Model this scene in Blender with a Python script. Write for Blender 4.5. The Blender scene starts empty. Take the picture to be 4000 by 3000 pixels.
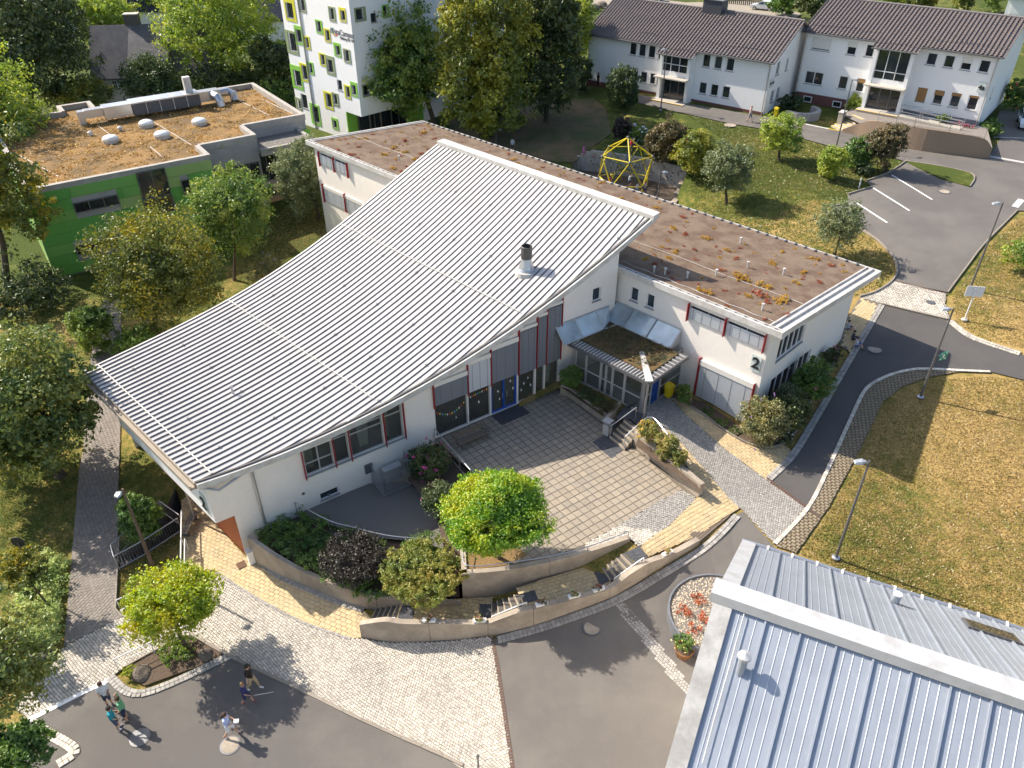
import bpy, bmesh, math, random
import numpy as np
from mathutils import Vector, Matrix, Euler
from mathutils.geometry import delaunay_2d_cdt
random.seed(7); rng = np.random.default_rng(11)
SC = bpy.context.scene; COL = SC.collection
R = math.radians
# ---------------------------------------------------------------- camera, sky, sun, exposure
CH = 28.985; PITCH = 35.38; FPX = 1683.0            # camera height above the courtyard, tilt, focal length
cam = bpy.data.cameras.new('camera'); cam.sensor_width = 36; cam.lens = 36 * FPX / 2212; cam.clip_end = 2000; cam.clip_start = 1
co = bpy.data.objects.new('camera', cam); COL.objects.link(co)
co.location = (0, 0, CH); co.rotation_euler = (R(90 - PITCH), 0, 0); SC.camera = co
SUN_AZ, SUN_EL = 298.5, 40.5                         # where the sun stands (clockwise from +Y) and how high
w = bpy.data.worlds.new('World'); SC.world = w; w.use_nodes = True
nt = w.node_tree; bg = nt.nodes['Background']; sky = nt.nodes.new('ShaderNodeTexSky'); sky.sky_type = 'NISHITA'; sky.sun_disc = False
sky.sun_elevation = R(SUN_EL); sky.sun_rotation = R(SUN_AZ); sky.altitude = 300; sky.air_density = 1.0; sky.dust_density = 2.2; sky.ozone_density = 0.7
nt.links.new(sky.outputs[0], bg.inputs[0]); bg.inputs[1].default_value = 0.135
sl = bpy.data.lights.new('sun', 'SUN'); sl.energy = 4.8; sl.angle = R(0.55); sl.color = (1, 0.91, 0.79)
so = bpy.data.objects.new('sun', sl); COL.objects.link(so); so.location = (-60, 60, 80)
_d = Vector((-math.sin(R(SUN_AZ)) * math.cos(R(SUN_EL)), -math.cos(R(SUN_AZ)) * math.cos(R(SUN_EL)), -math.sin(R(SUN_EL))))
so.rotation_euler = _d.to_track_quat('-Z', 'Y').to_euler()
SC.render.engine = 'CYCLES'
cy = SC.cycles; cy.max_bounces = 5; cy.diffuse_bounces = 3; cy.glossy_bounces = 2; cy.transmission_bounces = 3; cy.transparent_max_bounces = 6; cy.caustics_reflective = False; cy.caustics_refractive = False; cy.use_adaptive_sampling = True; cy.adaptive_threshold = .03
vs = SC.view_settings; vs.view_transform = 'Standard'; vs.look = 'None'; vs.gamma = 1; vs.exposure = 0.75; vs.use_curve_mapping = False
# ---------------------------------------------------------------- survey helpers: photo point + height -> place
_s, _c = math.sin(R(PITCH)), math.cos(R(PITCH))
def ray(x, y):
    b = (y - 829.5) / FPX
    return np.array([(x - 1106) / FPX, _c - b * _s, -_s - b * _c])
def at(x, y, z=0.0):
    d = ray(x, y); return np.array([0, 0, CH]) + d * ((z - CH) / d[2])
def proj(p):
    p = np.asarray(p, float) - [0, 0, CH]; zc = p[1] * _c - p[2] * _s
    return 1106 + FPX * p[0] / zc, 829.5 - FPX * (p[1] * _s + p[2] * _c) / zc
def rise(b, yt):                                     # height of a vertical thing on point b whose top is at image row yt
    lo, hi = 0, 60
    for _ in range(40):
        m = (lo + hi) / 2
        if proj(b + np.array([0, 0, m]))[1] > yt: lo = m
        else: hi = m
    return lo
class Fr:                                            # a frame: u along az, v to the right of it
    def __init__(s, o, az): s.o = np.array([o[0], o[1], 0.0]); s.az = az; s.e = np.array([math.sin(R(az)), math.cos(R(az)), 0]); s.n = np.array([math.cos(R(az)), -math.sin(R(az)), 0])
    def P(s, u, v, z): return s.o + s.e * u + s.n * v + np.array([0, 0, z])
    def on(s, v, x, y):                              # (u, z) where the sight line meets the vertical plane v
        d = ray(x, y); o = s.o + s.n * v; t = ((o - [0, 0, CH]) @ s.n) / (d @ s.n); p = np.array([0, 0, CH]) + d * t
        return float((p - s.o) @ s.e), float(p[2])
    def uv(s, p): q = np.asarray(p) - s.o; return float(q @ s.e), float(q @ s.n)
    def rect(s, v, pts):                             # photo outline -> u0,u1,z0,z1 on the plane v
        a = [s.on(v, *p) for p in pts]; us = sorted(k[0] for k in a); zs = sorted(k[1] for k in a); h = len(a) // 2
        return sum(us[:h]) / h, sum(us[h:]) / (len(a) - h), sum(zs[:h]) / h, sum(zs[h:]) / (len(a) - h)
# terrain: known heights, smoothly joined
TPX = [(60,1640,-2.6),(300,1580,-2.55),(600,1640,-2.5),(500,1400,-2.45),(780,1400,-2.4),(560,1240,-2.4),(430,1130,-2.4),(200,1300,-2.45),(200,1100,-2.4),(220,950,-2.3),(225,750,-2.0),
 (0,1200,-2.4),(0,1000,-2.3),(60,700,-1.9),(130,620,-1.7),(900,1640,-2.25),(1080,1640,-2.0),(1062,1390,-1.9),(1300,1640,-1.7),(1240,1340,-1.35),(1450,1500,-1.2),(1390,1270,-.85),(1509,1190,-.4),(1600,1110,-.12),
 (1640,1140,-.12),(1700,1200,-.1),(1805,1205,0),(1995,1077,.1),(2200,1350,-.2),(2200,1100,.5),(2150,950,.9),(1988,858,.9),(1750,950,.35),(1700,1010,.12),(1640,920,.35),(1560,940,.45),(1480,900,.7),(1400,880,.8),(1440,935,.6),(1480,985,.3),(1540,1060,.03),(1510,1150,-.02),(1450,1140,0),(1400,1195,-.02),(1590,1095,-.1),(1850,800,1.0),
 (1813,744,1.35),(1880,700,1.7),(1960,645,2.3),(2095,625,2.8),(2200,740,2.1),(2200,800,1.6),(2080,785,1.4),(1930,560,2.9),(1930,450,3.3),(2100,380,3.6),(2190,300,3.8),(2205,480,3.3),(1800,540,2.6),(1700,480,2.6),
 (1570,437,2.5),(1455,445,1.0),(1350,440,1.0),(1260,405,1.1),(1480,440,1.4),(1500,472,1.7),(1540,500,2.0),(1510,385,2.9),(1690,340,3.4),(1800,380,3.3),(1690,262,3.8),(1500,240,3.8),(1350,210,3.7),(1290,190,3.5),(1500,330,3.2),(1330,310,2.8),(1230,330,2.5),(1150,250,2.6),(1100,300,2.0),(1000,270,1.6),(800,290,.6),(740,300,.4),(640,230,.4),
 (690,460,-1.0),(600,480,-1.3),(560,560,-1.5),(450,600,-1.7),(350,700,-2.0),(0,500,-1.2),(100,250,0),(300,190,.5),(500,150,.8),(1200,60,4),(1600,20,4.2),(2000,5,4.5),(2200,60,4.2),(600,60,1.2),(100,20,1)]
_tp = np.array([at(*p) for p in TPX]); _tp = np.vstack([_tp, [[-200,60,-2],[200,40,1],[200,200,5],[0,300,5],[-200,250,2],[0,-60,-2.5],[120,-40,-.5],[-120,-40,-2.8],[0,600,5],[500,300,5],[-500,300,2]]])
def _phi(r2): return 0.5 * r2 * np.log(r2 + 1e-9)
_n = len(_tp); _K = _phi(((_tp[:, None, :2] - _tp[None, :, :2]) ** 2).sum(-1)) + np.eye(_n) * 2.0
_A = np.zeros((_n + 3, _n + 3)); _A[:_n, :_n] = _K; _A[:_n, _n] = 1; _A[:_n, n1:=_n + 1] = _tp[:, 0]; _A[:_n, _n + 2] = _tp[:, 1]; _A[_n:, :_n] = _A[:_n, _n:].T
_w = np.linalg.solve(_A, np.r_[_tp[:, 2], 0, 0, 0])
def Tn(xy):
    xy = np.atleast_2d(np.asarray(xy, float))[:, :2]; out = np.empty(len(xy))
    for i in range(0, len(xy), 4000):
        q = xy[i:i + 4000]; out[i:i + 4000] = _phi(((q[:, None] - _tp[None, :, :2]) ** 2).sum(-1)) @ _w[:_n] + _w[_n] + q @ _w[_n + 1:]
    return np.clip(out, -4, 7)
def T(x, y): return float(Tn([(x, y)])[0])
def gp(x, y):                                        # photo point -> point on the terrain
    z = 0.0
    for _ in range(14): p = at(x, y, z); z = .5 * z + .5 * T(p[0], p[1])
    return at(x, y, z)
# ---------------------------------------------------------------- mesh helpers
ORG = {}
def link(o, parent=None):
    COL.objects.link(o)
    if parent: o.parent = parent
    return o
def tag(o, label=None, cat=None, group=None, kind=None):
    for k, v in (('label', label), ('category', cat), ('group', group), ('kind', kind)):
        if v: o[k] = v
    return o
def thing(name, loc, label, cat, group=None):
    o = bpy.data.objects.new(name, None); o.location = loc; o.empty_display_size = .3; link(o); ORG[o.name] = np.array(loc, float)
    return tag(o, label, cat, group)
def org(o):
    return ORG[o.name] if o else np.zeros(3)
class MB:
    def __init__(s): s.v = []; s.f = []; s.m = []
    def add(s, vs, fs, mi=0):
        k = len(s.v); s.v += [tuple(map(float, p)) for p in vs]; s.f += [tuple(i + k for i in f) for f in fs]; s.m += [mi] * len(fs); return s
    def quad(s, a, b, c, d, mi=0): return s.add([a, b, c, d], [(0, 1, 2, 3)], mi)
    def hexa(s, b, t, mi=0):                          # bottom 4, top 4
        return s.add(list(b) + list(t), [(3, 2, 1, 0), (4, 5, 6, 7), (0, 1, 5, 4), (1, 2, 6, 5), (2, 3, 7, 6), (3, 0, 4, 7)], mi)
    def box(s, fr, u0, u1, v0, v1, z0, z1, mi=0):
        q = lambda z: [fr.P(u0, v0, z), fr.P(u0, v1, z), fr.P(u1, v1, z), fr.P(u1, v0, z)]
        return s.hexa(q(z0)[::-1], q(z1)[::-1], mi)
    def bx(s, c, sx, sy, sz, az=0, mi=0):             # box by centre of base
        fr = Fr((c[0], c[1]), az); return s.box(fr, -sy / 2, sy / 2, -sx / 2, sx / 2, c[2], c[2] + sz, mi)
    def prism(s, pts, z0, z1, mi=0):                  # pts xy, counter-clockwise from above
        n = len(pts); b = [(p[0], p[1], z0) for p in pts]; t = [(p[0], p[1], z1) for p in pts]
        return s.add(b + t, [tuple(range(n))[::-1], tuple(range(n, 2 * n))] + [(i, (i + 1) % n, n + (i + 1) % n, n + i) for i in range(n)], mi)
    def tube(s, pts, r, n=6, mi=0, cap=True):
        pts = [np.asarray(p, float) for p in pts]; rs = r if hasattr(r, '__len__') else [r] * len(pts); k = len(s.v)
        for i, p in enumerate(pts):
            d = pts[min(i + 1, len(pts) - 1)] - pts[max(i - 1, 0)]; d = d / (np.linalg.norm(d) + 1e-9)
            a = np.cross(d, [0, 0, 1]) if abs(d[2]) < .95 else np.cross(d, [1, 0, 0]); a /= np.linalg.norm(a); b = np.cross(d, a)
            for j in range(n): t = 2 * math.pi * (j + .5) / n; s.v.append(tuple(p + rs[i] * (math.cos(t) * a + math.sin(t) * b)))
        F = [(k + i * n + j, k + (i + 1) * n + j, k + (i + 1) * n + (j + 1) % n, k + i * n + (j + 1) % n) for i in range(len(pts) - 1) for j in range(n)]
        if cap: F += [tuple(k + j for j in range(n)), tuple(k + (len(pts) - 1) * n + j for j in range(n))[::-1]]
        s.f += F; s.m += [mi] * len(F); return s
    def lathe(s, c, prof, n=16, mi=0, ax=None):       # prof [(r, z)]
        k = len(s.v)
        for r_, z_ in prof:
            for j in range(n): t = 2 * math.pi * j / n; s.v.append((c[0] + r_ * math.cos(t), c[1] + r_ * math.sin(t), c[2] + z_))
        F = [(k + i * n + j, k + i * n + (j + 1) % n, k + (i + 1) * n + (j + 1) % n, k + (i + 1) * n + j) for i in range(len(prof) - 1) for j in range(n)]
        F += [tuple(k + j for j in range(n))[::-1], tuple(k + (len(prof) - 1) * n + j for j in range(n))]
        s.f += F; s.m += [mi] * len(F); return s
    def build(s, name, mat, parent=None, smooth=False, base=None, kind=None, lab=None):
        if parent is not None: o_ = org(parent)
        elif base is not None: o_ = np.array(base, float)
        else:
            a = np.array(s.v); o_ = np.array([(a[:, 0].min() + a[:, 0].max()) / 2, (a[:, 1].min() + a[:, 1].max()) / 2, a[:, 2].min()])
        me = bpy.data.meshes.new(name); me.from_pydata([(p[0] - o_[0], p[1] - o_[1], p[2] - o_[2]) for p in s.v], [], s.f)
        for m_ in (mat if isinstance(mat, (list, tuple)) else [mat]): me.materials.append(m_)
        if any(s.m): me.polygons.foreach_set('material_index', s.m)
        if smooth: me.polygons.foreach_set('use_smooth', [True] * len(me.polygons))
        me.update()
        o = bpy.data.objects.new(name, me)
        if parent is None: o.location = o_
        link(o, parent); ORG[o.name] = o_
        if kind: o['kind'] = kind
        if lab: o['label'] = lab
        return o
def copy_tree(o, loc=None, rz=None, parent=None, scale=None):
    c = o.copy(); COL.objects.link(c); ORG[c.name] = ORG.get(o.name, np.zeros(3))
    if parent: c.parent = parent
    if loc is not None: c.location = loc; ORG[c.name] = np.array(loc, float)
    if rz is not None: c.rotation_euler = (0, 0, rz)
    if scale is not None: c.scale = (scale,) * 3 if not hasattr(scale, '__len__') else scale
    for ch in o.children: copy_tree(ch, parent=c)
    return c
# ---------------------------------------------------------------- materials
MATS = {}
def mat(name, col, rough=.8, var=.12, scale=6.0, bump=.0, bscale=60., metal=0., spec=.5, col2=None, c2scale=1.5, c2amt=.5, rand=0., detail=6, c2lo=.42, c2hi=.6, coat=0):
    if name in MATS: return MATS[name]
    m = bpy.data.materials.new(name); m.use_nodes = True; nt = m.node_tree; N = nt.nodes; L = nt.links; b = N['Principled BSDF']
    b.inputs['Roughness'].default_value = rough; b.inputs['Metallic'].default_value = metal; b.inputs['Specular IOR Level'].default_value = spec; b.inputs['Coat Weight'].default_value = coat
    tc = N.new('ShaderNodeNewGeometry'); pos = tc.outputs['Position']
    rgb = N.new('ShaderNodeRGB'); rgb.outputs[0].default_value = (*col, 1); out = rgb.outputs[0]
    if col2:
        n2 = N.new('ShaderNodeTexNoise'); n2.inputs['Scale'].default_value = c2scale; n2.inputs['Detail'].default_value = detail; n2.inputs['Roughness'].default_value = .62; L.new(pos, n2.inputs['Vector'])
        rp = N.new('ShaderNodeMapRange'); rp.inputs[1].default_value = c2lo; rp.inputs[2].default_value = c2hi; rp.inputs[4].default_value = c2amt; L.new(n2.outputs['Fac'], rp.inputs[0])
        mx = N.new('ShaderNodeMix'); mx.data_type = 'RGBA'; L.new(rp.outputs[0], mx.inputs[0]); L.new(out, mx.inputs[6]); mx.inputs[7].default_value = (*col2, 1); out = mx.outputs[2]
    f = None
    if var:
        n1 = N.new('ShaderNodeTexNoise'); n1.inputs['Scale'].default_value = scale; n1.inputs['Detail'].default_value = 4; n1.inputs['Roughness'].default_value = .7; L.new(pos, n1.inputs['Vector'])
        mr = N.new('ShaderNodeMapRange'); mr.inputs[1].default_value = .25; mr.inputs[2].default_value = .75; mr.inputs[3].default_value = 1 - var; mr.inputs[4].default_value = 1 + var; L.new(n1.outputs['Fac'], mr.inputs[0]); f = mr.outputs[0]
    if rand:
        oi = N.new('ShaderNodeObjectInfo'); ad = N.new('ShaderNodeMath'); ad.operation = 'ADD'; L.new(oi.outputs['Random'], ad.inputs[0]); L.new(tc.outputs['Random Per Island'], ad.inputs[1])
        fr_ = N.new('ShaderNodeMath'); fr_.operation = 'FRACT'; L.new(ad.outputs[0], fr_.inputs[0])
        m2 = N.new('ShaderNodeMapRange'); m2.inputs[3].default_value = 1 - rand; m2.inputs[4].default_value = 1 + rand; L.new(fr_.outputs[0], m2.inputs[0])
        if f is None: f = m2.outputs[0]
        else:
            mm = N.new('ShaderNodeMath'); mm.operation = 'MULTIPLY'; L.new(f, mm.inputs[0]); L.new(m2.outputs[0], mm.inputs[1]); f = mm.outputs[0]
    if f is not None:
        vm = N.new('ShaderNodeVectorMath'); vm.operation = 'SCALE'; L.new(out, vm.inputs[0]); L.new(f, vm.inputs['Scale']); out = vm.outputs[0]
    L.new(out, b.inputs['Base Color'])
    if bump:
        nb = N.new('ShaderNodeTexNoise'); nb.inputs['Scale'].default_value = bscale; nb.inputs['Detail'].default_value = 5; L.new(pos, nb.inputs['Vector'])
        bp = N.new('ShaderNodeBump'); bp.inputs['Strength'].default_value = bump; bp.inputs['Distance'].default_value = .05; L.new(nb.outputs['Fac'], bp.inputs['Height']); L.new(bp.outputs[0], b.inputs['Normal'])
    MATS[name] = m; return m
def grassmat(name):
    m = bpy.data.materials.new(name); m.use_nodes = True; nt = m.node_tree; N = nt.nodes; L = nt.links; b = N['Principled BSDF']; b.inputs['Roughness'].default_value = .95; b.inputs['Specular IOR Level'].default_value = .2
    g = N.new('ShaderNodeNewGeometry'); pos = g.outputs['Position']; sp = N.new('ShaderNodeSeparateXYZ'); L.new(pos, sp.inputs[0])
    def noise(sc, det, rough=.6): n = N.new('ShaderNodeTexNoise'); n.inputs['Scale'].default_value = sc; n.inputs['Detail'].default_value = det; n.inputs['Roughness'].default_value = rough; L.new(pos, n.inputs['Vector']); return n.outputs['Fac']
    def math_(op, a, c): k = N.new('ShaderNodeMath'); k.operation = op; [L.new(v, k.inputs[i]) if not isinstance(v, (int, float)) else setattr(k.inputs[i], 'default_value', v) for i, v in enumerate((a, c))]; return k.outputs[0]
    def mr(v, a, c, d, e): k = N.new('ShaderNodeMapRange'); k.interpolation_type = 'SMOOTHSTEP'; L.new(v, k.inputs[0]); [setattr(k.inputs[i + 1], 'default_value', q) for i, q in enumerate((a, c, d, e))]; return k.outputs[0]
    n1, n2, n3 = noise(.13, 4), noise(1.3, 4, .7), noise(11, 3, .75)
    dry = math_('ADD', math_('ADD', math_('MULTIPLY', n1, .9), math_('MULTIPLY', n2, .75)), math_('MULTIPLY', n3, .55)); dry = math_('ADD', dry, mr(sp.outputs[1], 48, 72, .06, -.20)); dry = math_('ADD', dry, mr(sp.outputs[0], -30, 5, -.06, .03))
    cr = N.new('ShaderNodeValToRGB'); e = cr.color_ramp.elements; e[0].position = .72; e[0].color = (.065, .088, .016, 1); e[1].position = 1.45 / 1.0 if 0 else 1.0; e[1].color = (.42, .29, .11, 1)
    for p_, c_ in ((.80, (.125, .14, .028, 1)), (.90, (.27, .205, .06, 1))): k = e.new(p_); k.color = c_
    L.new(mr(dry, .55, 1.6, .55, 1.12), cr.inputs[0]); sc_ = N.new('ShaderNodeVectorMath'); sc_.operation = 'SCALE'; L.new(cr.outputs[0], sc_.inputs[0]); L.new(mr(noise(34, 2), .3, .7, .72, 1.3), sc_.inputs['Scale']); L.new(sc_.outputs[0], b.inputs['Base Color'])
    bp = N.new('ShaderNodeBump'); bp.inputs['Strength'].default_value = .9; bp.inputs['Distance'].default_value = .06; L.new(noise(24, 3), bp.inputs['Height']); L.new(bp.outputs[0], b.inputs['Normal']); MATS[name] = m; return m
def leafmat(name, cols, trans=.35, patch=.35):        # leaves: colour by leaf and by clump, some light passes through
    if name in MATS: return MATS[name]
    m = bpy.data.materials.new(name); m.use_nodes = True; nt = m.node_tree; N = nt.nodes; L = nt.links; N.remove(N['Principled BSDF']); out = N['Material Output']
    g = N.new('ShaderNodeNewGeometry'); cr = N.new('ShaderNodeValToRGB'); e = cr.color_ramp.elements
    cols = [tuple(q * 1.9 for q in c_) for c_ in cols]; e[0].color = (*cols[0], 1); e[1].color = (*cols[-1], 1); e[0].position = .1; e[1].position = .9
    for i, c_ in enumerate(cols[1:-1]): k = e.new((i + 1) / (len(cols) - 1)); k.color = (*c_, 1)
    no = N.new('ShaderNodeTexNoise'); no.inputs['Scale'].default_value = patch; no.inputs['Detail'].default_value = 3; L.new(g.outputs['Position'], no.inputs['Vector'])
    mr = N.new('ShaderNodeMapRange'); mr.inputs[1].default_value = .3; mr.inputs[2].default_value = .7; mr.inputs[3].default_value = -.1; mr.inputs[4].default_value = .75; L.new(no.outputs['Fac'], mr.inputs[0])
    ma = N.new('ShaderNodeMath'); ma.operation = 'MULTIPLY_ADD'; L.new(g.outputs['Random Per Island'], ma.inputs[0]); ma.inputs[1].default_value = .45; L.new(mr.outputs[0], ma.inputs[2]); L.new(ma.outputs[0], cr.inputs[0])
    d = N.new('ShaderNodeBsdfDiffuse'); t = N.new('ShaderNodeBsdfTranslucent'); gl = N.new('ShaderNodeBsdfGlossy'); gl.inputs['Roughness'].default_value = .45; gl.inputs['Color'].default_value = (.9, .95, .9, 1)
    L.new(cr.outputs[0], d.inputs[0]); hs = N.new('ShaderNodeHueSaturation'); hs.inputs['Value'].default_value = 1.5; hs.inputs['Hue'].default_value = .495; hs.inputs['Saturation'].default_value = 1.05; L.new(cr.outputs[0], hs.inputs['Color']); L.new(hs.outputs[0], t.inputs[0])
    a = N.new('ShaderNodeMixShader'); a.inputs[0].default_value = trans; L.new(d.outputs[0], a.inputs[1]); L.new(t.outputs[0], a.inputs[2])
    b = N.new('ShaderNodeMixShader'); b.inputs[0].default_value = .05; L.new(a.outputs[0], b.inputs[1]); L.new(gl.outputs[0], b.inputs[2]); L.new(b.outputs[0], out.inputs[0])
    MATS[name] = m; return m
def glassmat(name, tint=(.02, .025, .03), alpha=0., rough=.03):
    if name in MATS: return MATS[name]
    m = bpy.data.materials.new(name); m.use_nodes = True; nt = m.node_tree; N = nt.nodes; L = nt.links; b = N['Principled BSDF']
    g = N.new('ShaderNodeNewGeometry'); no = N.new('ShaderNodeTexNoise'); no.inputs['Scale'].default_value = .9; L.new(g.outputs['Position'], no.inputs['Vector'])
    oi = N.new('ShaderNodeObjectInfo'); mu = N.new('ShaderNodeMath'); mu.operation = 'MULTIPLY_ADD'; L.new(oi.outputs['Random'], mu.inputs[0]); mu.inputs[1].default_value = .7; L.new(no.outputs['Fac'], mu.inputs[2])
    vm = N.new('ShaderNodeVectorMath'); vm.operation = 'SCALE'; vm.inputs[0].default_value = [k * 1.6 for k in tint]; L.new(mu.outputs[0], vm.inputs['Scale']); L.new(vm.outputs[0], b.inputs['Base Color'])
    b.inputs['Roughness'].default_value = rough; b.inputs['Specular IOR Level'].default_value = .8
    if alpha:
        tr = N.new('ShaderNodeBsdfTransparent'); tr.inputs[0].default_value = (.82, .88, .88, 1); mx = N.new('ShaderNodeMixShader'); mx.inputs[0].default_value = alpha
        L.new(b.outputs[0], mx.inputs[1]); L.new(tr.outputs[0], mx.inputs[2]); L.new(mx.outputs[0], N['Material Output'].inputs[0])
    MATS[name] = m; return m
# ---------------------------------------------------------------- ground surfaces
def inside(poly, pts):
    x, y = pts[:, 0], pts[:, 1]; r = np.zeros(len(pts), bool); n = len(poly); j = n - 1
    for i in range(n):
        xi, yi = poly[i][:2]; xj, yj = poly[j][:2]
        cnd = ((yi > y) != (yj > y)) & (x < (xj - xi) * (y - yi) / (yj - yi + 1e-12) + xi); r ^= cnd; j = i
    return r
def dense(poly, step=.6, closed=True):
    o = []; n = len(poly)
    for i in range(n if closed else n - 1):
        a, b = np.array(poly[i][:2], float), np.array(poly[(i + 1) % n][:2], float); k = max(1, int(np.linalg.norm(b - a) / step))
        o += [tuple(a + (b - a) * t / k) for t in range(k)]
    if not closed: o.append(tuple(poly[-1][:2]))
    return o
def smoothline(pts, n=8, closed=False):               # Catmull-Rom through points (any dimension)
    P_ = [np.array(p, float) for p in pts]; o = []
    for i in range(len(P_) - 1):
        a = P_[max(i - 1, 0)]; b = P_[i]; c = P_[i + 1]; d = P_[min(i + 2, len(P_) - 1)]
        for k in range(n):
            t = k / n; o.append(.5 * (2 * b + (c - a) * t + (2 * a - 5 * b + 4 * c - d) * t * t + (3 * b - a - 3 * c + d) * t ** 3))
    o.append(P_[-1]); return o
def drape(name, poly, m, off=.02, holes=(), zf=None, step=1.0, kind='structure', parent=None, skirt=0.0):
    zf = zf or Tn; poly = dense(poly, step); hs = [dense(h, step) for h in holes]
    pts = list(poly); edges = [(i, (i + 1) % len(poly)) for i in range(len(poly))]
    for h in hs: k = len(pts); pts += h; edges += [(k + i, k + (i + 1) % len(h)) for i in range(len(h))]
    a = np.array(poly); xs = np.arange(a[:, 0].min(), a[:, 0].max(), step); ys = np.arange(a[:, 1].min(), a[:, 1].max(), step)
    g = np.array([(x + .01, y + .013) for x in xs for y in ys])
    if len(g):
        ok = inside(poly, g)
        for h in hs: ok &= ~inside(h, g)
        pts += [tuple(q) for q in g[ok]]
    v, e, f, *_ = delaunay_2d_cdt([Vector(p) for p in pts], edges, [], 0, 1e-4)
    va = np.array([(p.x, p.y) for p in v]); fc = np.array([va[list(q)].mean(0) for q in f]); ok = inside(poly, fc)
    for h in hs: ok &= ~inside(h, fc)
    z = zf(va) + off; b = MB(); b.v = [(p[0], p[1], zz) for p, zz in zip(va, z)]; b.f = [tuple(q) for q, k in zip(f, ok) if k]
    b.m = [0] * len(b.f)
    if skirt:
        k0 = len(b.v); zp = zf(np.array(poly)) + off; b.v += [(p[0], p[1], q) for p, q in zip(poly, zp)] + [(p[0], p[1], q - skirt) for p, q in zip(poly, zp)]; n = len(poly)
        b.f += [(k0 + i, k0 + n + i, k0 + n + (i + 1) % n, k0 + (i + 1) % n) for i in range(n)]; b.m += [0] * n
    return b.build(name, m, parent, kind=kind)
_pm = {}
def piece_mesh(name, su, sv, h, m, k):
    key = (name, round(su, 3), round(sv, 3), k)
    if key in _pm: return _pm[key]
    r = random.Random(k * 7 + 1); j = lambda: r.uniform(-.03, .03) * min(su, sv); b = .12 * min(su, sv, .12)
    q = [(-su / 2 + j(), -sv / 2 + j()), (su / 2 + j(), -sv / 2 + j()), (su / 2 + j(), sv / 2 + j()), (-su / 2 + j(), sv / 2 + j())]
    me = bpy.data.meshes.new(name); V = [(x, y, -.03) for x, y in q] + [(x, y, h - b * .6) for x, y in q] + [(x * (1 - 2 * b / su), y * (1 - 2 * b / sv), h) for x, y in q]
    F = [(8, 9, 10, 11)] + [(i, (i + 1) % 4, 4 + (i + 1) % 4, 4 + i) for i in range(4)] + [(4 + i, 4 + (i + 1) % 4, 8 + (i + 1) % 4, 8 + i) for i in range(4)]
    me.from_pydata(V, [], F); me.materials.append(m); me.update(); _pm[key] = me; return me
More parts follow.
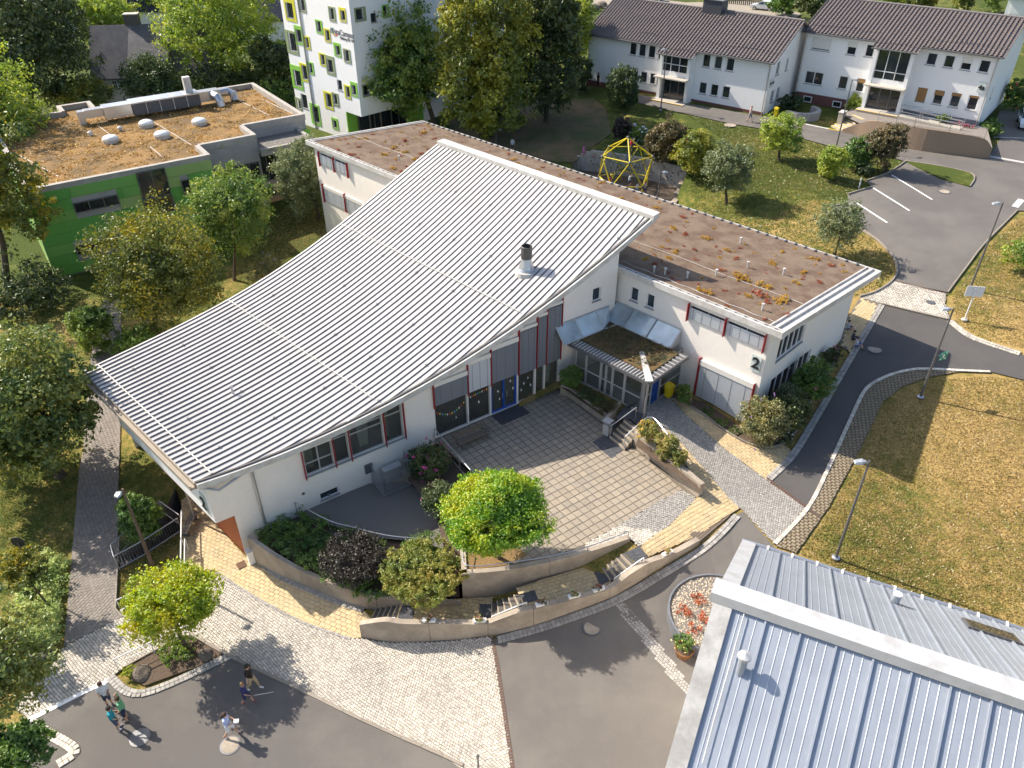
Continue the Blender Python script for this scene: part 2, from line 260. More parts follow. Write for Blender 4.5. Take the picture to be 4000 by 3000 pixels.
def lay(name, poly, az, su, sv, gap, m, parent, off=.03, h=.02, bond=.5, zf=None, holes=(), jit=.0, maxn=300, tilt=.004, restname=None, flow=None):
    """single paving pieces over an area: the nearest become objects of their own, the rest one joined part"""
    zf = zf or Tn; fr = Fr(np.mean([p[:2] for p in poly], axis=0), az); a = np.array([fr.uv((p[0], p[1], 0)) for p in poly])
    pu, pv = su + gap, sv + gap; us = np.arange(a[:, 0].min() - pu, a[:, 0].max() + pu, pu); vs_ = np.arange(a[:, 1].min() - pv, a[:, 1].max() + pv, pv); pts = []
    for k, v_ in enumerate(vs_):
        for u_ in us: pts.append((u_ + (bond * pu if k % 2 else 0), v_))
    pts = np.array(pts)
    if jit: pts += rng.uniform(-jit, jit, pts.shape)
    if flow: pts[:, 1] += flow * np.sin(pts[:, 0] * .55) + .4 * flow * np.sin(pts[:, 0] * 1.7 + 1)
    w_ = fr.o[None, :2] + pts[:, :1] * fr.e[None, :2] + pts[:, 1:] * fr.n[None, :2]; ok = inside([p[:2] for p in poly], w_)
    for hh in holes: ok &= ~inside([p[:2] for p in hh], w_)
    cn = [inside([p[:2] for p in poly], w_ + fr.e[None, :2] * sx * su / 2 + fr.n[None, :2] * sy * sv / 2) for sx in (-1, 1) for sy in (-1, 1)]
    full = ok & cn[0] & cn[1] & cn[2] & cn[3]; part = (ok | cn[0] | cn[1] | cn[2] | cn[3]) & ~full
    if su > .13 and part.any():                       # pieces cut along the edge of the area
        k = max(2, int(su / .05)); l_ = max(2, int(sv / .05)); eb = MB(); cs = w_[part]
        gu = (np.arange(k) + .5) / k - .5; gv = (np.arange(l_) + .5) / l_ - .5
        for q in cs:
            c_ = np.array([q + fr.e[:2] * a_ * su + fr.n[:2] * b_ * sv for a_ in gu for b_ in gv]); k_ = inside([p[:2] for p in poly], c_)
            for hh in holes: k_ &= ~inside([p[:2] for p in hh], c_)
            c_ = c_[k_]
            if not len(c_): continue
            zc = zf(c_) + off + h
            for p_, z_ in zip(c_, zc):
                hu = fr.e[:2] * su / k / 2; hv = fr.n[:2] * sv / l_ / 2; eb.quad((*(p_ - hu - hv), z_), (*(p_ - hu + hv), z_), (*(p_ + hu + hv), z_), (*(p_ + hu - hv), z_))
        if eb.f: eb.f = [f[::-1] for f in eb.f]; o_ = eb.build('cut_' + name, m, parent, kind='stuff')
        ok = full
    w_ = w_[ok]; z = zf(w_) + off; zx = (zf(w_ + [.2, 0]) - zf(w_ - [.2, 0])) / .4; zy = (zf(w_ + [0, .2]) - zf(w_ - [0, .2])) / .4
    order = np.argsort((w_ ** 2).sum(1)); rot = R(90 - az)
    for idx in order[:maxn]:
        o = bpy.data.objects.new(name, piece_mesh(name, su, sv, h, m, random.randrange(5)))
        nrm = Vector((-zx[idx] + random.gauss(0, tilt), -zy[idx] + random.gauss(0, tilt), 1)).normalized(); q = Vector((0, 0, 1)).rotation_difference(nrm)
        M = Matrix.Translation(Vector((w_[idx][0], w_[idx][1], z[idx])) - Vector(org(parent))) @ q.to_matrix().to_4x4() @ Matrix.Rotation(rot, 4, 'Z'); o.matrix_basis = M; link(o, parent)
    rest = order[maxn:]
    if len(rest):
        n = len(rest); su_ = su * (1 + rng.uniform(-.07, .03, n)); sv_ = sv * (1 + rng.uniform(-.07, .03, n)); th = rng.normal(0, .02 if jit else .004, n) + rot; cs, sn = np.cos(th), np.sin(th); hh = h + rng.normal(0, h * .12, n)
        V = np.zeros((n, 8, 3)); b = .1
        for q, (sx, sy) in enumerate(((-1, -1), (1, -1), (1, 1), (-1, 1))):
            for lvl, f_ in ((0, 1.0), (4, 1 - b * min(1, .1 / min(su, sv) + .2))):
                lx = sx * su_ / 2 * f_; ly = sy * sv_ / 2 * f_; x = w_[rest, 0] + lx * cs - ly * sn; y = w_[rest, 1] + lx * sn + ly * cs
                V[:, q + lvl, 0] = x; V[:, q + lvl, 1] = y; V[:, q + lvl, 2] = z[rest] + zx[rest] * (x - w_[rest, 0]) + zy[rest] * (y - w_[rest, 1]) + (hh if lvl else -.03) + (rng.normal(0, tilt * .2, n))
        F = np.array([(4, 5, 6, 7), (0, 1, 5, 4), (1, 2, 6, 5), (2, 3, 7, 6), (3, 0, 4, 7)])[None] + (np.arange(n) * 8)[:, None, None]
        fastmesh(restname or name + '_field', V.reshape(-1, 3) - org(parent), F.reshape(-1, 4), m, parent, kind='stuff')
def fastmesh(name, V, F, m, parent=None, kind=None, loc=None):
    me = bpy.data.meshes.new(name); nv, nf, k = len(V), len(F), F.shape[1]
    me.vertices.add(nv); me.vertices.foreach_set('co', np.ascontiguousarray(V, dtype=np.float32).ravel()); me.loops.add(nf * k); me.loops.foreach_set('vertex_index', np.ascontiguousarray(F, dtype=np.int32).ravel())
    me.polygons.add(nf); me.polygons.foreach_set('loop_start', np.arange(0, nf * k, k, dtype=np.int32)); me.polygons.foreach_set('use_smooth', np.zeros(nf, dtype=bool)); me.update(calc_edges=True); me.materials.append(m)
    o = bpy.data.objects.new(name, me); link(o, parent); ORG[o.name] = org(parent) if parent else np.zeros(3)
    if loc is not None: o.location = loc
    if kind: o['kind'] = kind
    return o
# ================================================================ SETTING: ground, roads, paving
TPX2 = 0
def G(*pp): return [gp(*p) for p in pp]
def A(z, *pp): return [at(p[0], p[1], z) for p in pp]
def zflat(z): return lambda xy: np.full(len(np.atleast_2d(xy)), float(z))
M_grass = grassmat('grass')
M_asph = mat('asphalt', (.125, .113, .103), .9, .10, 22, .35, 120, col2=(.17, .155, .135), c2scale=.22, c2amt=.75, detail=7)
M_asph2 = mat('asphalt_new', (.085, .079, .076), .9, .1, 25, .3, 120, col2=(.105, .097, .09), c2scale=.4, c2amt=.6)
M_joint = mat('sand_joint', (.20, .175, .14), .95, .3, 14, .3, 60)
M_jointd = mat('joint_dark', (.11, .095, .075), .95, .3, 14, .3, 60)
M_sett = mat('granite_sett', (.60, .545, .46), .75, .10, 30, .15, 60, rand=.22, col2=(.48, .44, .38), c2scale=.5, c2amt=.8)
M_settg = mat('granite_sett_grey', (.36, .34, .31), .8, .10, 30, .15, 60, rand=.2)
M_yel = mat('yellow_paver', (.57, .43, .235), .8, .08, 20, .1, 60, rand=.10, col2=(.50, .40, .25), c2scale=1.2, c2amt=.6)
M_grey = mat('grey_paver', (.24, .21, .18), .85, .10, 20, .1, 60, rand=.14)
M_slab = mat('courtyard_slab', (.335, .28, .21), .85, .10, 18, .12, 70, rand=.09, col2=(.26, .235, .195), c2scale=1.1, c2amt=.55)
M_dark = mat('anthracite_paver', (.075, .08, .09), .85, .1, 20, .1, 60, rand=.12)
M_conc = mat('concrete', (.41, .345, .27), .85, .10, 9, .2, 40, col2=(.27, .225, .175), c2scale=.9, c2amt=.75, detail=9)
M_concl = mat('concrete_light', (.46, .42, .36), .85, .12, 9, .15, 40)
M_soil = mat('soil', (.115, .08, .055), .95, .35, 12, .9, 30)
M_gravel = mat('grey_gravel', (.20, .185, .165), .95, .35, 26, .8, 45)
M_kerb = mat('kerb_stone', (.27, .235, .19), .85, .12, 10, .1, 40, rand=.08)
M_white = mat('white_paint', (.8, .8, .78), .6, .06, 14)
M_steel = mat('galvanised_steel', (.52, .53, .55), .35, .08, 12, metal=.75)
M_dsteel = mat('dark_steel', (.16, .16, .165), .45, .1, 10, metal=.4)
M_rust = mat('rusty_grate', (.13, .065, .035), .8, .25, 25)
M_grill = mat('grass_paver', (.26, .215, .14), .9, .2, 8, .6, 14, rand=.1)
# ground sheets
LOW = [(-70, 4), (75, 4), (95, 135), (-75, 135)]
terr_poly = A(0, (930,952),(1205,850),(1228,857),(1307,916),(1340,905),(1400,900),(1440,930),(1508,1070),(1450,1133),(1385,1183),(1361,1164),(1280,1190),(1189,1214),(1090,1228),(997,1240)) + A(-1.0, (985,1300),(900,1294),(816,1287),(657,1233),(560,1170),(640,1108))
pit_poly = None
play_hole = A(1.0, (1224,366),(1245,367),(1285,370),(1340,377),(1405,389),(1480,410),(1457,442),(1440,475),(1350,440),(1260,405))
stair_hole = A(-2.4, (252,1207),(349,1115),(380,1058),(392,1098),(388,1148),(315,1195),(258,1228))
drape('ground', LOW, M_grass, -.05, holes=[terr_poly, play_hole, stair_hole], step=1.6)
drape('terrain', [(-420, -150), (420, -150), (520, 700), (-520, 700)], M_grass, -.2, holes=[[(-69, 5), (74, 5), (94, 134), (-74, 134)]], step=14)
# asphalt
road = G((1063,1382),(1160,1357),(1240,1330),(1315,1302),(1390,1262),(1465,1217),(1540,1165),(1592,1112),(1605,1106),(1672,1182),(1760,1260),(2000,1460),(2000,2000),(1140,2000),(1107,1659))
drape('road', road, M_asph, .035, step=1.2)
lane_px = [(1660,1040),(1712,985),(1765,897),(1830,785),(1905,660),(2051,694),(2089,724),(2131,742),(2204,766),(2330,800),(2330,850),(2140,804),(2010,798),(1960,801),(1910,816),(1870,842),(1840,900),(1790,1010),(1745,1098)]
drape('lane', G(*lane_px), M_asph2, .035, step=1.2)
far_px = [(1931,608),(1938,582),(1931,564),(1914,539),(1876,507),(1834,482),(1795,449),(1831,440),(1831,421),(1884,405),(1871,392),(1919,374),(1956,350),(1929,341),(1804,319),(1734,300),(1659,281),(1576,267),(1443,238),(1375,222),(1380,205),(1470,222),(1647,252),(1690,255),(1815,284),(1960,322),(2134,342),(2160,300),(2140,285),(2160,240),(2330,230),(2380,440),(2260,455),(2196,456),(2129,524),(2084,582),(2046,632)]
drape('parking_road', G(*far_px), M_asph, .035, step=1.5)
plaza_px = [(61,1556),(238,1466),(310,1498),(500,1420),(640,1487),(800,1565),(970,1640),(1010,1680),(1060,2000),(-300,2000),(-100,1640)]
drape('plaza', G(*plaza_px), M_asph, .03, step=1.2)
drape('asphalt_patch', G((45,1435),(88,1388),(122,1404),(112,1424)), M_asph2, .045)
drape('forecourt', G((1200,8),(1330,-12),(1480,6),(1640,2),(1730,30),(1700,60),(1500,40),(1340,20)), mat('forecourt_gravel', (.30, .26, .2), .95, .15, 8, .2, 40), .06, step=2.0)
# granite setts
def sett_area(nm, px, az, m=M_sett, size=.105, gap=.018, holes=(), flow=.0, maxn=300):
    s_ = drape(nm, G(*px), M_joint, .025, step=1.2, holes=holes)
    lay('sett', G(*px), az, size, size, gap, m, s_, off=.03, h=.022, bond=.5, jit=.008, holes=holes, maxn=maxn, flow=flow, tilt=.02, restname='sett_field')
bed = G((264,1446),(412,1371),(497,1416),(312,1483))
sett_area('sett_paving', [(139,1399),(265,1333),(330,1312),(400,1262),(470,1236),(537,1281),(648,1341),(759,1380),(781,1380),(828,1388),(888,1389),(978,1385),(1062,1376),(1070,1430),(1107,1659),(1140,2000),(1060,2000),(1010,1680),(970,1640),(800,1565),(640,1487),(500,1420),(412,1371),(264,1446),(238,1466),(61,1556),(35,1530),(100,1450)], 128, holes=[bed], flow=.12)
sett_area('sett_crossing', [(1362,884),(1385,862),(1420,850),(1455,868),(1478,894),(1560,966),(1655,1036),(1741,1098),(1672,1174),(1605,1104),(1575,1078),(1520,1013),(1475,961),(1440,930),(1400,905)], 138, m=M_settg, size=.11, flow=.03)
sett_area('sett_junction', [(1931,608),(2044,635),(2041,656),(2051,690),(1905,657),(1858,643),(1885,632)], 120, size=.15, gap=.025, maxn=200)
sett_area('sett_strip', [(1322,1303),(1342,1292),(1400,1362),(1450,1425),(1495,1490),(1488,1505),(1455,1475),(1400,1400)], 145, m=M_settg, size=.12, maxn=120)
# yellow pavers, grey pavers
def paver_area(nm, px, az, m, su=.30, sv=.20, gap=.012, zf=None, maxn=300, pn='paver', bond=.5, joint=M_jointd, poly=None):
    P_ = poly or G(*px); s_ = drape(nm, P_, joint, .028, step=1.2, zf=zf); lay(pn, P_, az, su, sv, gap, m, s_, off=.032, h=.015, zf=zf, bond=bond, maxn=maxn, restname=pn + '_field'); return s_
paver_area('yellow_path', [(392,1082),(405,1072),(465,1130),(528,1202),(548,1214),(600,1243),(657,1270),(786,1320),(805,1340),(778,1345),(781,1378),(759,1380),(648,1341),(537,1281),(498,1257),(462,1232),(430,1236),(398,1222)], 115, M_yel)
paver_area('yellow_forecourt', [(1398,1206),(1510,1157),(1560,1122),(1598,1099),(1575,1078),(1520,1013),(1475,961),(1440,930),(1425,925),(1450,965),(1518,1072),(1504,1079),(1450,1133),(1381,1181)], 55, M_yel, maxn=300)
paver_area('yellow_corner', [(1455,868),(1478,894),(1560,966),(1655,1036),(1714,980),(1690,958),(1663,968),(1625,963),(1590,947),(1530,905),(1475,868)], 134, M_yel)
paver_area('grey_path', [(139,1397),(152,1240),(172,1015),(180,972),(195,783),(210,702),(225,650),(262,650),(262,720),(261,903),(256,1050),(255,1160),(250,1318),(265,1333)], 20, M_grey, su=.24, sv=.16, maxn=300)
paver_area('paved_corner', [(1858,643),(1903,658),(1842,764),(1812,748),(1822,700)], 48, M_grey, su=.3, sv=.2, maxn=200)
paver_area('grass_paver_strip', [(1741,1100),(1790,1010),(1840,900),(1870,842),(1910,816),(1960,801),(2010,800),(2075,803),(2010,815),(1950,835),(1905,870),(1878,930),(1850,985),(1790,1095),(1720,1195),(1674,1180)], 140, M_grill, su=.22, sv=.14, gap=.05, maxn=0, joint=M_soil)
drape('flower_bed', bed, M_soil, .06)
drape('planting_bed', G((1612,935),(1590,946),(1625,962),(1663,967),(1695,955),(1715,935),(1760,850),(1812,768),(1812,745),(1640,870)), M_soil, .06)
drape('planting_strip', G((1440,858),(1470,862),(1530,900),(1588,944),(1610,930),(1520,870),(1455,850)), M_soil, .05)
# kerb rows: stones set along a line
def row(nm, px, wid, ln, m, off=.05, h=.03, rows=1, pn='sett', maxn=300, zf=None, poly=None, gap=.015, closed=False, parent=None):
    pts = poly or G(*px); pts = smoothline([p[:2] for p in pts], 6) if len(pts) > 2 else [np.array(p[:2]) for p in pts]; zf = zf or Tn
    a = drape_line(nm, pts, wid * rows + gap, m, zf, off); seg = np.r_[0, np.cumsum([np.linalg.norm(pts[i + 1] - pts[i]) for i in range(len(pts) - 1)])]; n = 0; b = MB()
    for r_ in range(rows):
        s_ = ln / 2
        while s_ < seg[-1]:
            i = min(np.searchsorted(seg, s_) - 1, len(pts) - 2); i = max(i, 0); d = pts[i + 1] - pts[i]; d /= np.linalg.norm(d) + 1e-9; nn = np.array([d[1], -d[0]])
            c = pts[i] + d * (s_ - seg[i]) + nn * ((r_ - (rows - 1) / 2) * wid); az = math.degrees(math.atan2(d[0], d[1])); z = float(zf(c[None])[0]) + off; z2 = float(zf((c + d * .1)[None])[0]) + off
            if n < maxn:
                o = bpy.data.objects.new(pn, piece_mesh(nm, ln - gap, wid - gap, h, m, random.randrange(5))); nrm = Vector((-d[0] * (z2 - z) * 10, -d[1] * (z2 - z) * 10, 1)).normalized(); q = Vector((0, 0, 1)).rotation_difference(nrm)
                o.matrix_basis = Matrix.Translation(Vector((c[0], c[1], z)) - Vector(org(a))) @ q.to_matrix().to_4x4() @ Matrix.Rotation(R(90 - az), 4, 'Z'); link(o, a); n += 1
            s_ += ln
    return a
def drape_line(nm, pts, wid, m, zf, off, kind='structure'):
    b = MB(); L_ = []; R_ = []
    for i, p in enumerate(pts):
        d = pts[min(i + 1, len(pts) - 1)] - pts[max(i - 1, 0)]; d = d / (np.linalg.norm(d) + 1e-9); nn = np.array([d[1], -d[0]]) * wid / 2; L_.append(p - nn); R_.append(p + nn)
    zl = zf(np.array(L_)) + off - .008; zr = zf(np.array(R_)) + off - .008
    for i in range(len(pts) - 1):
        b.quad((*L_[i], zl[i]), (*R_[i], zr[i]), (*R_[i + 1], zr[i + 1]), (*L_[i + 1], zl[i + 1]))
    return b.build(nm, M_jointd if m in (M_sett, M_settg) else m, kind=kind)
row('sett_edging', [(1661,1036),(1714,982),(1767,895),(1832,783),(1906,658)], .2, .2, M_settg, rows=2, off=.055)
row('sett_edging', [(1674,1176),(1745,1098),(1790,1010),(1840,900),(1870,842),(1910,816),(1960,801),(2010,798),(2140,804)], .22, .22, M_sett, off=.055)
row('sett_edging', [(2051,694),(2089,724),(2131,742),(2204,766)], .22, .2, M_sett, rows=2, off=.055)
row('sett_edging', [(1075,1384),(1162,1360),(1242,1333),(1317,1305),(1392,1265),(1467,1220),(1542,1168),(1592,1116)], .2, .2, M_settg, rows=2, off=.06)
row('sett_edging', [(238,1464),(310,1499),(497,1418)], .2, .2, M_sett, rows=2, off=.055, maxn=200)
row('sett_edging', [(66,1562),(110,1588),(162,1622),(130,1650)], .22, .2, M_sett, rows=2, off=.055)
row('sett_edging', [(560,1213),(600,1245),(657,1271),(720,1298),(786,1320)], .15, .15, M_settg, rows=2, off=.05)
row('sett_edging', [(470,1238),(537,1283),(648,1343),(759,1382)], .14, .14, M_settg, rows=1, off=.055)
row('kerb', [(412,1371),(500,1420),(640,1487),(800,1565),(970,1640),(1005,1662)], .16, 1.0, M_kerb, off=.04, h=.08, pn='kerb_stone')
row('kerb', [(265,1446),(340,1405),(412,1371)], .10, 1.0, M_kerb, off=.03, h=.1, pn='kerb_stone')
row('kerb', [(250,1318),(254,1240),(258,1165)], .08, 1.0, M_kerb, off=.03, h=.09, pn='kerb_stone')
row('kerb', [(265,1334),(251,1318)], .08, 1.0, M_kerb, off=.03, h=.09, pn='kerb_stone')
row('kerb', [(261,903),(262,720)], .08, 1.0, M_kerb, off=.03, h=.05, pn='kerb_stone')
row('kerb', [(1438,858),(1500,885),(1560,928),(1590,947),(1625,963),(1663,968),(1695,956),(1716,936),(1760,852),(1812,768)], .12, .5, M_kerb, off=.03, h=.12, pn='kerb_stone')
row('kerb', [(1857,642),(1890,632),(1920,614),(1936,594),(1936,575),(1925,552),(1900,525),(1876,507),(1834,482)], .13, .6, M_kerb, off=.03, h=.13, pn='kerb_stone')
row('kerb', [(1795,449),(1831,439)], .12, .6, M_kerb, off=.03, h=.13, pn='kerb_stone'); row('kerb', [(1831,421),(1884,405)], .12, .6, M_kerb, off=.03, h=.13, pn='kerb_stone'); row('kerb', [(1871,392),(1919,374),(1956,350)], .12, .6, M_kerb, off=.03, h=.13, pn='kerb_stone')
row('kerb', [(2047,632),(2084,582),(2129,524),(2196,456)], .12, 1., M_kerb, off=.02, h=.07, pn='kerb_stone')
drape('grass_island', G((1956,350),(2034,362),(2095,376),(2104,388),(2094,405),(2030,387),(1990,368)), M_grass, .14, step=1.0, skirt=.2)
row('kerb', [(1956,350),(2034,362),(2095,376),(2104,388),(2094,405)], .12, .6, M_kerb, off=.03, h=.15, pn='kerb_stone')
# painted lines
def stripe(px, wid, m=M_white, nm='road_marking', off=.045):
    pts = [np.array(p[:2]) for p in G(*px)]; pts = [np.array(q) for q in dense(pts, .8, closed=False)]; return drape_line(nm, pts, wid, m, Tn, off + .012)
stripe([(61,1557),(150,1512),(238,1468)], .24)
for a_, b_ in (((1886,407),(1964,456)), ((1847,437),(1916,482)), ((1926,379),(2013,432))): stripe([a_, b_], .17)
stripe([(2192,448),(2206,432)], .5)
M_ypaint = mat('yellow_paint', (.75, .47, .04), .6, .1, 14)
stripe([(1679,258),(1740,269)], .16, M_ypaint); stripe([(1740,269),(1790,279)], .16, M_white); stripe([(1790,279),(1812,283)], .16, M_ypaint); stripe([(2134,338),(2212,352)], .5, mat('worn_paint', (.5, .48, .44), .8, .15, 8)); stripe([(2146,297),(2230,300)], .12)
# drainage channels
def drain(px, wid=.16):
    pts = [np.array(p[:2]) for p in G(*px)]; ps = [np.array(q) for q in dense(pts, .5, closed=False)]; a = drape_line('drainage_channel', ps, wid, M_rust, Tn, .062)
    L_ = 0
    for i in range(len(ps) - 1):
        d = ps[i + 1] - ps[i]; az = math.degrees(math.atan2(d[0], d[1])); c = (ps[i] + ps[i + 1]) / 2; b = MB(); z = T(*c) + .056
        for k in range(4): cc = ps[i] + d * (k + .5) / 4; b.bx((*cc, z), wid * .75, .045, .012, az)
        b.build('grate', M_dsteel, a)
drain([(1062,1378),(1075,1440),(1107,1659),(1116,1720)]); drain([(1657,1037),(1700,1066),(1770,1118)], .2); 
row('kerb', [(1903,659),(2050,694)], .12, .6, M_kerb, off=.045, h=.02, pn='kerb_stone'); drain([(1931,607),(2046,636)], .12)
# ================================================================ COURTYARD TERRACE
terr = drape('courtyard', A(0, (930,940),(1200,826),(1232,840),(1240,858),(1307,916),(1345,905),(1400,893),(1430,925),(1508,1074),(1450,1133),(1381,1181),(1361,1164),(1280,1187),(1189,1210),(1090,1223),(1000,1236),(997,1180),(1032,1032)), mat('mosaic_joint', (.17, .145, .11), .9, .8, 22, .5, 40), 0, zf=zflat(0), step=1.5)
slab_px = [(938,946),(1200,838),(1228,858),(1307,922),(1316,947),(1348,975),(1366,968),(1474,1058),(1423,1083),(1326,1141),(1266,1175),(1200,1200),(1090,1217),(1020,1180),(1028,1110),(1036,1034)]
tact = A(0, (1279,955),(1316,935),(1352,967),(1321,992)); pit = A(0, (1030,1190),(1100,1165),(1140,1200),(1090,1222),(1010,1232),(1002,1200))
_slabs = lay('slab', A(0, *slab_px), 54.65, .392, .392, .048, M_slab, terr, off=.0, h=.018, bond=0, zf=zflat(0), holes=[tact, pit], maxn=300, restname='slab_field')
lay('paver', tact, 54.65, .28, .28, .015, M_dark, terr, off=.002, h=.018, bond=0, zf=zflat(0))
arc = A(0, (1474,1058),(1484,1064),(1506,1078),(1450,1133),(1381,1181),(1362,1162),(1290,1182),(1262,1186),(1266,1175),(1326,1141),(1423,1083))
drape('cobble_bed', arc, M_jointd, .004, zf=zflat(0), parent=None); lay('sett', arc, 70, .105, .105, .015, M_settg, terr, off=.006, h=.02, bond=.5, zf=zflat(0), jit=.01, maxn=200, tilt=.02, restname='sett_field')
drape('tree_pit', pit, mat('leaf_litter', (.24, .15, .06), .95, .4, 18, .9, 30), .02, zf=zflat(0))
drape('gravel_yard', A(-1.15, (640,1108),(720,1075),(798,1045),(880,1040),(945,1100),(975,1165),(985,1192),(900,1170),(800,1160),(700,1130)), M_gravel, 0, zf=zflat(-1.15))
drape('planter_soil', A(-1.35, (630,1085),(700,1095),(800,1120),(900,1140),(994,1165),(992,1290),(900,1290),(816,1282),(657,1228),(556,1166)), M_soil, 0, zf=zflat(-1.35))
drape('planting_slope', A(-.35, (880,1035),(940,950),(1032,1035),(1000,1200),(960,1190),(940,1100)), M_soil, 0, zf=zflat(-.38))
# landings and steps of the curved stair
paver_area('stair_landing', None, 100, M_yel, zf=zflat(-1.6), poly=A(-1.6, (866,1301),(1064,1290),(1064,1340),(856,1341)), maxn=200)
paver_area('stair_landing', None, 70, M_yel, zf=zflat(-.8), poly=A(-.8, (1114,1272),(1189,1248),(1300,1216),(1319,1260),(1230,1296),(1132,1309)), maxn=200)
for z_, q_ in ((-1.6, ((870,1309),(897,1311),(893,1339),(858,1339))), (-1.6, ((1036,1307),(1063,1306),(1062,1336),(1036,1338))), (-.8, ((1121,1286),(1155,1276),(1163,1298),(1133,1306))), (-.8, ((1283,1238),(1301,1232),(1317,1257),(1297,1266))), (0, ((1349,1196),(1381,1181),(1399,1206),(1376,1219)))):
    pl = A(z_, *q_); s_ = drape('tactile_field', pl, M_jointd, .052, zf=zflat(z_), step=.6); lay('paver', pl, 75, .2, .2, .012, M_dark, s_, off=.054, h=.012, bond=0, zf=zflat(z_), maxn=80)
M_step = mat('stair_step', (.115, .105, .095), .9, .15, 14, .1, 60); M_nose = mat('step_nosing', (.42, .35, .26), .8, .1, 14)
def flight(si, so_, ei, eo, z0, z1, n, label, cat='stairs'):
    a, b, c, d = at(*si, z0), at(*so_, z0), at(*ei, z1), at(*eo, z1); root = thing('stairs', (a + b) / 2, label, cat)
    for k in range(n):
        p = [a + (c - a) * k / n, b + (d - b) * k / n, b + (d - b) * (k + 1) / n, a + (c - a) * (k + 1) / n]; zt = z0 + (z1 - z0) * (k + 1) / n
        nose = [p[0], p[1], p[1] + (p[2] - p[1]) * .18, p[0] + (p[3] - p[0]) * .18]; back = [nose[3], nose[2], p[2], p[3]]
        for nm, q, m, dz in (('step', back, M_step, 0), ('nosing', nose, M_nose, .006)):
            bt = [(x[0], x[1], min(z0, z1) - .4) for x in q]; tp = [(x[0], x[1], zt + dz) for x in q]; MB().hexa(bt, tp).build(nm, m, root)
    return root
flight((813,1318),(803,1338),(870,1309),(857,1339), -2.4, -1.6, 5, 'lowest flight of dark steps with pale nosings between the curved concrete walls')
flight((1061,1306),(1061,1335),(1121,1285),(1134,1306), -1.6, -.8, 5, 'middle flight of dark steps with pale nosings below the round tree')
flight((1300,1231),(1318,1259),(1349,1195),(1377,1220), -.8, 0, 5, 'upper flight of dark steps leading onto the yellow paving of the courtyard')
# concrete walls
def wall_line(nm, pts, tops, thick, label, cat='wall', m=None, joints=(), group=None, bottom=None, side=1):
    """pts: outer-face base points (x,y,z); tops: z of the top; thickness to the left of travel times side"""
    n = len(pts); P2 = [np.array(p[:2]) for p in pts]; root = thing(nm, (*np.mean(P2, axis=0), min(p[2] for p in pts)), label, cat, group)
    inn = []
    for i in range(n):
        d = P2[min(i + 1, n - 1)] - P2[max(i - 1, 0)]; d /= np.linalg.norm(d); inn.append(P2[i] + np.array([-d[1], d[0]]) * thick * side)
    cuts = [0] + [int(j * (n - 1)) for j in joints] + [n - 1]
    for a_, b_ in zip(cuts[:-1], cuts[1:]):
        b = MB()
        for i in range(a_, b_):
            z0 = (bottom if bottom is not None else min(pts[i][2], pts[i + 1][2])) - .3; o0, o1, i0, i1 = P2[i], P2[i + 1], inn[i], inn[i + 1]
            if i == b_ - 1 and b_ != n - 1: o1 = o1 + (o0 - o1) * .02 / (np.linalg.norm(o1 - o0)); i1 = i1 + (i0 - i1) * .02 / np.linalg.norm(i1 - i0)
            b.hexa([(*o0, z0), (*o1, z0), (*i1, z0), (*i0, z0)], [(*o0, tops[i]), (*o1, tops[i + 1]), (*i1, tops[i + 1]), (*i0, tops[i])])
        b.build('wall_panel', m or M_conc, root)
    return root
def res2(pts, tops, n):                              # resample base line and tops smoothly
    q = smoothline([(p[0], p[1], p[2], t) for p, t in zip(pts, tops)], n); return [k[:3] for k in q], [k[3] for k in q]
ow = [((781,1379),-2.42,1350),((834,1387),-2.35,1343),((860,1388),-2.3,1346),((888,1388),-2.25,1348),((978,1384),-2.1,1348),((1047,1376),-1.95,1348),((1085,1371),-1.85,1336),((1130,1360),-1.7,1320),((1160,1352),-1.62,1315),((1240,1325),-1.36,1295),((1315,1297),-1.12,1272),((1358,1275),-.97,1240),((1398,1252),-.82,1216),((1450,1221),-.62,1198),((1509,1181),-.4,1167)]
ob = [at(*p, z) for p, z, t in ow]; ot = [b[2] + rise(b, t) for b, (p, z, t) in zip(ob, ow)]
ob, ot = res2(ob, ot, 6); OUT = wall_line('garden_wall', ob, ot, .28, 'long low curved concrete wall with stepped top along the sett paving and road', joints=(.25, .37, .56, .72, .86))
iw = [((997,1240),.12),((1060,1236),.12),((1120,1228),.12),((1189,1214),.12),((1250,1199),.12),((1309,1181),.12),((1362,1163),.12)]
ib = [at(*p, z) for p, z in iw]; ib, it = res2([np.array([p[0], p[1], -1.65 + 1.4 * i / 6]) for i, p in enumerate(ib)], [.14] * 7, 6)
wall_line('terrace_wall', ib, it, .26, 'tall concrete retaining wall holding the courtyard above the middle steps', joints=(.52,), bottom=-1.7)
c0 = at(997, 1240, .12); c1 = at(993, 1172, .12); d_ = (c1 - c0)[:2]; 
wall_line('terrace_wall', [np.array([c1[0], c1[1], -1.3]), np.array([c0[0], c0[1] + .02, -1.6])], [.14, .14], .26, 'short end of the concrete retaining wall beside the rounded green-yellow bush', bottom=-1.8)
pw = [((548,1214),-2.4,1160),((600,1243),-2.4,1199),((657,1268),-2.4,1233),((730,1299),-2.4,1264),((786,1318),-2.4,1281),((816,1316),-2.3,1287),((900,1312),-1.62,1295),((996,1310),-1.62,1304)]
pb = [at(*p, z) for p, z, t in pw]; pt = [b[2] + max(rise(b, t), .14) for b, (p, z, t) in zip(pb, pw)]
pb, pt = res2(pb, pt, 6); wall_line('planter_wall', pb, pt, .22, 'curved concrete planter wall in front of the shrub bed under the white facade', joints=(.3, .72))
rw = A(0, (1366,962),(1440,1020),(1508,1076)); rw = [np.array([p[0], p[1], 0]) for p in rw]
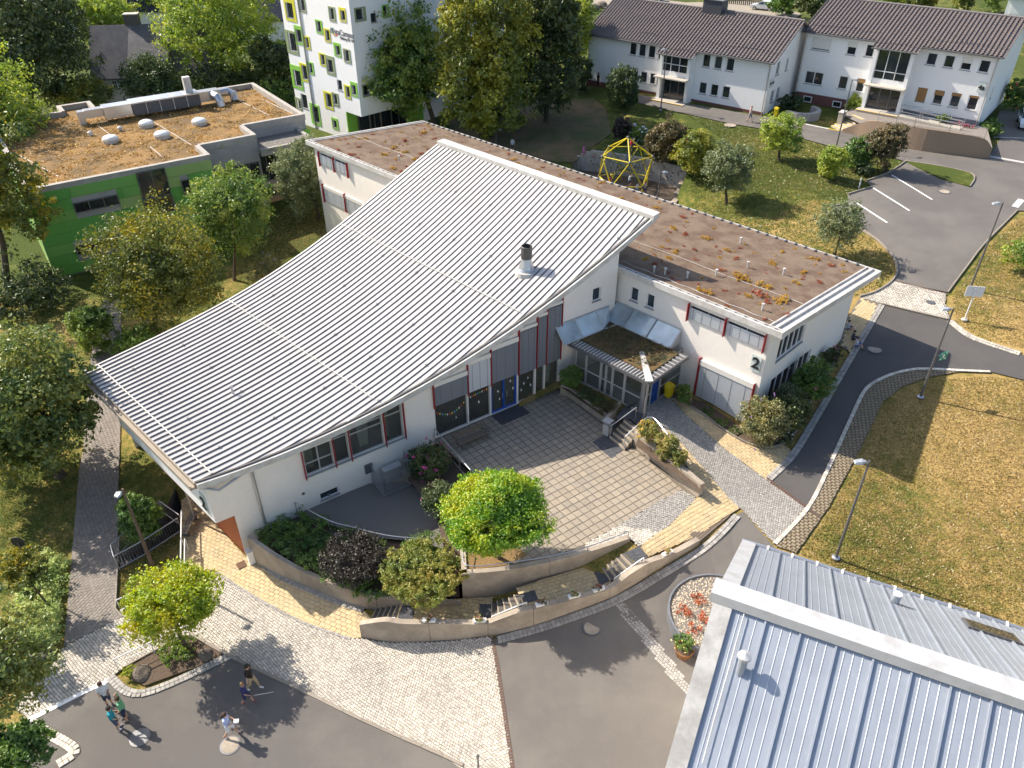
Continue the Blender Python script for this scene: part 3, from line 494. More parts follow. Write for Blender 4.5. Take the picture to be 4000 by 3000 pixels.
wall_line('courtyard_wall', rw, [1.0, .98, .95], .3, 'straight concrete wall with flowers on top at the right side of the courtyard', side=1, joints=(.5,), bottom=-.1)
pl_ = A(0, (1210,852),(1228,858),(1307,916)); wall_line('planter_wall', [np.array(p) for p in pl_], [.72, .72, .72], .18, 'low concrete planter wall below the glass entrance porch', bottom=-.1)
drape('planter_soil', A(.62, (1212,836),(1226,838),(1318,890),(1303,900)), M_soil, 0, zf=zflat(.62), step=.8)
st = flight((1316,946),(1349,974),(1354,904),(1386,928), 0, .8, 5, 'short flight of steps from the courtyard up to the glass entrance')
wall_line('stair_cheek', [np.array(at(1309,928,0)), np.array(at(1343,880,.5))], [.75, .95], .2, 'sloping concrete cheek wall left of the entrance steps', bottom=-.1, side=1)
drape('porch_floor', A(.8, (1330,905),(1345,880),(1375,868),(1400,880),(1388,925),(1360,905)), M_dark, 0, zf=zflat(.80))
drape('planter_bed', A(.8, (1372,962),(1388,925),(1420,915),(1440,950),(1475,985),(1512,1060)), M_soil, 0, zf=lambda q: np.linspace(.78, .78, len(q)))
# ================================================================ BUILDING HELPERS
M_wall = mat('white_render', (.87, .81, .735), .9, .03, 3, .12, 90, col2=(.76, .70, .62), c2scale=.35, c2amt=.25)
M_wallw = mat('white_render_clean', (.86, .85, .83), .9, .03, 3, .1, 90)
M_glass = glassmat('window_glass'); M_glasst = glassmat('clear_glass', (.085, .09, .085), .5); M_glassb = glassmat('skylight_glass', (.33, .40, .43), 0, .12)
M_alu = mat('aluminium_frame', (.50, .50, .49), .45, .05, 10, metal=.3); M_wframe = mat('white_frame', (.78, .78, .77), .5, .03, 10)
M_red = mat('red_fin', (.33, .02, .025), .5, .06, 10); M_blue = mat('blue_door', (.015, .07, .33), .4, .06, 10); M_sill = mat('grey_sill', (.33, .33, .33), .5, .08, 10)
M_blind = mat('blind_slat', (.72, .75, .78), .5, .05, 10, metal=.2); M_blindg = mat('blind_slat_grey', (.27, .29, .32), .5, .05, 10, metal=.2); M_blindbox = mat('blind_box', (.74, .71, .65), .6, .05, 10)
def wallmesh(b, fr, v, out, u0, u1, zb, zt, ops=(), depth=.2, du=1.0, mi=0):
    """outer face of a wall with real openings and their reveals; zb, zt may depend on u"""
    fb = zb if callable(zb) else (lambda u: zb); ft = zt if callable(zt) else (lambda u: zt)
    us = sorted({round(x, 4) for x in [u0, u1] + [k for o in ops for k in o[:2] if u0 <= k <= u1]}); uu = []
    for a, c in zip(us[:-1], us[1:]):
        n = max(1, int(math.ceil((c - a) / du))) if (callable(zb) or callable(zt)) else 1; uu += [a + (c - a) * k / n for k in range(n)]
    uu.append(us[-1])
    for a, c in zip(uu[:-1], uu[1:]):
        m_ = (a + c) / 2; hs = sorted([o for o in ops if o[0] - 1e-6 < m_ < o[1] + 1e-6], key=lambda o: o[2]); lo = None
        prev = (fb(a), fb(c))
        for o in hs + [None]:
            nxt = (ft(a), ft(c)) if o is None else (o[2], o[2])
            if nxt[0] > prev[0] + 1e-4 or nxt[1] > prev[1] + 1e-4: b.quad(fr.P(a, v, prev[0]), fr.P(c, v, prev[1]), fr.P(c, v, nxt[1]), fr.P(a, v, nxt[0]), mi)
            if o is not None: prev = (min(o[3], ft(a)), min(o[3], ft(c)))
    w = v - out * depth
    for o in ops:
        a, c, z0, z1 = o[:4]
        b.quad(fr.P(a, v, z0), fr.P(a, w, z0), fr.P(a, w, z1), fr.P(a, v, z1), mi); b.quad(fr.P(c, v, z0), fr.P(c, w, z0), fr.P(c, w, z1), fr.P(c, v, z1), mi)
        b.quad(fr.P(a, v, z0), fr.P(c, v, z0), fr.P(c, w, z0), fr.P(a, w, z0), mi); b.quad(fr.P(a, v, z1), fr.P(c, v, z1), fr.P(c, w, z1), fr.P(a, w, z1), mi)
    return b
def window(root, fr, v, out, r, nx=1, ny=1, fw=.07, fm=None, gm=None, depth=.14, sill=True, name='window', splits=None, blind=0, blindm=None):
    u0, u1, z0, z1 = r[:4]; b = MB(); y0, y1 = v - out * depth, v - out * (depth - .07); fm = fm or M_wframe; gm = gm or M_glass
    xs = [u0 + (u1 - u0) * k / nx for k in range(nx + 1)]; zs = splits or [z0 + (z1 - z0) * k / ny for k in range(ny + 1)]
    for x in xs: c = min(max(x, u0 + fw / 2), u1 - fw / 2); b.box(fr, c - fw / 2, c + fw / 2, min(y0, y1), max(y0, y1), z0, z1)
    for z in zs: c = min(max(z, z0 + fw / 2), z1 - fw / 2); b.box(fr, u0 + fw, u1 - fw, min(y0, y1) + .004, max(y0, y1) - .004, c - fw / 2, c + fw / 2)
    wo = b.build(name, fm, root); yp = v - out * (depth - .02)
    for i in range(nx):
        for j in range(len(zs) - 1):
            MB().quad(fr.P(xs[i] + fw * .4, yp, zs[j] + fw * .4), fr.P(xs[i + 1] - fw * .4, yp, zs[j] + fw * .4), fr.P(xs[i + 1] - fw * .4, yp, zs[j + 1] - fw * .4), fr.P(xs[i] + fw * .4, yp, zs[j + 1] - fw * .4)).build('pane', gm, wo)
    if sill:
        a_, c_ = sorted((v - out * .1, v + out * .06)); MB().box(fr, u0 - .05, u1 + .05, a_, c_, z0 - .05, z0 + .004).build('sill', M_sill, wo)
    if blind:
        y = v - out * (depth - .09); zb = z1 - (z1 - z0) * blind; MB().box(fr, u0 + .03, u1 - .03, min(y, y + out * .02), max(y, y + out * .02), zb, z1 - .01).build('roller_blind', blindm or M_blind, wo)
    return wo
def venetian(root, fr, v, out, r, gap=.09, boxh=.3, proud=.16, cols=3, tilt=.028, boxm=None, zbox=True, sm=None):
    """outside venetian blind: box, slats, ladder cords"""
    u0, u1, z0, z1 = r[:4]; b = MB(); y = v + out * proud * .6; n = int((z1 - z0 - boxh) / gap)
    for k in range(n):
        z = z0 + gap * (k + .3); b.add([fr.P(u0 + .03, y - out * .03, z + tilt), fr.P(u1 - .03, y - out * .03, z + tilt), fr.P(u1 - .03, y + out * .035, z - tilt), fr.P(u0 + .03, y + out * .035, z - tilt)], [(0, 1, 2, 3)])
        b.add([fr.P(u0 + .03, y + out * .035, z - tilt), fr.P(u1 - .03, y + out * .035, z - tilt), fr.P(u1 - .03, y + out * .04, z + gap * .78 - tilt), fr.P(u0 + .03, y + out * .04, z + gap * .78 - tilt)], [(0, 1, 2, 3)])
    bo = b.build('blind', sm or M_blind, root)
    for k in range(cols):
        u = u0 + (u1 - u0) * (k + .5) / cols; MB().box(fr, u - .008, u + .008, min(y + out * .042, y + out * .05), max(y + out * .042, y + out * .05), z0, z1 - boxh).build('cord', M_dsteel, bo)
    if zbox: MB().box(fr, u0, u1, min(v, v + out * proud), max(v, v + out * proud), z1 - boxh, z1).build('blind_box', boxm or M_blindbox, bo)
    return bo
def fin(root, fr, v, out, u, z0, z1, w=.04, d=.17): return MB().box(fr, u - w / 2, u + w / 2, min(v + out * .01, v + out * d), max(v + out * .01, v + out * d), z0, z1).build('guide_rail', M_red, root)
def text(s, fr, v, out, u, z, size, m, root, name='lettering', ext=.01, align='CENTER', bold=0, flip=1):
    c = bpy.data.curves.new(name, 'FONT'); c.body = s; c.size = size; c.extrude = ext; c.align_x = align; c.align_y = 'CENTER'; c.offset = bold
    o = bpy.data.objects.new(name, c); COL.objects.link(o); x = Vector(fr.e) * flip; zz = Vector((0, 0, 1)); y = x.cross(zz)
    M_ = Matrix((x, zz, x.cross(zz))).transposed().to_4x4(); M_.translation = Vector(fr.P(u, v + out * .03, z)); me = bpy.data.meshes.new_from_object(o); bpy.data.objects.remove(o); bpy.data.curves.remove(c)
    me.transform(M_); me.transform(Matrix.Translation(-Vector(org(root)))); me.materials.clear(); me.materials.append(m); ob_ = bpy.data.objects.new(name, me); link(ob_, root); ORG[ob_.name] = org(root); return ob_
# ================================================================ SCHOOL BUILDING: hall with curved roof, wing with sedum roof
l1 = at(182, 805, 3.4); l2 = at(412, 1050, 3.4); HR = Fr(l1, 44.5); HFr = Fr(at(940, 948, 0), 55.0); WC = at(1690, 722, 7.2); W = Fr(WC, -45.5)
ZR = [-3.46789419e-05, 1.21407995e-02, -6.70442794e-02, 3.412]
def zr(u): return float(np.polyval(ZR, max(u, 0)))
UM = 28.0
def vback(u): return -.9 * (1 - min(1, abs(2 * u / 28 - 1)) ** 4)
_HRP = HR.P
def _warp(u, v, z): return _HRP(u, v + (vback(min(max(u, 0), 28)) * max(0, 1 - max(v, 0) / 13) if v < 13 else 0), z)
def vfront(u): return 13.4 + 5.75 * (u + .25) / 28.4
def ufront(v): return max(0.0, (v - 13.4) * 28.4 / 5.75 - .25)
HR.P = _warp
school = thing('school_building', HFr.P(0, 0, 0), 'white school building with curved ribbed metal roof and flat sedum-roofed wing', 'building')
M_metal = mat('roof_metal', (.60, .575, .55), .5, .04, 5, metal=.08, col2=(.50, .475, .45), c2scale=.6, c2amt=.6); M_seam = mat('roof_seam', (.10, .10, .105), .45, .06, 6, metal=.3)  # seams are panel metal; their shadow lines are painted in as dark colour
M_trim = mat('roof_trim', (.62, .60, .57), .5, .1, 8, col2=(.40, .37, .32), c2scale=1.5, c2amt=.5); M_fascia = mat('weathered_fascia', (.34, .29, .23), .8, .15, 6)
pitch = .405; nP = int(19.15 / pitch)
def upath(v, us, n=26): return [us + (UM - us) * k / n for k in range(n + 1)]
for i in range(nP + 1):
    va, vb = i * pitch, min((i + 1) * pitch, vfront(UM) - .02)
    if vb - va < .05: break
    sa, sb = ufront(va), ufront(vb); b = MB(); cs = [(0, 0), (.32, 0), (.335, .012), (.35, 0), (.65, 0), (.665, .012), (.68, 0), (1, 0)]; rows_ = []
    if sa > 27.5: break
    n = max(3, int(26 * (UM - sa) / UM))
    for k in range(n + 1):
        r_ = []
        for f, h in cs: us = sa + (sb - sa) * f; u = us + (UM - us) * k / n; r_.append(HR.P(u, va + (vb - va) * f, zr(u) + h))
        rows_.append(r_)
    k0 = len(cs); b.v = [tuple(p) for r_ in rows_ for p in r_]; b.f = [(q * k0 + j, q * k0 + j + 1, (q + 1) * k0 + j + 1, (q + 1) * k0 + j) for q in range(n) for j in range(k0 - 1)]; b.m = [0] * len(b.f)
    b.build('roof_panel', M_metal, school)
    s_ = MB(); us = [sa + (UM - sa) * k / n for k in range(n + 1)]
    for a_, c_ in zip(us[:-1], us[1:]):
        q = lambda u, h: [HR.P(u, va - .02, zr(u) + h), HR.P(u, va + .02, zr(u) + h)]
        A0, A1, B0, B1 = q(a_, -.01), q(a_, .065), q(c_, -.01), q(c_, .065)
        s_.quad(A0[0], B0[0], B1[0], A1[0]); s_.quad(A1[0], B1[0], B1[1], A1[1]); s_.quad(A1[1], B1[1], B0[1], A0[1])
    so2 = s_.build('roof_seam', M_seam, school)
    if i % 8 == 5:
        for k in range(2, n, 3):
            u = us[k]; MB().bx(HR.P(u, va, zr(u) + .06), .12, .1, .06, 44.5).build('seam_clamp', M_dsteel, so2)
deck = MB(); N_ = 28
for k in range(N_):
    u, w_ = .0 + UM * k / N_, UM * (k + 1) / N_
    for dz0, dz1 in ((-.30, -.02),):
        deck.hexa([HR.P(u, 0, zr(u) + dz0), HR.P(u, vfront(u), zr(u) + dz0), HR.P(w_, vfront(w_), zr(w_) + dz0), HR.P(w_, 0, zr(w_) + dz0)], [HR.P(u, 0, zr(u) + dz1), HR.P(u, vfront(u), zr(u) + dz1), HR.P(w_, vfront(w_), zr(w_) + dz1), HR.P(w_, 0, zr(w_) + dz1)])
deck.build('roof_deck', M_fascia, school)
g_ = MB(); g2 = MB()
for k in range(N_):
    u, w_ = UM * k / N_, UM * (k + 1) / N_; v0, v1 = vfront(u), vfront(w_)
    g_.hexa([HR.P(u, v0 + .02, zr(u) - .32), HR.P(u, v0 + .16, zr(u) - .32), HR.P(w_, v1 + .16, zr(w_) - .32), HR.P(w_, v1 + .02, zr(w_) - .32)], [HR.P(u, v0 + .02, zr(u) + .03), HR.P(u, v0 + .16, zr(u) + .03), HR.P(w_, v1 + .16, zr(w_) + .03), HR.P(w_, v1 + .02, zr(w_) + .03)])
    g2.hexa([HR.P(u, v0 - .14, zr(u) + .0), HR.P(u, v0 + .015, zr(u) + .0), HR.P(w_, v1 + .015, zr(w_) + .0), HR.P(w_, v1 - .14, zr(w_))], [HR.P(u, v0 - .14, zr(u) + .07), HR.P(u, v0 + .015, zr(u) + .1), HR.P(w_, v1 + .015, zr(w_) + .1), HR.P(w_, v1 - .14, zr(w_) + .07)])
g_.build('fascia', M_trim, school); g2.build('verge_gutter', mat('dark_gutter', (.07, .065, .06), .6, .15, 8), school)
b = MB(); b.hexa([HR.P(UM - .35, -.1, zr(UM) - .2), HR.P(UM - .35, vfront(UM) + .2, zr(UM) - .2), HR.P(UM + .25, vfront(UM) + .2, zr(UM) - .2), HR.P(UM + .25, -.1, zr(UM) - .2)], [HR.P(UM - .35, -.1, zr(UM) + .1), HR.P(UM - .35, vfront(UM) + .2, zr(UM) + .1), HR.P(UM + .25, vfront(UM) + .2, zr(UM) + .16), HR.P(UM + .25, -.1, zr(UM) + .16)]); b.build('ridge_cap', M_trim, school)
b = MB()
for k in range(N_):
    u, w_ = UM * k / N_, UM * (k + 1) / N_; b.hexa([HR.P(u, -.12, zr(u) - .3), HR.P(u, .0, zr(u) - .3), HR.P(w_, .0, zr(w_) - .3), HR.P(w_, -.12, zr(w_) - .3)], [HR.P(u, -.12, zr(u) + .07), HR.P(u, .0, zr(u) + .07), HR.P(w_, .0, zr(w_) + .07), HR.P(w_, -.12, zr(w_) + .07)])
b.build('verge_trim', M_trim, school)
b = MB(); b.box(HR, -.28, -.02, -.12, 13.3, 3.02, 3.14); b.box(HR, -.30, -.25, -.12, 13.3, 3.14, 3.3); b.box(HR, -.05, .0, -.12, 13.3, 3.1, 3.36); b.build('eaves_gutter', M_fascia, school)
MB().tube([HR.P(.85, .1, zr(.85) + .16), HR.P(.85, 13.4, zr(.85) + .16)], .035).build('snow_guard', M_trim, school)
def onroof(x, y):
    z = 5.0
    for _ in range(30): p = at(x, y, z); z = .6 * z + .4 * zr(HR.uv(p)[0])
    return at(x, y, z)
for a_, b_ in (((488,648),(808,864)), ((735,490),(1128,674))):
    pa, pb_ = onroof(*a_), onroof(*b_); ua = (HR.uv(pa)[0] + HR.uv(pb_)[0]) / 2; MB().tube([HR.P(ua, .08, zr(ua) + .13), HR.P(ua, HR.uv(pb_)[1], zr(ua) + .13)], .03).build('snow_guard', M_trim, school)
p = onroof(1137, 584); fl = MB().lathe(p, [(.52, -.25), (.52, .12), (.47, .2), (.30, .75), (.29, .8)], 18).build('flue', M_steel, school, smooth=False)
MB().lathe(p + [0, 0, .82], [(.33, 0), (.34, .02), (.34, .78), (.31, .8), (.29, .78), (.29, .3)], 18).build('flue_pipe', mat('sooty_steel', (.10, .10, .095), .5, .2, 6, metal=.4), fl)
MB().lathe(p, [(.72, -.3), (.66, .03), (.55, .06)], 18).build('flue_base', M_trim, fl)
p = onroof(503, 850); MB().tube([p, p + [0, 0, .45]], .06, 8).tube([p + [0, 0, .45], p + [0, 0, .6]], .09, 8).build('vent_pipe', M_trim, school)
# facade of the hall
def htop(u): q = HR.uv(HFr.P(u, 0, 0)); return zr(q[0]) - .28
fops = [(-7.78, -6.17, 1.1, 3.0), (-6.1, -5.25, 1.1, 3.2), (-5.15, -3.17, 1.1, 3.4), (-3.05, -1.95, 1.1, 3.6), (.1, 2.3, .05, 3.9), (2.36, 3.9, .05, 4.5), (3.97, 5.86, .02, 4.9), (5.95, 7.2, .05, 5.4), (7.28, 7.95, .05, 5.9), (8.0, 9.05, .05, 6.3), (11.5, 12.15, 5.4, 6.3), (-7.3, -6.2, -.95, -.45)]
b = MB(); wallmesh(b, HFr, 0, 1, -11.8, 13.4, -2.6, htop, fops); b2 = wallmesh(MB(), HFr, 0, 1, -12.75, -11.8, .5, htop)
b.build('facade', M_wall, school); b2.build('facade', M_wall, school)
LW = Fr(HFr.P(-12.75, 0, 0), -45.5); wallmesh(MB(), LW, 0, -1, 0, 11.2, .5, lambda u: 3.12).build('end_wall', M_wallw, school)
MB().add([LW.P(0, 0, .5), LW.P(11.2, 0, .5), LW.P(11.2, 1.2, .5), HFr.P(-11.6, 0, .5)], [(0, 1, 2, 3)]).build('soffit', M_wall, school)
M_terra = mat('terracotta_render', (.42, .135, .055), .85, .08, 5, .1, 60)
LO = Fr(HFr.P(-11.8, 0, 0), -45.5); wallmesh(MB(), LO, 0, -1, 0, 11, -2.6, .5).build('end_wall', M_terra, school)
lb = thing('notice', LW.P(.7, -.05, 1.2), 'narrow pale board with the number 2 on the end wall beside the yellow path', 'house sign'); MB().box(LW, .45, .95, -.06, -.02, .9, 2.1).build('board', mat('sign_plate', (.62, .68, .63), .4, .04, 8), lb); text('2', LW, -.06, -1, .7, 1.45, 1.0, mat('sign_black', (.02, .02, .022), .5, 0), lb, flip=-1, bold=.03)
BWp = Fr(HR.P(0, .9, 0), 44.5); wallmesh(MB(), BWp, 0, -1, 1.0, 25, -2.6, lambda u: zr(u) - .28).build('rear_wall', M_wall, school)
# interior: floor and curtains seen through the glass
q_ = [HFr.P(-11, -.5, -.02), HFr.P(13, -.5, -.02), HFr.P(13, -9, -.02), HFr.P(-11, -12, -.02)]; MB().quad(*q_).build('interior_floor', mat('interior_floor', (.16, .12, .08), .6, .1, 4), school)
M_cur = mat('curtain', (.62, .66, .52), .9, .12, 16)
def curtain(u0, u1, z0, z1, waist=1.0):
    b = MB(); n = 16
    for k in range(n):
        a, c = k / n, (k + 1) / n; f = lambda t, q: u0 + (u1 - u0) * (.5 + (t - .5) * q); w1 = lambda t: -.55 + .07 * math.sin(t * 30)
        b.quad(HFr.P(f(a, .6), w1(a), z0), HFr.P(f(c, .6), w1(c), z0), HFr.P(f(c, waist), w1(c), z1), HFr.P(f(a, waist), w1(a), z1))
    b.build('curtain', M_cur, school)
curtain(-7.7, -7.0, 1.15, 3.0); curtain(-4.6, -3.7, 1.15, 3.5); curtain(-3.0, -2.5, 1.15, 3.6); curtain(8.1, 8.9, .1, 2.4)
# windows of the hall
for r_, nx, sp, bh in ((fops[0], 2, [1.1, 1.85, 3.0], .32), (fops[1], 1, [1.1, 2.75, 3.2], 0), (fops[2], 1, [1.1, 2.6, 3.0, 3.4], .3), (fops[3], 1, [1.1, 2.9, 3.6], .3)):
    window(school, HFr, 0, 1, r_, nx, 2, .07, M_alu, M_glasst, splits=sp, sill=False)
    if bh: MB().box(HFr, r_[0], r_[1], -.05, .17, r_[3] - .05, r_[3] + bh).build('blind_box', M_blindbox, school)
MB().box(HFr, -7.85, -1.9, -.05, .1, 1.02, 1.095).build('sill', M_sill, school)
for u in (-7.85, -6.13, -5.2, -3.1, -1.88): fin(school, HFr, 0, 1, u, .95, htop(u) - .02)
window(school, HFr, 0, 1, fops[11], 1, 1, .05, M_wframe, M_glass); window(school, HFr, 0, 1, fops[10], 1, 1, .06, M_wframe, M_glass)
for r_, nx in ((fops[4], 1), (fops[5], 1), (fops[7], 1), (fops[8], 1), (fops[9], 1)):
    window(school, HFr, 0, 1, (r_[0], r_[1], .05, 2.6), nx, 1, .06, M_alu, M_glasst, sill=False, name='shop_window')
    venetian(school, HFr, 0, 1, (r_[0], r_[1], 2.25 if r_[0] > 5 else 2.42, r_[3] + .1), boxh=.28 if r_[0] < 5 else .2, sm=None if 2.3 < r_[0] < 2.4 else M_blindg, tilt=.036)
dr = window(school, HFr, 0, 1, (3.97, 5.86, .02, 2.4), 2, 1, .13, M_blue, M_glasst, sill=False, name='door')
for u in (4.75, 5.08): MB().tube([HFr.P(u, .02, .95), HFr.P(u, .02, 1.35)], .02).build('handle', M_steel, dr)
venetian(school, HFr, 0, 1, (3.97, 5.86, 2.4, 5.0), boxh=.3, sm=M_blindg, tilt=.036)
for u in (.06, 2.33, 3.935, 5.91, 7.24, 7.975, 9.08): fin(school, HFr, 0, 1, u, 2.2, htop(u) - .02)
MB().box(HFr, 3.9, 6.0, .1, 1.2, .005, .035).build('doormat', mat('doormat', (.06, .065, .07), .95, .2, 30, .4, 60), school)
cols = [(.6, .07, .05), (.75, .5, .05), (.1, .35, .55), (.15, .4, .12), (.7, .68, .6)]
bun = thing('bunting', HFr.P(.3, -.1, 1.4), 'string of small coloured pennants hanging inside the hall glazing', 'bunting')
for k in range(22):
    t = k / 21; u = .25 + 3.4 * t; z = 1.75 - .5 * math.sin(min(t * 1.7, 1) * math.pi) + .3 * t; MB().add([HFr.P(u, -.09, z), HFr.P(u + .12, -.09, z), HFr.P(u + .06, -.085, z - .16)], [(0, 1, 2)]).build('pennant', mat('pennant%d' % (k % 5), cols[k % 5], .8, 0), bun)
for k, (u, z) in enumerate(((1.5, .75), (3.1, 1.2), (4.4, 1.5), (4.5, .9), (5.3, 1.9), (5.5, 1.3), (6.4, 1.2), (6.7, 1.5), (6.9, .9), (6.2, .8))):
    MB().add([HFr.P(u, .03 if 4 < u < 5.9 else -.09, z), HFr.P(u + .1, .03 if 4 < u < 5.9 else -.09, z + .05), HFr.P(u + .02, .03 if 4 < u < 5.9 else -.09, z + .24)], [(0, 1, 2)]).build('paper_cutout', M_white, school)
dp = [HFr.P(-12.4, .25, 2.5), HFr.P(-10.7, .12, 3.05), HFr.P(-10.45, .1, 2.9), HFr.P(-10.45, .1, -1.4), HFr.P(-10.45, .1, -1.6)]; MB().tube([HR.P(-.15, 13.0, 3.0), HFr.P(-12.2, .35, 2.75)] + dp[1:], .07, 8).build('drainpipe', M_steel, school)
for px_ in ((385, 1085),): MB().tube([HR.P(-.15, 9.2, 3.0), HR.P(.6, 9.4, 2.4), HR.P(.6, 9.4, -2.3)], .06, 8).build('drainpipe', M_steel, school)
MB().box(HFr, -4.55, -4.1, 0, .12, -.35, .25).build('wall_box', M_dsteel, school)
for px_, nm in (((655,1066),'wall_vent'), ((710,1068),'wall_vent')):
    u, z = HFr.on(0, *px_); MB().lathe((0, 0, 0), [(.1, 0), (.1, .03)], 10).build('wall_vent', M_dsteel, school) if 0 else MB().box(HFr, u - .08, u + .08, 0, .03, z - .08, z + .08).build(nm, M_dsteel, school)
# ---- wing
def zw(v): return 7.2 - 1.12 * v / 13.1
WL, WD = 45.1, 13.1
wf = .3; ue = .72
wops = [(.98, 3.38, 5.72, 6.52), (3.46, 5.85, 5.72, 6.52), (1.05, 4.5, .75, 3.1), (8.35, 8.95, 5.2, 6.15), (9.55, 10.15, 5.2, 6.15)]
lops = [(39.6, 41.4, 5.6, 6.5), (41.5, 43.5, 5.6, 6.5), (37.6, 40.4, 2.2, 3.6), (40.5, 43.6, 2.2, 3.6)]
b = MB(); wallmesh(b, W, wf, -1, ue, WL - .8, -1.5, zw(wf) - .3, wops + lops); b.build('wing_wall', M_wall, school)
EW = Fr(W.P(ue, 0, 0), 44.5)
eops = [(1.7, 4.85, 4.25, 5.72), (1.75, 4.95, 1.2, 3.0), (5.1, 6.65, 1.2, 2.95)]
wallmesh(MB(), EW, 0, 1, wf, 11.4, -.6, lambda u: zw(u) - .3, eops).build('wing_wall', M_wall, school)
LE = Fr(W.P(WL - .8, 0, 0), 44.5); wallmesh(MB(), LE, 0, -1, wf, 11.4, -2, lambda u: zw(u) - .3).build('wing_wall', M_wall, school)
BK = Fr(W.P(0, 11.4, 0), -45.5); wallmesh(MB(), BK, 0, 1, ue, WL - .8, -1, zw(11.4) - .3).build('wing_wall', M_wall, school)
M_rsoil = mat('roof_substrate', (.20, .145, .10), .97, .45, 16, .9, 26, col2=(.125, .075, .05), c2scale=.9, c2amt=.85, detail=6)
def roofslab(u0, u1, v0, v1, dz0, dz1, nm, m): return MB().hexa([W.P(u0, v0, zw(v0) + dz0), W.P(u0, v1, zw(v1) + dz0), W.P(u1, v1, zw(v1) + dz0), W.P(u1, v0, zw(v0) + dz0)], [W.P(u0, v0, zw(v0) + dz1), W.P(u0, v1, zw(v1) + dz1), W.P(u1, v1, zw(v1) + dz1), W.P(u1, v0, zw(v0) + dz1)]).build(nm, m, school)
roofslab(.02, WL - .02, .02, WD - .02, -.32, -.06, 'wing_roof', M_trim); roofslab(1.0, WL - .5, .42, WD - .12, -.04, -.01, 'green_roof', M_rsoil)
roofslab(0, WL, 0, .13, -.3, .06, 'roof_edge', M_trim); roofslab(0, WL, .33, .40, -.05, .05, 'gravel_stop', M_trim); roofslab(0, WL, WD - .1, WD, -.3, .06, 'roof_edge', M_trim)
roofslab(0, .15, .13, WD - .1, -.3, .07, 'roof_edge', M_trim); roofslab(.5, .62, .4, WD - .1, -.05, .07, 'roof_edge', M_trim); roofslab(.9, .98, .4, WD - .1, -.05, .05, 'gravel_stop', M_trim); roofslab(WL - .15, WL, .13, WD - .1, -.3, .07, 'roof_edge', M_trim); roofslab(WL - .5, WL - .42, .4, WD - .1, -.05, .05, 'gravel_stop', M_trim)
for k in range(72):                                   # small brackets across the eaves gutter
    u = .5 + k * .62
    if 12 < u < 31: continue
    MB().hexa([W.P(u, .13, zw(.1) - .05), W.P(u, .33, zw(.3) - .05), W.P(u + .08, .33, zw(.3) - .05), W.P(u + .08, .13, zw(.1) - .05)], [W.P(u, .13, zw(.1) + .03), W.P(u, .33, zw(.3) + .03), W.P(u + .08, .33, zw(.3) + .03), W.P(u + .08, .13, zw(.1) + .03)]).build('gutter_bracket', M_dsteel, school)
for k in range(60):
    u = 1.5 + k * .72; MB().box(W, u, u + .1, WD - .3, WD - .02, zw(WD) + .0, zw(WD) + .1).build('gutter_bracket', M_dsteel, school)
for v0, v1, u0, u1 in ((4.4, 4.5, 1, WL - 1), (.95, 1.0, 1, 11.5)): MB().tube([W.P(u0 + (u1 - u0) * k / 40, v0 + .05 * math.sin(k), zw(v0) + .03) for k in range(41)], .016, 5).build('lightning_wire', M_trim, school)
for k, (u, v) in enumerate(((7.4, 2.1), (9.2, 1.2), (8.6, 1.5), (6.5, 3.9), (3.9, 7.5), (5.9, 6.6), (2.2, 1.8), (36, 3), (8.4, 10))):
    q = W.P(u, v, zw(v)); MB().tube([q, q + [0, 0, .35]], .05, 8).tube([q + [0, 0, .35], q + [0, 0, .42]], .09, 8).build('roof_vent', M_trim, school)
for k in (0, 1): r_ = wops[k]; venetian(school, W, wf, -1, r_, gap=.07, boxh=.05, proud=.1, cols=4, zbox=False); window(school, W, wf, -1, r_, 2, 1, .05, M_alu, sill=True)
for u in (.93, 3.42, 5.9): fin(school, W, wf, -1, u, 5.5, 6.68, d=.24)
r_ = wops[2]; window(school, W, wf, -1, r_, 3, 1, .06, M_alu); venetian(school, W, wf, -1, (1.0, 4.55, .8, 3.4), gap=.085, boxh=.34, proud=.22, cols=4); fin(school, W, wf, -1, .96, .55, 3.35, d=.26); fin(school, W, wf, -1, 4.6, .75, 3.5, d=.26)
for k in (3, 4): window(school, W, wf, -1, wops[k], 1, 1, .07, M_wframe)
for k in range(4): r_ = lops[k]; window(school, W, wf, -1, r_, 2, 1, .05, M_alu); venetian(school, W, wf, -1, r_, gap=.08, boxh=.06 if k < 2 else .3, proud=.12, cols=3, zbox=k > 1)
for u in (39.5, 41.45, 43.6): fin(school, W, wf, -1, u, 5.3, 6.6, d=.2)
for u in (37.5, 40.45, 43.7): fin(school, W, wf, -1, u, 2.0, 3.7, d=.2)
for k, r_ in enumerate(eops): window(school, EW, 0, 1, r_, (5, 4, 2)[k], 1, .08, M_wframe, splits=None if k else [4.25, 5.72])
for k_, (u, z) in enumerate(((1.2, 4.65),)):
    sg = thing('house_sign', W.P(u, wf - .08, z - .5), 'pale glass plate with a black number 2 on the white wing wall', 'house sign'); MB().box(W, u - .3, u + .3, wf - .07, wf - .04, z - .5, z + .52).build('plate', MATS['sign_plate'], sg); text('2', W, wf - .07, -1, u, z, .95, MATS['sign_black'], sg, flip=-1, bold=.03)
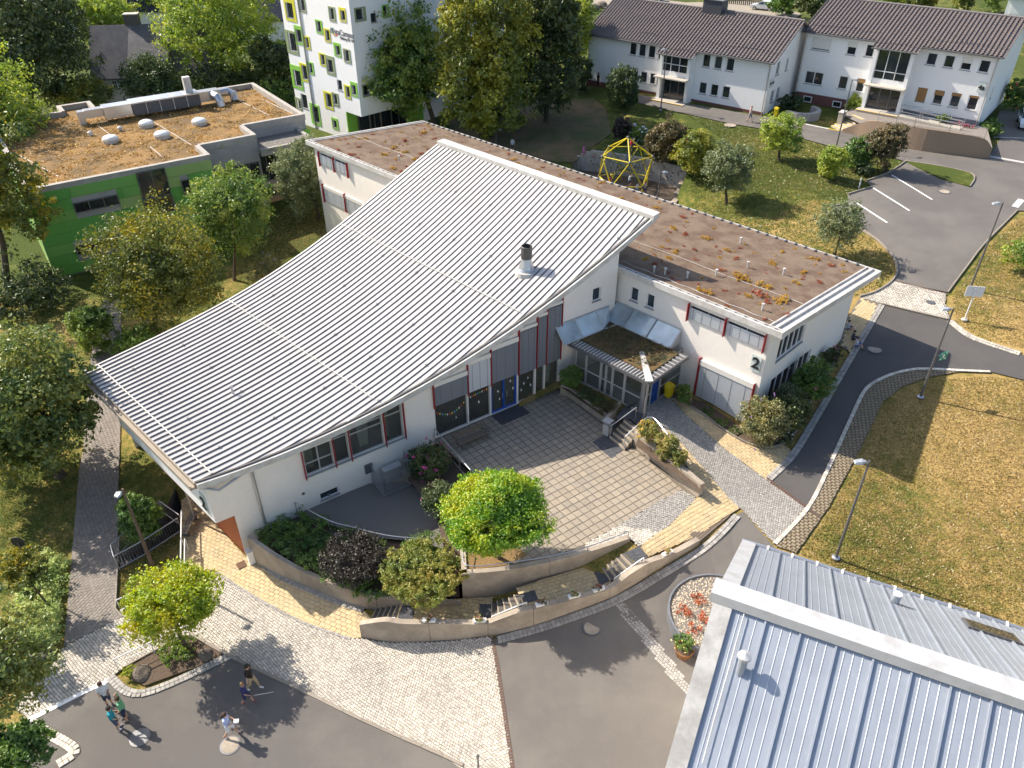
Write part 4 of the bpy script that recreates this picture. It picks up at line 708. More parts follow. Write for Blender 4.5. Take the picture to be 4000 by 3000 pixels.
# ---- porch
porch = thing('entrance_porch', at(1350, 890, .75), 'glass entrance porch with mossy green roof in the corner of the white building', 'porch')
fr_ = W; pz = 3.75
pc = [W.uv(at(*p_, pz)) for p_ in ((1377, 830), (1490, 784), (1237, 732))]; pu0 = min(pc[0][0], pc[1][0]); 
pu_a = (pc[0][0] + pc[1][0]) / 2; pv_a = (pc[0][1] + pc[2][1]) / 2; pu_b = pc[2][0]      # front corner u,v and the left end
MB().box(W, pu_a, pu_b, pv_a, -.5, pz - .22, pz - .02).build('porch_roof', M_dsteel, porch); 
MB().box(W, pu_a + .55, pu_b - .5, pv_a + .75, -.75, pz - .05, pz + .06).build('moss_bed', mat('moss_bed', (.075, .07, .03), .98, .5, 9, 1.0, 14, col2=(.15, .085, .03), c2scale=1.3, c2amt=.9), porch)
for k in range(26):
    u = pu_a + .3 + k * (pu_b - pu_a - .5) / 25; MB().box(W, u - .02, u + .02, pv_a + .05, pv_a + .7, pz - .02, pz + .03).build('roof_batten', M_trim, porch)
for k in range(10):
    v = pv_a + .75 + k * .36
    if v < -.7: MB().box(W, pu_a + .05, pu_a + .52, v - .02, v + .02, pz - .02, pz + .03).build('roof_batten', M_trim, porch)
MB().hexa([W.P(pu_a + .02, pv_a + .12, pz), W.P(pu_a + .12, pv_a + .02, pz), W.P(pu_a + 2.3, pv_a + 2.2, pz), W.P(pu_a + 2.2, pv_a + 2.3, pz)], [W.P(pu_a - .1, pv_a + .22, pz + .10), W.P(pu_a + .22, pv_a - .1, pz + .10), W.P(pu_a + 2.32, pv_a + 2.1, pz + .10), W.P(pu_a + 2.12, pv_a + 2.3, pz + .10)]).build('hip_flashing', M_trim, porch)
gv = pv_a + .85; gu = pu_a + .9
def glazed(fr, v, out, us, z0, z1, mull, nm='glazing', zsp=1.75):
    for a, c in zip(us[:-1], us[1:]): window(porch, fr, v, out, (a, c, z0, z1), 1, 2, .08, M_alu, M_glasst, depth=.04, sill=False, splits=[z0, zsp, z1], name=nm)
glazed(W, gv, -1, [gu, gu + 1.35, gu + 2.25, gu + 2.75, gu + 3.15, gu + 4.3, pu_b - .1], .72, pz - .24, .08)
PS = Fr(W.P(gu, 0, 0), 44.5); glazed(PS, 0, 1, [gv, gv + .85], .82, pz - .24, .08); glazed(PS, 0, 1, [-1.9, wf], .82, pz - .24, .08)
pd = window(porch, PS, 0, 1, (gv + .95, -2.0, .82, 3.0), 2, 2, .12, M_blue, M_glasst, depth=.06, sill=False, splits=[.82, 1.6, 3.0], name='door')
MB().box(W, gu - .02, pu_b, gv, wf, .5, .79).build('porch_base', M_concl, porch)
for q in ((pu_a + .35, pv_a + .4),): MB().tube([W.P(*q, .75), W.P(*q, pz - .2)], .075, 10).build('column', M_steel, porch)
MB().tube([W.P(gu, gv, .75), W.P(gu, gv, pz - .2)], .14, 8).build('column', M_steel, porch)
# sloped glass strip between porch roof and walls
us_ = [pu_a + 1.2 + k * 1.75 for k in range(5)]
for a, c in zip(us_[:-1], us_[1:]):
    c = min(c, 11.0)
    if a > 10.9: break
    b = MB(); b.quad(W.P(a + .04, -.75, pz + .12), W.P(c - .04, -.75, pz + .12), W.P(c - .04, wf - .06, pz + .95), W.P(a + .04, wf - .06, pz + .95)); g = b.build('skylight_pane', M_glassb, porch)
    for u in (a, c): MB().tube([W.P(u, -.78, pz + .12), W.P(u, wf - .04, pz + .98)], .045, 6).build('glazing_bar', M_alu, g)
    [MB().tube(k_, .045, 6).build('glazing_bar', M_alu, g) for k_ in ([W.P(a, -.78, pz + .12), W.P(c, -.78, pz + .12)], [W.P(a, wf - .05, pz + .98), W.P(c, wf - .05, pz + .98)])]
MB().add([W.P(us_[0], -.78, pz), W.P(us_[0], wf - .04, pz), W.P(us_[0], wf - .04, pz + .97), W.P(us_[0], -.78, pz + .11)], [(0, 1, 2, 3)]).build('skylight_cheek', M_alu, porch)
ui = HFr.on(0, 1317, 664)[0]
for a, c in ((ui - 4.35, ui - 2.9), (ui - 2.9, ui - 1.2), (ui - 1.2, ui - .1)):
    b = MB(); b.quad(HFr.P(a + .03, .95, pz + .1), HFr.P(c - .03, .95 if c < ui - .5 else .3, pz + .1), HFr.P(c - .03, .06, pz + .93), HFr.P(a + .03, .06, pz + .93)); g = b.build('skylight_pane', M_glassb, porch)
    [MB().tube(k_, .045, 6).build('glazing_bar', M_alu, g) for k_ in ([HFr.P(a, .96, pz + .1), HFr.P(a, .05, pz + .95)], [HFr.P(a, .05, pz + .96), HFr.P(c, .05, pz + .96)], [HFr.P(a, .97, pz + .1), HFr.P(c, .97, pz + .1)])]
# ================================================================ WHITE TOWER
tk = at(781, 252.7, 3.6); TL = Fr(tk, -45.5); TR = Fr(tk, 44.5); TH = 21.0
tower = thing('campus_tower', (tk[0], tk[1], .3), 'tall white block with scattered windows in lime, yellow and olive surrounds', 'building')
ZT = lambda x, y: (580.65 + .3486 * x, .3486 * y)
M_tw = mat('tower_render', (.86, .86, .86), .85, .02, 3, .06, 80)
TC = {'g': mat('lime_panel', (.24, .52, .07), .6, .05, 8), 'y': mat('yellow_panel', (.62, .60, .04), .6, .05, 8), 'o': mat('olive_panel', (.26, .32, .17), .6, .05, 8), 'n': M_wallw}
tw = [(100,-10,165,130,'y'),(185,-10,228,75,'o'),(373,42,413,132,'o'),(437,48,478,134,'y'),(293,124,333,208,'g'),(345,178,382,260,'y'),(164,162,215,275,'g'),(110,192,178,332,'o'),(224,225,256,304,'y'),(405,266,446,350,'g'),(465,304,507,390,'o'),(315,330,352,408,'y'),(356,348,409,463,'o'),(197,395,245,503,'y'),(245,385,278,460,'g'),(143,408,207,548,'g'),(425,497,453,556,'n'),(470,528,507,610,'y'),(510,510,550,598,'g'),(345,570,396,674,'y'),(395,577,433,656,'o'),(168,607,203,678,'o'),(203,587,238,668,'n'),(262,648,318,770,'g'),(393,733,430,800,'g')]
def span(fr, v, x0, y0, x1, y1, f): a = fr.on(v, *f(x0, (y0 + y1) / 2)); c = fr.on(v, *f(x1, (y0 + y1) / 2)); m = (x0 + x1) / 2; t = fr.on(v, *f(m, y0)); bt = fr.on(v, *f(m, y1)); return (min(a[0], c[0]), max(a[0], c[0]), bt[1], t[1])
tops_ = [span(TL, 0, *r[:4], ZT) for r in tw]; tins = []
def shrink(r, k): a, c, z0, z1 = r; w, h = c - a, z1 - z0; s1, s2 = (.12, .22) if k % 2 else (.22, .12); return (a + w * s1, c - w * s2, z0 + h * .14, z1 - h * (.10 if k % 3 else .2))
tins = [shrink(r, i) if tw[i][4] != 'n' else r for i, r in enumerate(tops_)]
wallmesh(MB(), TL, 0, -1, 2.9, 13.1, .1, TH, tins, depth=.3).build('wall', M_tw, tower); wallmesh(MB(), TL, 0, -1, 0, 2.9, 3.6, TH, tins, depth=.3).build('wall', M_tw, tower)
tro = [span(TR, 0, *r, ZT) for r in ((530,44,602,135), (632,80,670,140), (702,28,745,112), (578,518,640,600))]; tri = [shrink(r, 1) if k != 1 else r for k, r in enumerate(tro)]
wallmesh(MB(), TR, 0, 1, 0, 6.2, 3.6, TH, tri, depth=.3).build('wall', M_tw, tower); wallmesh(MB(), TR, 0, 1, 6.2, 22, .1, TH, tri[:0]).build('wall', M_tw, tower)
MB().quad(TL.P(0, 0, 3.6), TL.P(2.9, 0, 3.6), TL.P(2.9, 6.2, 3.6), TR.P(6.2, 0, 3.6)).build('soffit', M_tw, tower); MB().quad(TL.P(0, 0, TH), TL.P(13.1, 0, TH), TL.P(13.1, 22, TH), TL.P(0, 22, TH)).build('flat_roof', M_sill, tower)
for fr_, v_, o_, outs, ins, cl in ((TL, 0, -1, tops_, tins, [r[4] for r in tw]), (TR, 0, 1, tro, tri, ['o', 'n', 'g', 'o'])):
    for r_, i_, c_ in zip(outs, ins, cl):
        wd = window(tower, fr_, v_, o_, i_, 1 if i_[1] - i_[0] < 1.1 else 2, 1, .07, M_dsteel, depth=.26)
        if c_ != 'n':
            b = MB(); y = sorted((v_, v_ + o_ * .05)); a, c, z0, z1 = r_; p_, q_, s_, t_ = i_
            for u0, u1, w0, w1 in ((a, p_, z0, z1), (q_, c, z0, z1), (p_, q_, z0, s_), (p_, q_, t_, z1)): b.box(fr_, u0, u1, y[0], y[1], w0, w1)
            b.build('surround', TC[c_], wd)
ge = Fr(TL.P(2.9, 0, 0), 44.5); MB().box(TL, 2.75, 2.9, -.02, 1.3, .2, 3.6).build('lime_reveal', TC['g'], tower)
for k in range(4): u = k * 1.55; window(tower, ge, 0, 1, (u, u + 1.5, .3, 3.55), 1, 1, .08, M_dsteel, depth=.0, sill=False, name='shop_window')
GE2 = Fr(TL.P(0, 6.2, 0), -45.5); MB().box(TR, 6.2, 8.6, .0, .06, .3, 4.4).build('lime_panel', TC['g'], tower); window(tower, GE2, 0, -1, (.05, 2.8, .3, 3.55), 2, 1, .08, M_dsteel, depth=0, sill=False, name='shop_window')
MB().tube([TL.P(9.4, -.08, .3), TL.P(9.4, -.08, TH)], .07, 8).build('drainpipe', M_steel, tower)
M_let = mat('grey_lettering', (.10, .10, .11), .6, 0)
u_, z_ = TL.on(0, *ZT(455, 205)); text('blistaCampus', TL, 0, -1, u_, z_, .78, M_let, tower, flip=-1); u2, z2 = TL.on(0, *ZT(488, 245)); text('Bildung f\u00fcr Alle', TL, 0, -1, u2, z2, .42, M_let, tower, flip=-1)
for k, (x, y, c_) in enumerate(((393, 178, (.02, .25, .22)), (396, 205, (.5, .6, .05)), (408, 218, (.8, .45, .03)), (420, 217, (.7, .08, .03)))):
    u_, z_ = TL.on(0, *ZT(x, y)); MB().box(TL, u_ - .09, u_ + .09, -.04, -.01, z_ - .1, z_ + .1).build('logo_dot', mat('logo%d' % k, c_, .6, 0), tower)
# ================================================================ GREEN PANEL BUILDING
GZ = 6.0; GB = Fr(at(61, 411, GZ), 55)
green = thing('green_panel_building', GB.P(0, 0, -1.8), 'low building clad in green panels with brown sedum roof and ventilation plant', 'building')
go = [(-.3, 0), (14.2, 0), (14.2, -3.0), (19.4, -3.0), (19.4, -6.4), (25.6, -6.4), (25.6, -20.8), (9.1, -20.8), (9.1, -23.5), (6.0, -23.5), (6.0, -21.2), (-.3, -21.2)]
M_gconc = mat('grey_cladding', (.36, .35, .34), .8, .08, 4, .1, 40, col2=(.28, .27, .26), c2scale=.8, c2amt=.5)
GP_ = [GB.P(u, v, 0)[:2] for u, v in go]; n = len(go); b = MB()
for i in range(n):
    a, c = GP_[i], GP_[(i + 1) % n]; b.quad((*a, -2.2), (*c, -2.2), (*c, GZ), (*a, GZ))
b.build('outer_wall', M_gconc, green)
M_sed = mat('dry_sedum', (.27, .155, .05), .97, .35, 7, .9, 18, col2=(.13, .085, .035), c2scale=.35, c2amt=.9, detail=8)
b = MB(); b.add([(*p, GZ - .42) for p in GP_], [tuple(range(n))]); b.build('green_roof', M_sed, green)
M_cop = mat('concrete_coping', (.40, .37, .33), .85, .1, 5, col2=(.3, .27, .24), c2scale=1, c2amt=.5)
for i in range(n):
    a, c = np.array(GP_[i]), np.array(GP_[(i + 1) % n]); d = c - a; L_ = np.linalg.norm(d); d /= L_; nn = np.array([-d[1], d[0]]); a2, c2 = a - d * .05, c + d * .05
    MB().hexa([(*(a2 - nn * .06), GZ - .5), (*(c2 - nn * .06), GZ - .5), (*(c2 + nn * .36), GZ - .5), (*(a2 + nn * .36), GZ - .5)], [(*(a2 - nn * .06), GZ + .06 + i * .004), (*(c2 - nn * .06), GZ + .06 + i * .004), (*(c2 + nn * .36), GZ + .06 + i * .004), (*(a2 + nn * .36), GZ + .06 + i * .004)]).build('parapet', M_cop, green)
gm = [mat('green_panel_a', (.12, .36, .07), .55, .04, 5), mat('green_panel_b', (.18, .40, .09), .55, .04, 5), mat('green_panel_c', (.30, .43, .14), .55, .04, 5)]
gw = [(2.68, 6.12, 3.45, 4.3), (7.95, 10.3, 3.4, 5.75), (1.75, 6.2, -.05, .75), (11.3, 12.0, 3.1, 4.35), (7.9, 10.3, 1.9, 3.35)]
rr = random.Random(5); rows_ = 8; hh = (GZ - .35 + 1.55) / rows_
for k in range(rows_):
    u = -.3; z0 = -1.55 + k * hh
    while u < 14.15:
        wd = rr.choice([1.1, 1.5, 2.3, 3.1]); c = min(u + wd, 14.2)
        if 14.2 - c < .5: c = 14.2
        pcs = [(u, c)]
        for w in gw:
            if w[2] < z0 + hh * .75 and w[3] > z0 + hh * .25:
                nw = []
                for a_, e_ in pcs:
                    if w[0] > a_ and w[0] < e_: nw.append((a_, w[0]))
                    if w[1] > a_ and w[1] < e_: nw.append((w[1], e_))
                    if w[1] <= a_ or w[0] >= e_: nw.append((a_, e_))
                pcs = nw
        for a_, e_ in pcs:
            if e_ - a_ > .1: MB().box(GB, a_ + .012, e_ - .012, .01, .06 + rr.uniform(0, .004), z0 + .012, z0 + hh - .012).build('facade_panel', rr.choice(gm + gm[:1]), green)
        u = c
for k in range(rows_):                                # left end, seen edge on
    for v in range(7): MB().box(GB, -.38, -.31, -3 * v - 2.98, -3 * v - .02, -1.55 + k * hh + .01, -1.55 + (k + 1) * hh - .01).build('facade_panel', rr.choice(gm), green)
for i, w in enumerate(gw): window(green, GB, .1, 1, w, 3 if w[1] - w[0] > 3 else (2 if i in (1, 4) else 1), 1, .07, M_dsteel, depth=.03, sill=False)
MB().box(GB, -.3, 14.2, -.05, .05, -2.2, -1.56).build('plinth', M_dsteel, green)
MB().box(GB, 16.2, 25.9, -6.3, -6.28 + .06, 3.4, 4.6).build('lime_band', TC['g'], green)
cn = [(16.4, -3.0), (19.4, -3.0)]
window(green, GB, -2.95, 1, (14.4, 19.2, .4, 3.6), 5, 2, .07, M_dsteel, depth=.02, sill=False, name='shop_window')
MB().box(GB, 19.4, 24.8, -6.4, -2.2, 4.55, 4.62).build('canopy_roof', M_gravel, green)
for a in ((19.4, 24.8, -2.5, -2.2), (24.5, 24.8, -6.4, -2.5)): MB().box(GB, *a, 4.2, 4.85).build('canopy_edge', M_cop, green)
window(green, GB, -6.36, 1, (20.2, 22.6, .3, 3.2), 3, 1, .07, M_dsteel, depth=.0, sill=False, name='shop_window')
ZA = lambda x, y: (.3 * x, .3 * y)
M_dome = mat('skylight_dome', (.80, .80, .76), .25, .03, 6)
for x, y in ((1060, 918), (1440, 903), (1172, 998), (803, 1030)):
    p = at(*ZA(x, y), GZ - .5); d = thing('skylight_dome', p, {1060: 'white round skylight dome nearest the ventilation duct', 1440: 'white round skylight dome furthest right on the brown sedum roof', 1172: 'white round skylight dome in the middle of the brown sedum roof', 803: 'white round skylight dome furthest left on the brown sedum roof'}[x], 'skylight', 'skylight domes on the sedum roof')
    MB().lathe(p, [(.98, 0), (.98, .05)], 20).build('gravel_ring', M_gravel, d); MB().lathe(p, [(.68, .05), (.68, .32), (.74, .34), (.74, .4)], 20).build('kerb_ring', M_trim, d); MB().lathe(p, [(.72, .4), (.66, .54), (.5, .66), (.28, .74), (.02, .77)], 20).build('dome', M_dome, d, smooth=True)
for x, y in ((655, 975), (868, 940)):
    p = at(*ZA(x, y), GZ - .4); MB().tube([p, p + [0, 0, .3]], .16, 10).tube([p + [0, 0, .3], p + [0, 0, .42]], [.26, .12], 10).build('roof_vent', M_trim, green)
du = thing('ventilation_plant', at(*ZA(1220, 830), GZ - .4), 'long grey ventilation unit with curved ducts on the sedum roof', 'ventilation unit'); D0 = Fr(at(*ZA(975, 855), GZ - .4), 55)
duL = D0.uv(at(*ZA(1475, 790), GZ - .4))[0]
MB().box(D0, 0, duL, -1.6, 0, GZ - .1, GZ + 1.0).build('unit_housing', mat('duct_dark', (.09, .095, .105), .5, .15, 4), du); MB().box(D0, -.05, duL + .05, -1.7, .1, GZ + 1.0, GZ + 1.12).build('unit_lid', M_steel, du)
MB().box(D0, -2.6, -.05, -1.5, -.1, GZ - .05, GZ + 1.05).build('duct', M_steel, du); MB().box(D0, -4.3, -2.6, -1.3, -.5, GZ + .2, GZ + .95).build('duct', M_steel, du); MB().box(D0, -4.9, -4.3, -1.3, -.5, GZ - .4, GZ + .9).build('duct', M_steel, du)
MB().box(D0, duL, duL + 2.2, -1.5, -.4, GZ, GZ + 1.0).build('duct', M_steel, du); MB().tube([D0.P(duL + 2.0, -1, GZ + .5), D0.P(duL + 3.2, -1, GZ + .55), D0.P(duL + 3.6, -.6, GZ + .3), D0.P(duL + 3.6, -.4, GZ - .3)], .45, 10).build('duct', M_steel, du); MB().tube([D0.P(duL + 1.4, -.6, GZ + .6), D0.P(duL + 1.7, .3, GZ + .5), D0.P(duL + 1.8, .6, GZ + .1), D0.P(duL + 1.8, .7, GZ - .4)], .42, 10).build('duct', M_steel, du)
MB().box(D0, duL - 1.1, duL - .4, -1.2, -.6, GZ + 1.12, GZ + 2.6).build('exhaust_stack', M_trim, du)
for k in range(1, 5): u = duL * k / 5; MB().box(D0, u - .03, u + .03, -1.72, .12, GZ - .1, GZ + 1.14).build('unit_joint', M_trim, du)
for a, c in (((140, 1120), (420, 1270)), ((1650, 690), (1940, 830)), ((1110, 880), (1380, 1045)), ((700, 900), (800, 975)), ((1080, 1055), (1170, 1130)), ((1890, 715), (2110, 820))):
    MB().tube([at(*ZA(*a), GZ - .38), at(*ZA(*c), GZ - .38)], .03, 5).build('lightning_wire', M_trim, green)
# ================================================================ WHITE HOUSES WITH TILED ROOFS
M_tile = mat('roof_tile', (.135, .112, .108), .75, .10, 9, .05, 50, col2=(.17, .135, .12), c2scale=.8, c2amt=.6); M_tileg = mat('ridge_tile', (.20, .18, .17), .7, .1, 9)
M_plinth = mat('red_plinth', (.17, .075, .065), .9, .2, 12, .2, 40); M_pgrey = mat('grey_plinth', (.20, .21, .23), .9, .1, 10)
M_wood = mat('wood_blind', (.30, .16, .06), .7, .2, 8)
def tiles(root, fr, u0, u1, va, za, vb_, zb_, cw=.40, rows=None, nm='roof_tiles'):
    """interlocking tiles: waved columns, stepped rows, as one surface of real relief"""
    nc = int((u1 - u0) / cw); cw = (u1 - u0) / nc; L_ = math.hypot(vb_ - va, zb_ - za); nr = rows or int(L_ / .42); prof = [(0, .0), (.2, -.03), (.45, -.04), (.64, .0), (.78, .085), (.92, .08)]
    us = [u0 + cw * (i + f) for i in range(nc) for f, h in prof] + [u1]; hs = [h for i in range(nc) for f, h in prof] + [0]; k = len(us); V = []; nz = np.array([0, zb_ - za, vb_ - va]); 
    s_, c_ = (zb_ - za) / L_, (vb_ - va) / L_
    for r_ in range(nr):
        for e in (0, 1):
            t = (r_ + e) / nr; lift = .035 * (1 - e)
            for u, h in zip(us, hs): V.append(fr.P(u, va + (vb_ - va) * t - s_ * (h + lift), za + (zb_ - za) * t + abs(c_) * (h + lift)))
    F = []
    for r_ in range(2 * nr - 1):
        a = np.arange(k - 1) + r_ * k; F.append(np.stack([a, a + 1, a + k + 1, a + k], 1))
    return fastmesh(nm, np.array(V) - org(root), np.concatenate(F), M_tile, root, kind='stuff')
def house4(lab, fr, L_, z0, ez, depth, rz, ops, port, z00, labp, plinth, wins, cat='building'):
    """two-storey white house: front on v=0 facing -v, gable ends, projecting stair bay"""
    root = thing('white_house', fr.P(0, 0, z0), lab, cat); p0, p1, pj = port; rd = depth / 2
    fo = [w[:4] for w in wins]; wallmesh(MB(), fr, 0, -1, 0, p0, z0 - .4, ez, [o for o in fo if o[1] <= p0]).build('front_wall', M_wallw, root); wallmesh(MB(), fr, 0, -1, p1, L_, z0 - .4, ez, [o for o in fo if o[0] >= p1]).build('front_wall', M_wallw, root)
    sl_ = (rz - ez) / rd; g = Fr(fr.P(0, 0, 0), fr.az + 90); top = lambda u: ez + sl_ * (u if u < rd else depth - u)
    wallmesh(MB(), g, 0, 1, 0, depth, z0 - .4, top, ops).build('gable_wall', M_wallw, root)
    g2 = Fr(fr.P(L_, 0, 0), fr.az + 90); wallmesh(MB(), g2, 0, -1, 0, depth, z0 - .4, top).build('gable_wall', M_wallw, root)
    wallmesh(MB(), fr, depth, 1, 0, L_, z0 - .4, ez).build('rear_wall', M_wallw, root)
    for a, c in ((-.45, p0 - .3), (p1 + .3, L_ + .45)): tiles(root, fr, a, c, -.45, ez - .45 * sl_ + .08, rd, rz + .08)
    tiles(root, fr, p0 - .3, p1 + .3, -pj - .35, ez - (pj + .35) * sl_ + .08, rd, rz + .08)
    MB().hexa([fr.P(-.45, rd, rz - .1), fr.P(-.45, depth + .4, ez - .3), fr.P(L_ + .45, depth + .4, ez - .3), fr.P(L_ + .45, rd, rz - .1)], [fr.P(-.45, rd, rz + .1), fr.P(-.45, depth + .4, ez - .1), fr.P(L_ + .45, depth + .4, ez - .1), fr.P(L_ + .45, rd, rz + .1)]).build('rear_roof', M_tile, root)
    MB().hexa([fr.P(-.42, -.4, ez - .45 * sl_ - .12), fr.P(-.42, rd, rz - .12), fr.P(L_ + .42, rd, rz - .12), fr.P(L_ + .42, -.4, ez - .45 * sl_ - .12)], [fr.P(-.42, -.4, ez - .45 * sl_ + .0), fr.P(-.42, rd, rz + .0), fr.P(L_ + .42, rd, rz + .0), fr.P(L_ + .42, -.4, ez - .45 * sl_ + .0)]).build('roof_boarding', M_dsteel, root)
    for k in range(int(L_ / .9)): u = -.4 + k * .9; MB().tube([fr.P(u, rd, rz + .1), fr.P(u + .92, rd, rz + .11)], .13, 6).build('ridge_tile', M_tileg, root)
    for a, c in ((-.45, p0 - .32), (p1 + .32, L_ + .45)): MB().tube([fr.P(a, -.5, ez - .45 * sl_ - .02), fr.P(c, -.5, ez - .45 * sl_ - .02)], .07, 6).build('gutter', M_dsteel, root)
    MB().tube([fr.P(p0 - .3, -pj - .42, ez - (pj + .35) * sl_), fr.P(p1 + .3, -pj - .42, ez - (pj + .35) * sl_)], .07, 6).build('gutter', M_dsteel, root)
    k = 0
    for a, c, dd in ((-.3, p0 - .5, .9), (p0 - .1, p1 + .1, -pj + .5), (p1 + .4, L_ + .3, .9)):      # snow guard brackets
        u = a
        while u < c: MB().box(fr, u, u + .07, dd - .02, dd + .05, ez + dd * sl_ + .1, ez + dd * sl_ + .3).build('snow_hook', M_dsteel, root); u += .45
    for u in (-.0, L_): MB().tube([fr.P(u + (.12 if u < 1 else -.12), -.1, z0), fr.P(u + (.12 if u < 1 else -.12), -.1, ez - .2)], .05, 6).build('drainpipe', M_steel, root)
    for w in wins: window(root, fr, 0, -1, w[:4], w[4], 1, .09, M_wframe, depth=.13, blind=w[5], blindm=w[6])
    # stair bay
    ce = ez - (pj + .0) * sl_ - .05; bz = z0 + 2.6
    for u in (p0, p1 - .35): MB().box(fr, u, u + .35, -pj, 0, z0 - .3, ce).build('bay_cheek', M_wallw, root)
    MB().box(fr, p0 + .35, p1 - .35, -pj + .15, 0, bz, bz + .55).build('bay_spandrel', M_wallw, root); MB().box(fr, p0 - .1, p1 + .1, -pj - 1.0, -pj + .2, bz - .02, bz + .1).build('canopy', M_concl, root)
    window(root, fr, -pj + .2, -1, (p0 + .35, p1 - .35, bz + .55, ce), 3, 2, .07, M_wframe, splits=[bz + .55, bz + 1.35, ce], depth=.02, sill=False, name='stair_window')
    d = window(root, fr, -pj + .55, -1, (p0 + .35, p1 - .35, z0 + .15, bz), 3, 1, .08, M_dsteel, depth=.02, sill=False, name='door', gm=M_glass)
    MB().box(fr, p0 - .2, p1 + .2, -pj - 1.1, 0, z0 - .3, z0 + .14).build('door_step', M_concl, root); MB().box(fr, p0 - .2, p1 + .2, -pj - 1.16, -pj - 1.04, z0 + .14, z0 + .16).build('step_marking', M_ypaint, root)
    for a, c, pm_, ph_ in ((-.02, p0, plinth[0], plinth[1]), (p1, L_ + .02, M_plinth, .3)): MB().box(fr, a, c, -.03, .0, z0 - 1.4, z0 + ph_).build('plinth', pm_, root)
    return root
K4 = Fr(at(1647, 250, 3.8), -52); wl = []
for a in (4.1, 5.5, 6.9): wl += [(a, a + .95, 7.72, 9.1, 1, 0, None), (a, a + .95, 4.88, 6.16, 1, 0, None)]
for a in (12.5, 13.75, 15.0, 16.22): wl += [(a, a + .93, 7.72, 9.1, 1, 0, None), (a - .5 if a > 13 else a, a + .43 if a > 13 else a + .93, 4.9, 6.15, 1, 0, None)]
wl = [w for w in wl if not (w[0] < 12.45 and w[1] > 12.0 and w[0] > 11)]
hA = house4('white two-storey house with brown tiled roof behind the round bush', K4, 22.8, 3.8, 9.5, 12.4, 12.35, [(1.6, 2.5, 7.6, 9.0), (4.2, 4.9, 7.6, 8.9), (1.4, 2.3, 4.8, 6.1), (3.0, 3.9, 4.8, 6.1)], (8.6, 12.4, 1.3), 3.8, '', (M_plinth, .35), wl)
GA = Fr(K4.P(0, 0, 0), 38)
for r_ in ((1.6, 2.5, 7.6, 9.0), (4.2, 4.9, 7.6, 8.9), (1.4, 2.3, 4.8, 6.1), (3.0, 3.9, 4.8, 6.1)): window(hA, GA, 0, 1, r_, 2, 1, .08, M_wframe)
MB().box(K4, 8.9, 11.2, 5.4, 7.0, 11.8, 13.5).build('chimney', mat('slate_chimney', (.055, .06, .07), .7, .1, 8), hA); MB().box(K4, 8.8, 11.3, 5.3, 7.1, 13.5, 13.6).build('chimney_cap', M_sill, hA)
sgn = thing('house_sign', GA.P(.7, .05, 7), 'small pale plate reading 4a sued on the gable end of the white house', 'house sign'); MB().box(GA, .4, 1.35, .02, .06, 6.6, 7.5).build('plate', MATS['sign_plate'], sgn); text('4a s\u00fcd', GA, .05, 1, .87, 7.05, .42, MATS['sign_black'], sgn, flip=1, bold=.012)
K5 = Fr(at(2110, 272, 4.7), -52); wr = []; M_frost = mat('frosted_pane', (.45, .5, .48), .4, .05, 8)
for i, a in enumerate((.58, 2.2, 3.8, 5.44)): wr += [(a, a + .98, 9.66, 10.85, 1, .45 if i == 1 else 0, M_blindbox), (a, a + .96, 6.07, 7.47, 1, (.15, .22, .35, 1.0)[i], M_wood)]
wr += [(16.15, 18.2, 9.55, 10.85, 1, .85, M_blindbox), (13.4, 14.4, 9.55, 10.85, 1, .4, M_blindbox), (11.6, 12.5, 9.6, 10.85, 1, 0, None), (16.18, 18.2, 6.02, 7.38, 2, 0, None), (13.5, 14.5, 6.02, 7.4, 1, 0, None), (11.7, 12.6, 6.02, 7.4, 1, .3, M_wood), ]
hB = house4('white two-storey house with brown tiled roof and ramp, marked 4a', K5, 18.95, 4.75, 11.45, 13, 13.7, [(2.2, 2.9, 6.8, 8.0)], (7.3, 11.2, 1.3), 4.75, '', (M_pgrey, .45), wr)
MB().box(K5, 11.25, 18.95, -.06, -.03, 3.6, 5.6).build('plinth', M_plinth, hB) if 0 else None
[window(hB, K5, -.04, -1, (a, a + .95, 4.1, 4.75), 1, 1, .08, M_wframe, depth=.0, sill=False, name='basement_window') for a in (13.6, 16.9)]
GBB = Fr(K5.P(0, 0, 0), 38); window(hB, GBB, 0, 1, (2.2, 2.9, 6.8, 8.0), 1, 1, .08, M_wframe)
sg = thing('house_sign', K5.P(.7, -.08, 7.8), 'pale glass plate with black 4a on the white house front', 'house sign'); MB().box(K5, .35, 1.05, -.07, -.03, 7.85, 8.88).build('plate', MATS['sign_plate'], sg); text('4a', K5, -.07, -1, .7, 8.33, .62, MATS['sign_black'], sg, flip=-1, bold=.02)
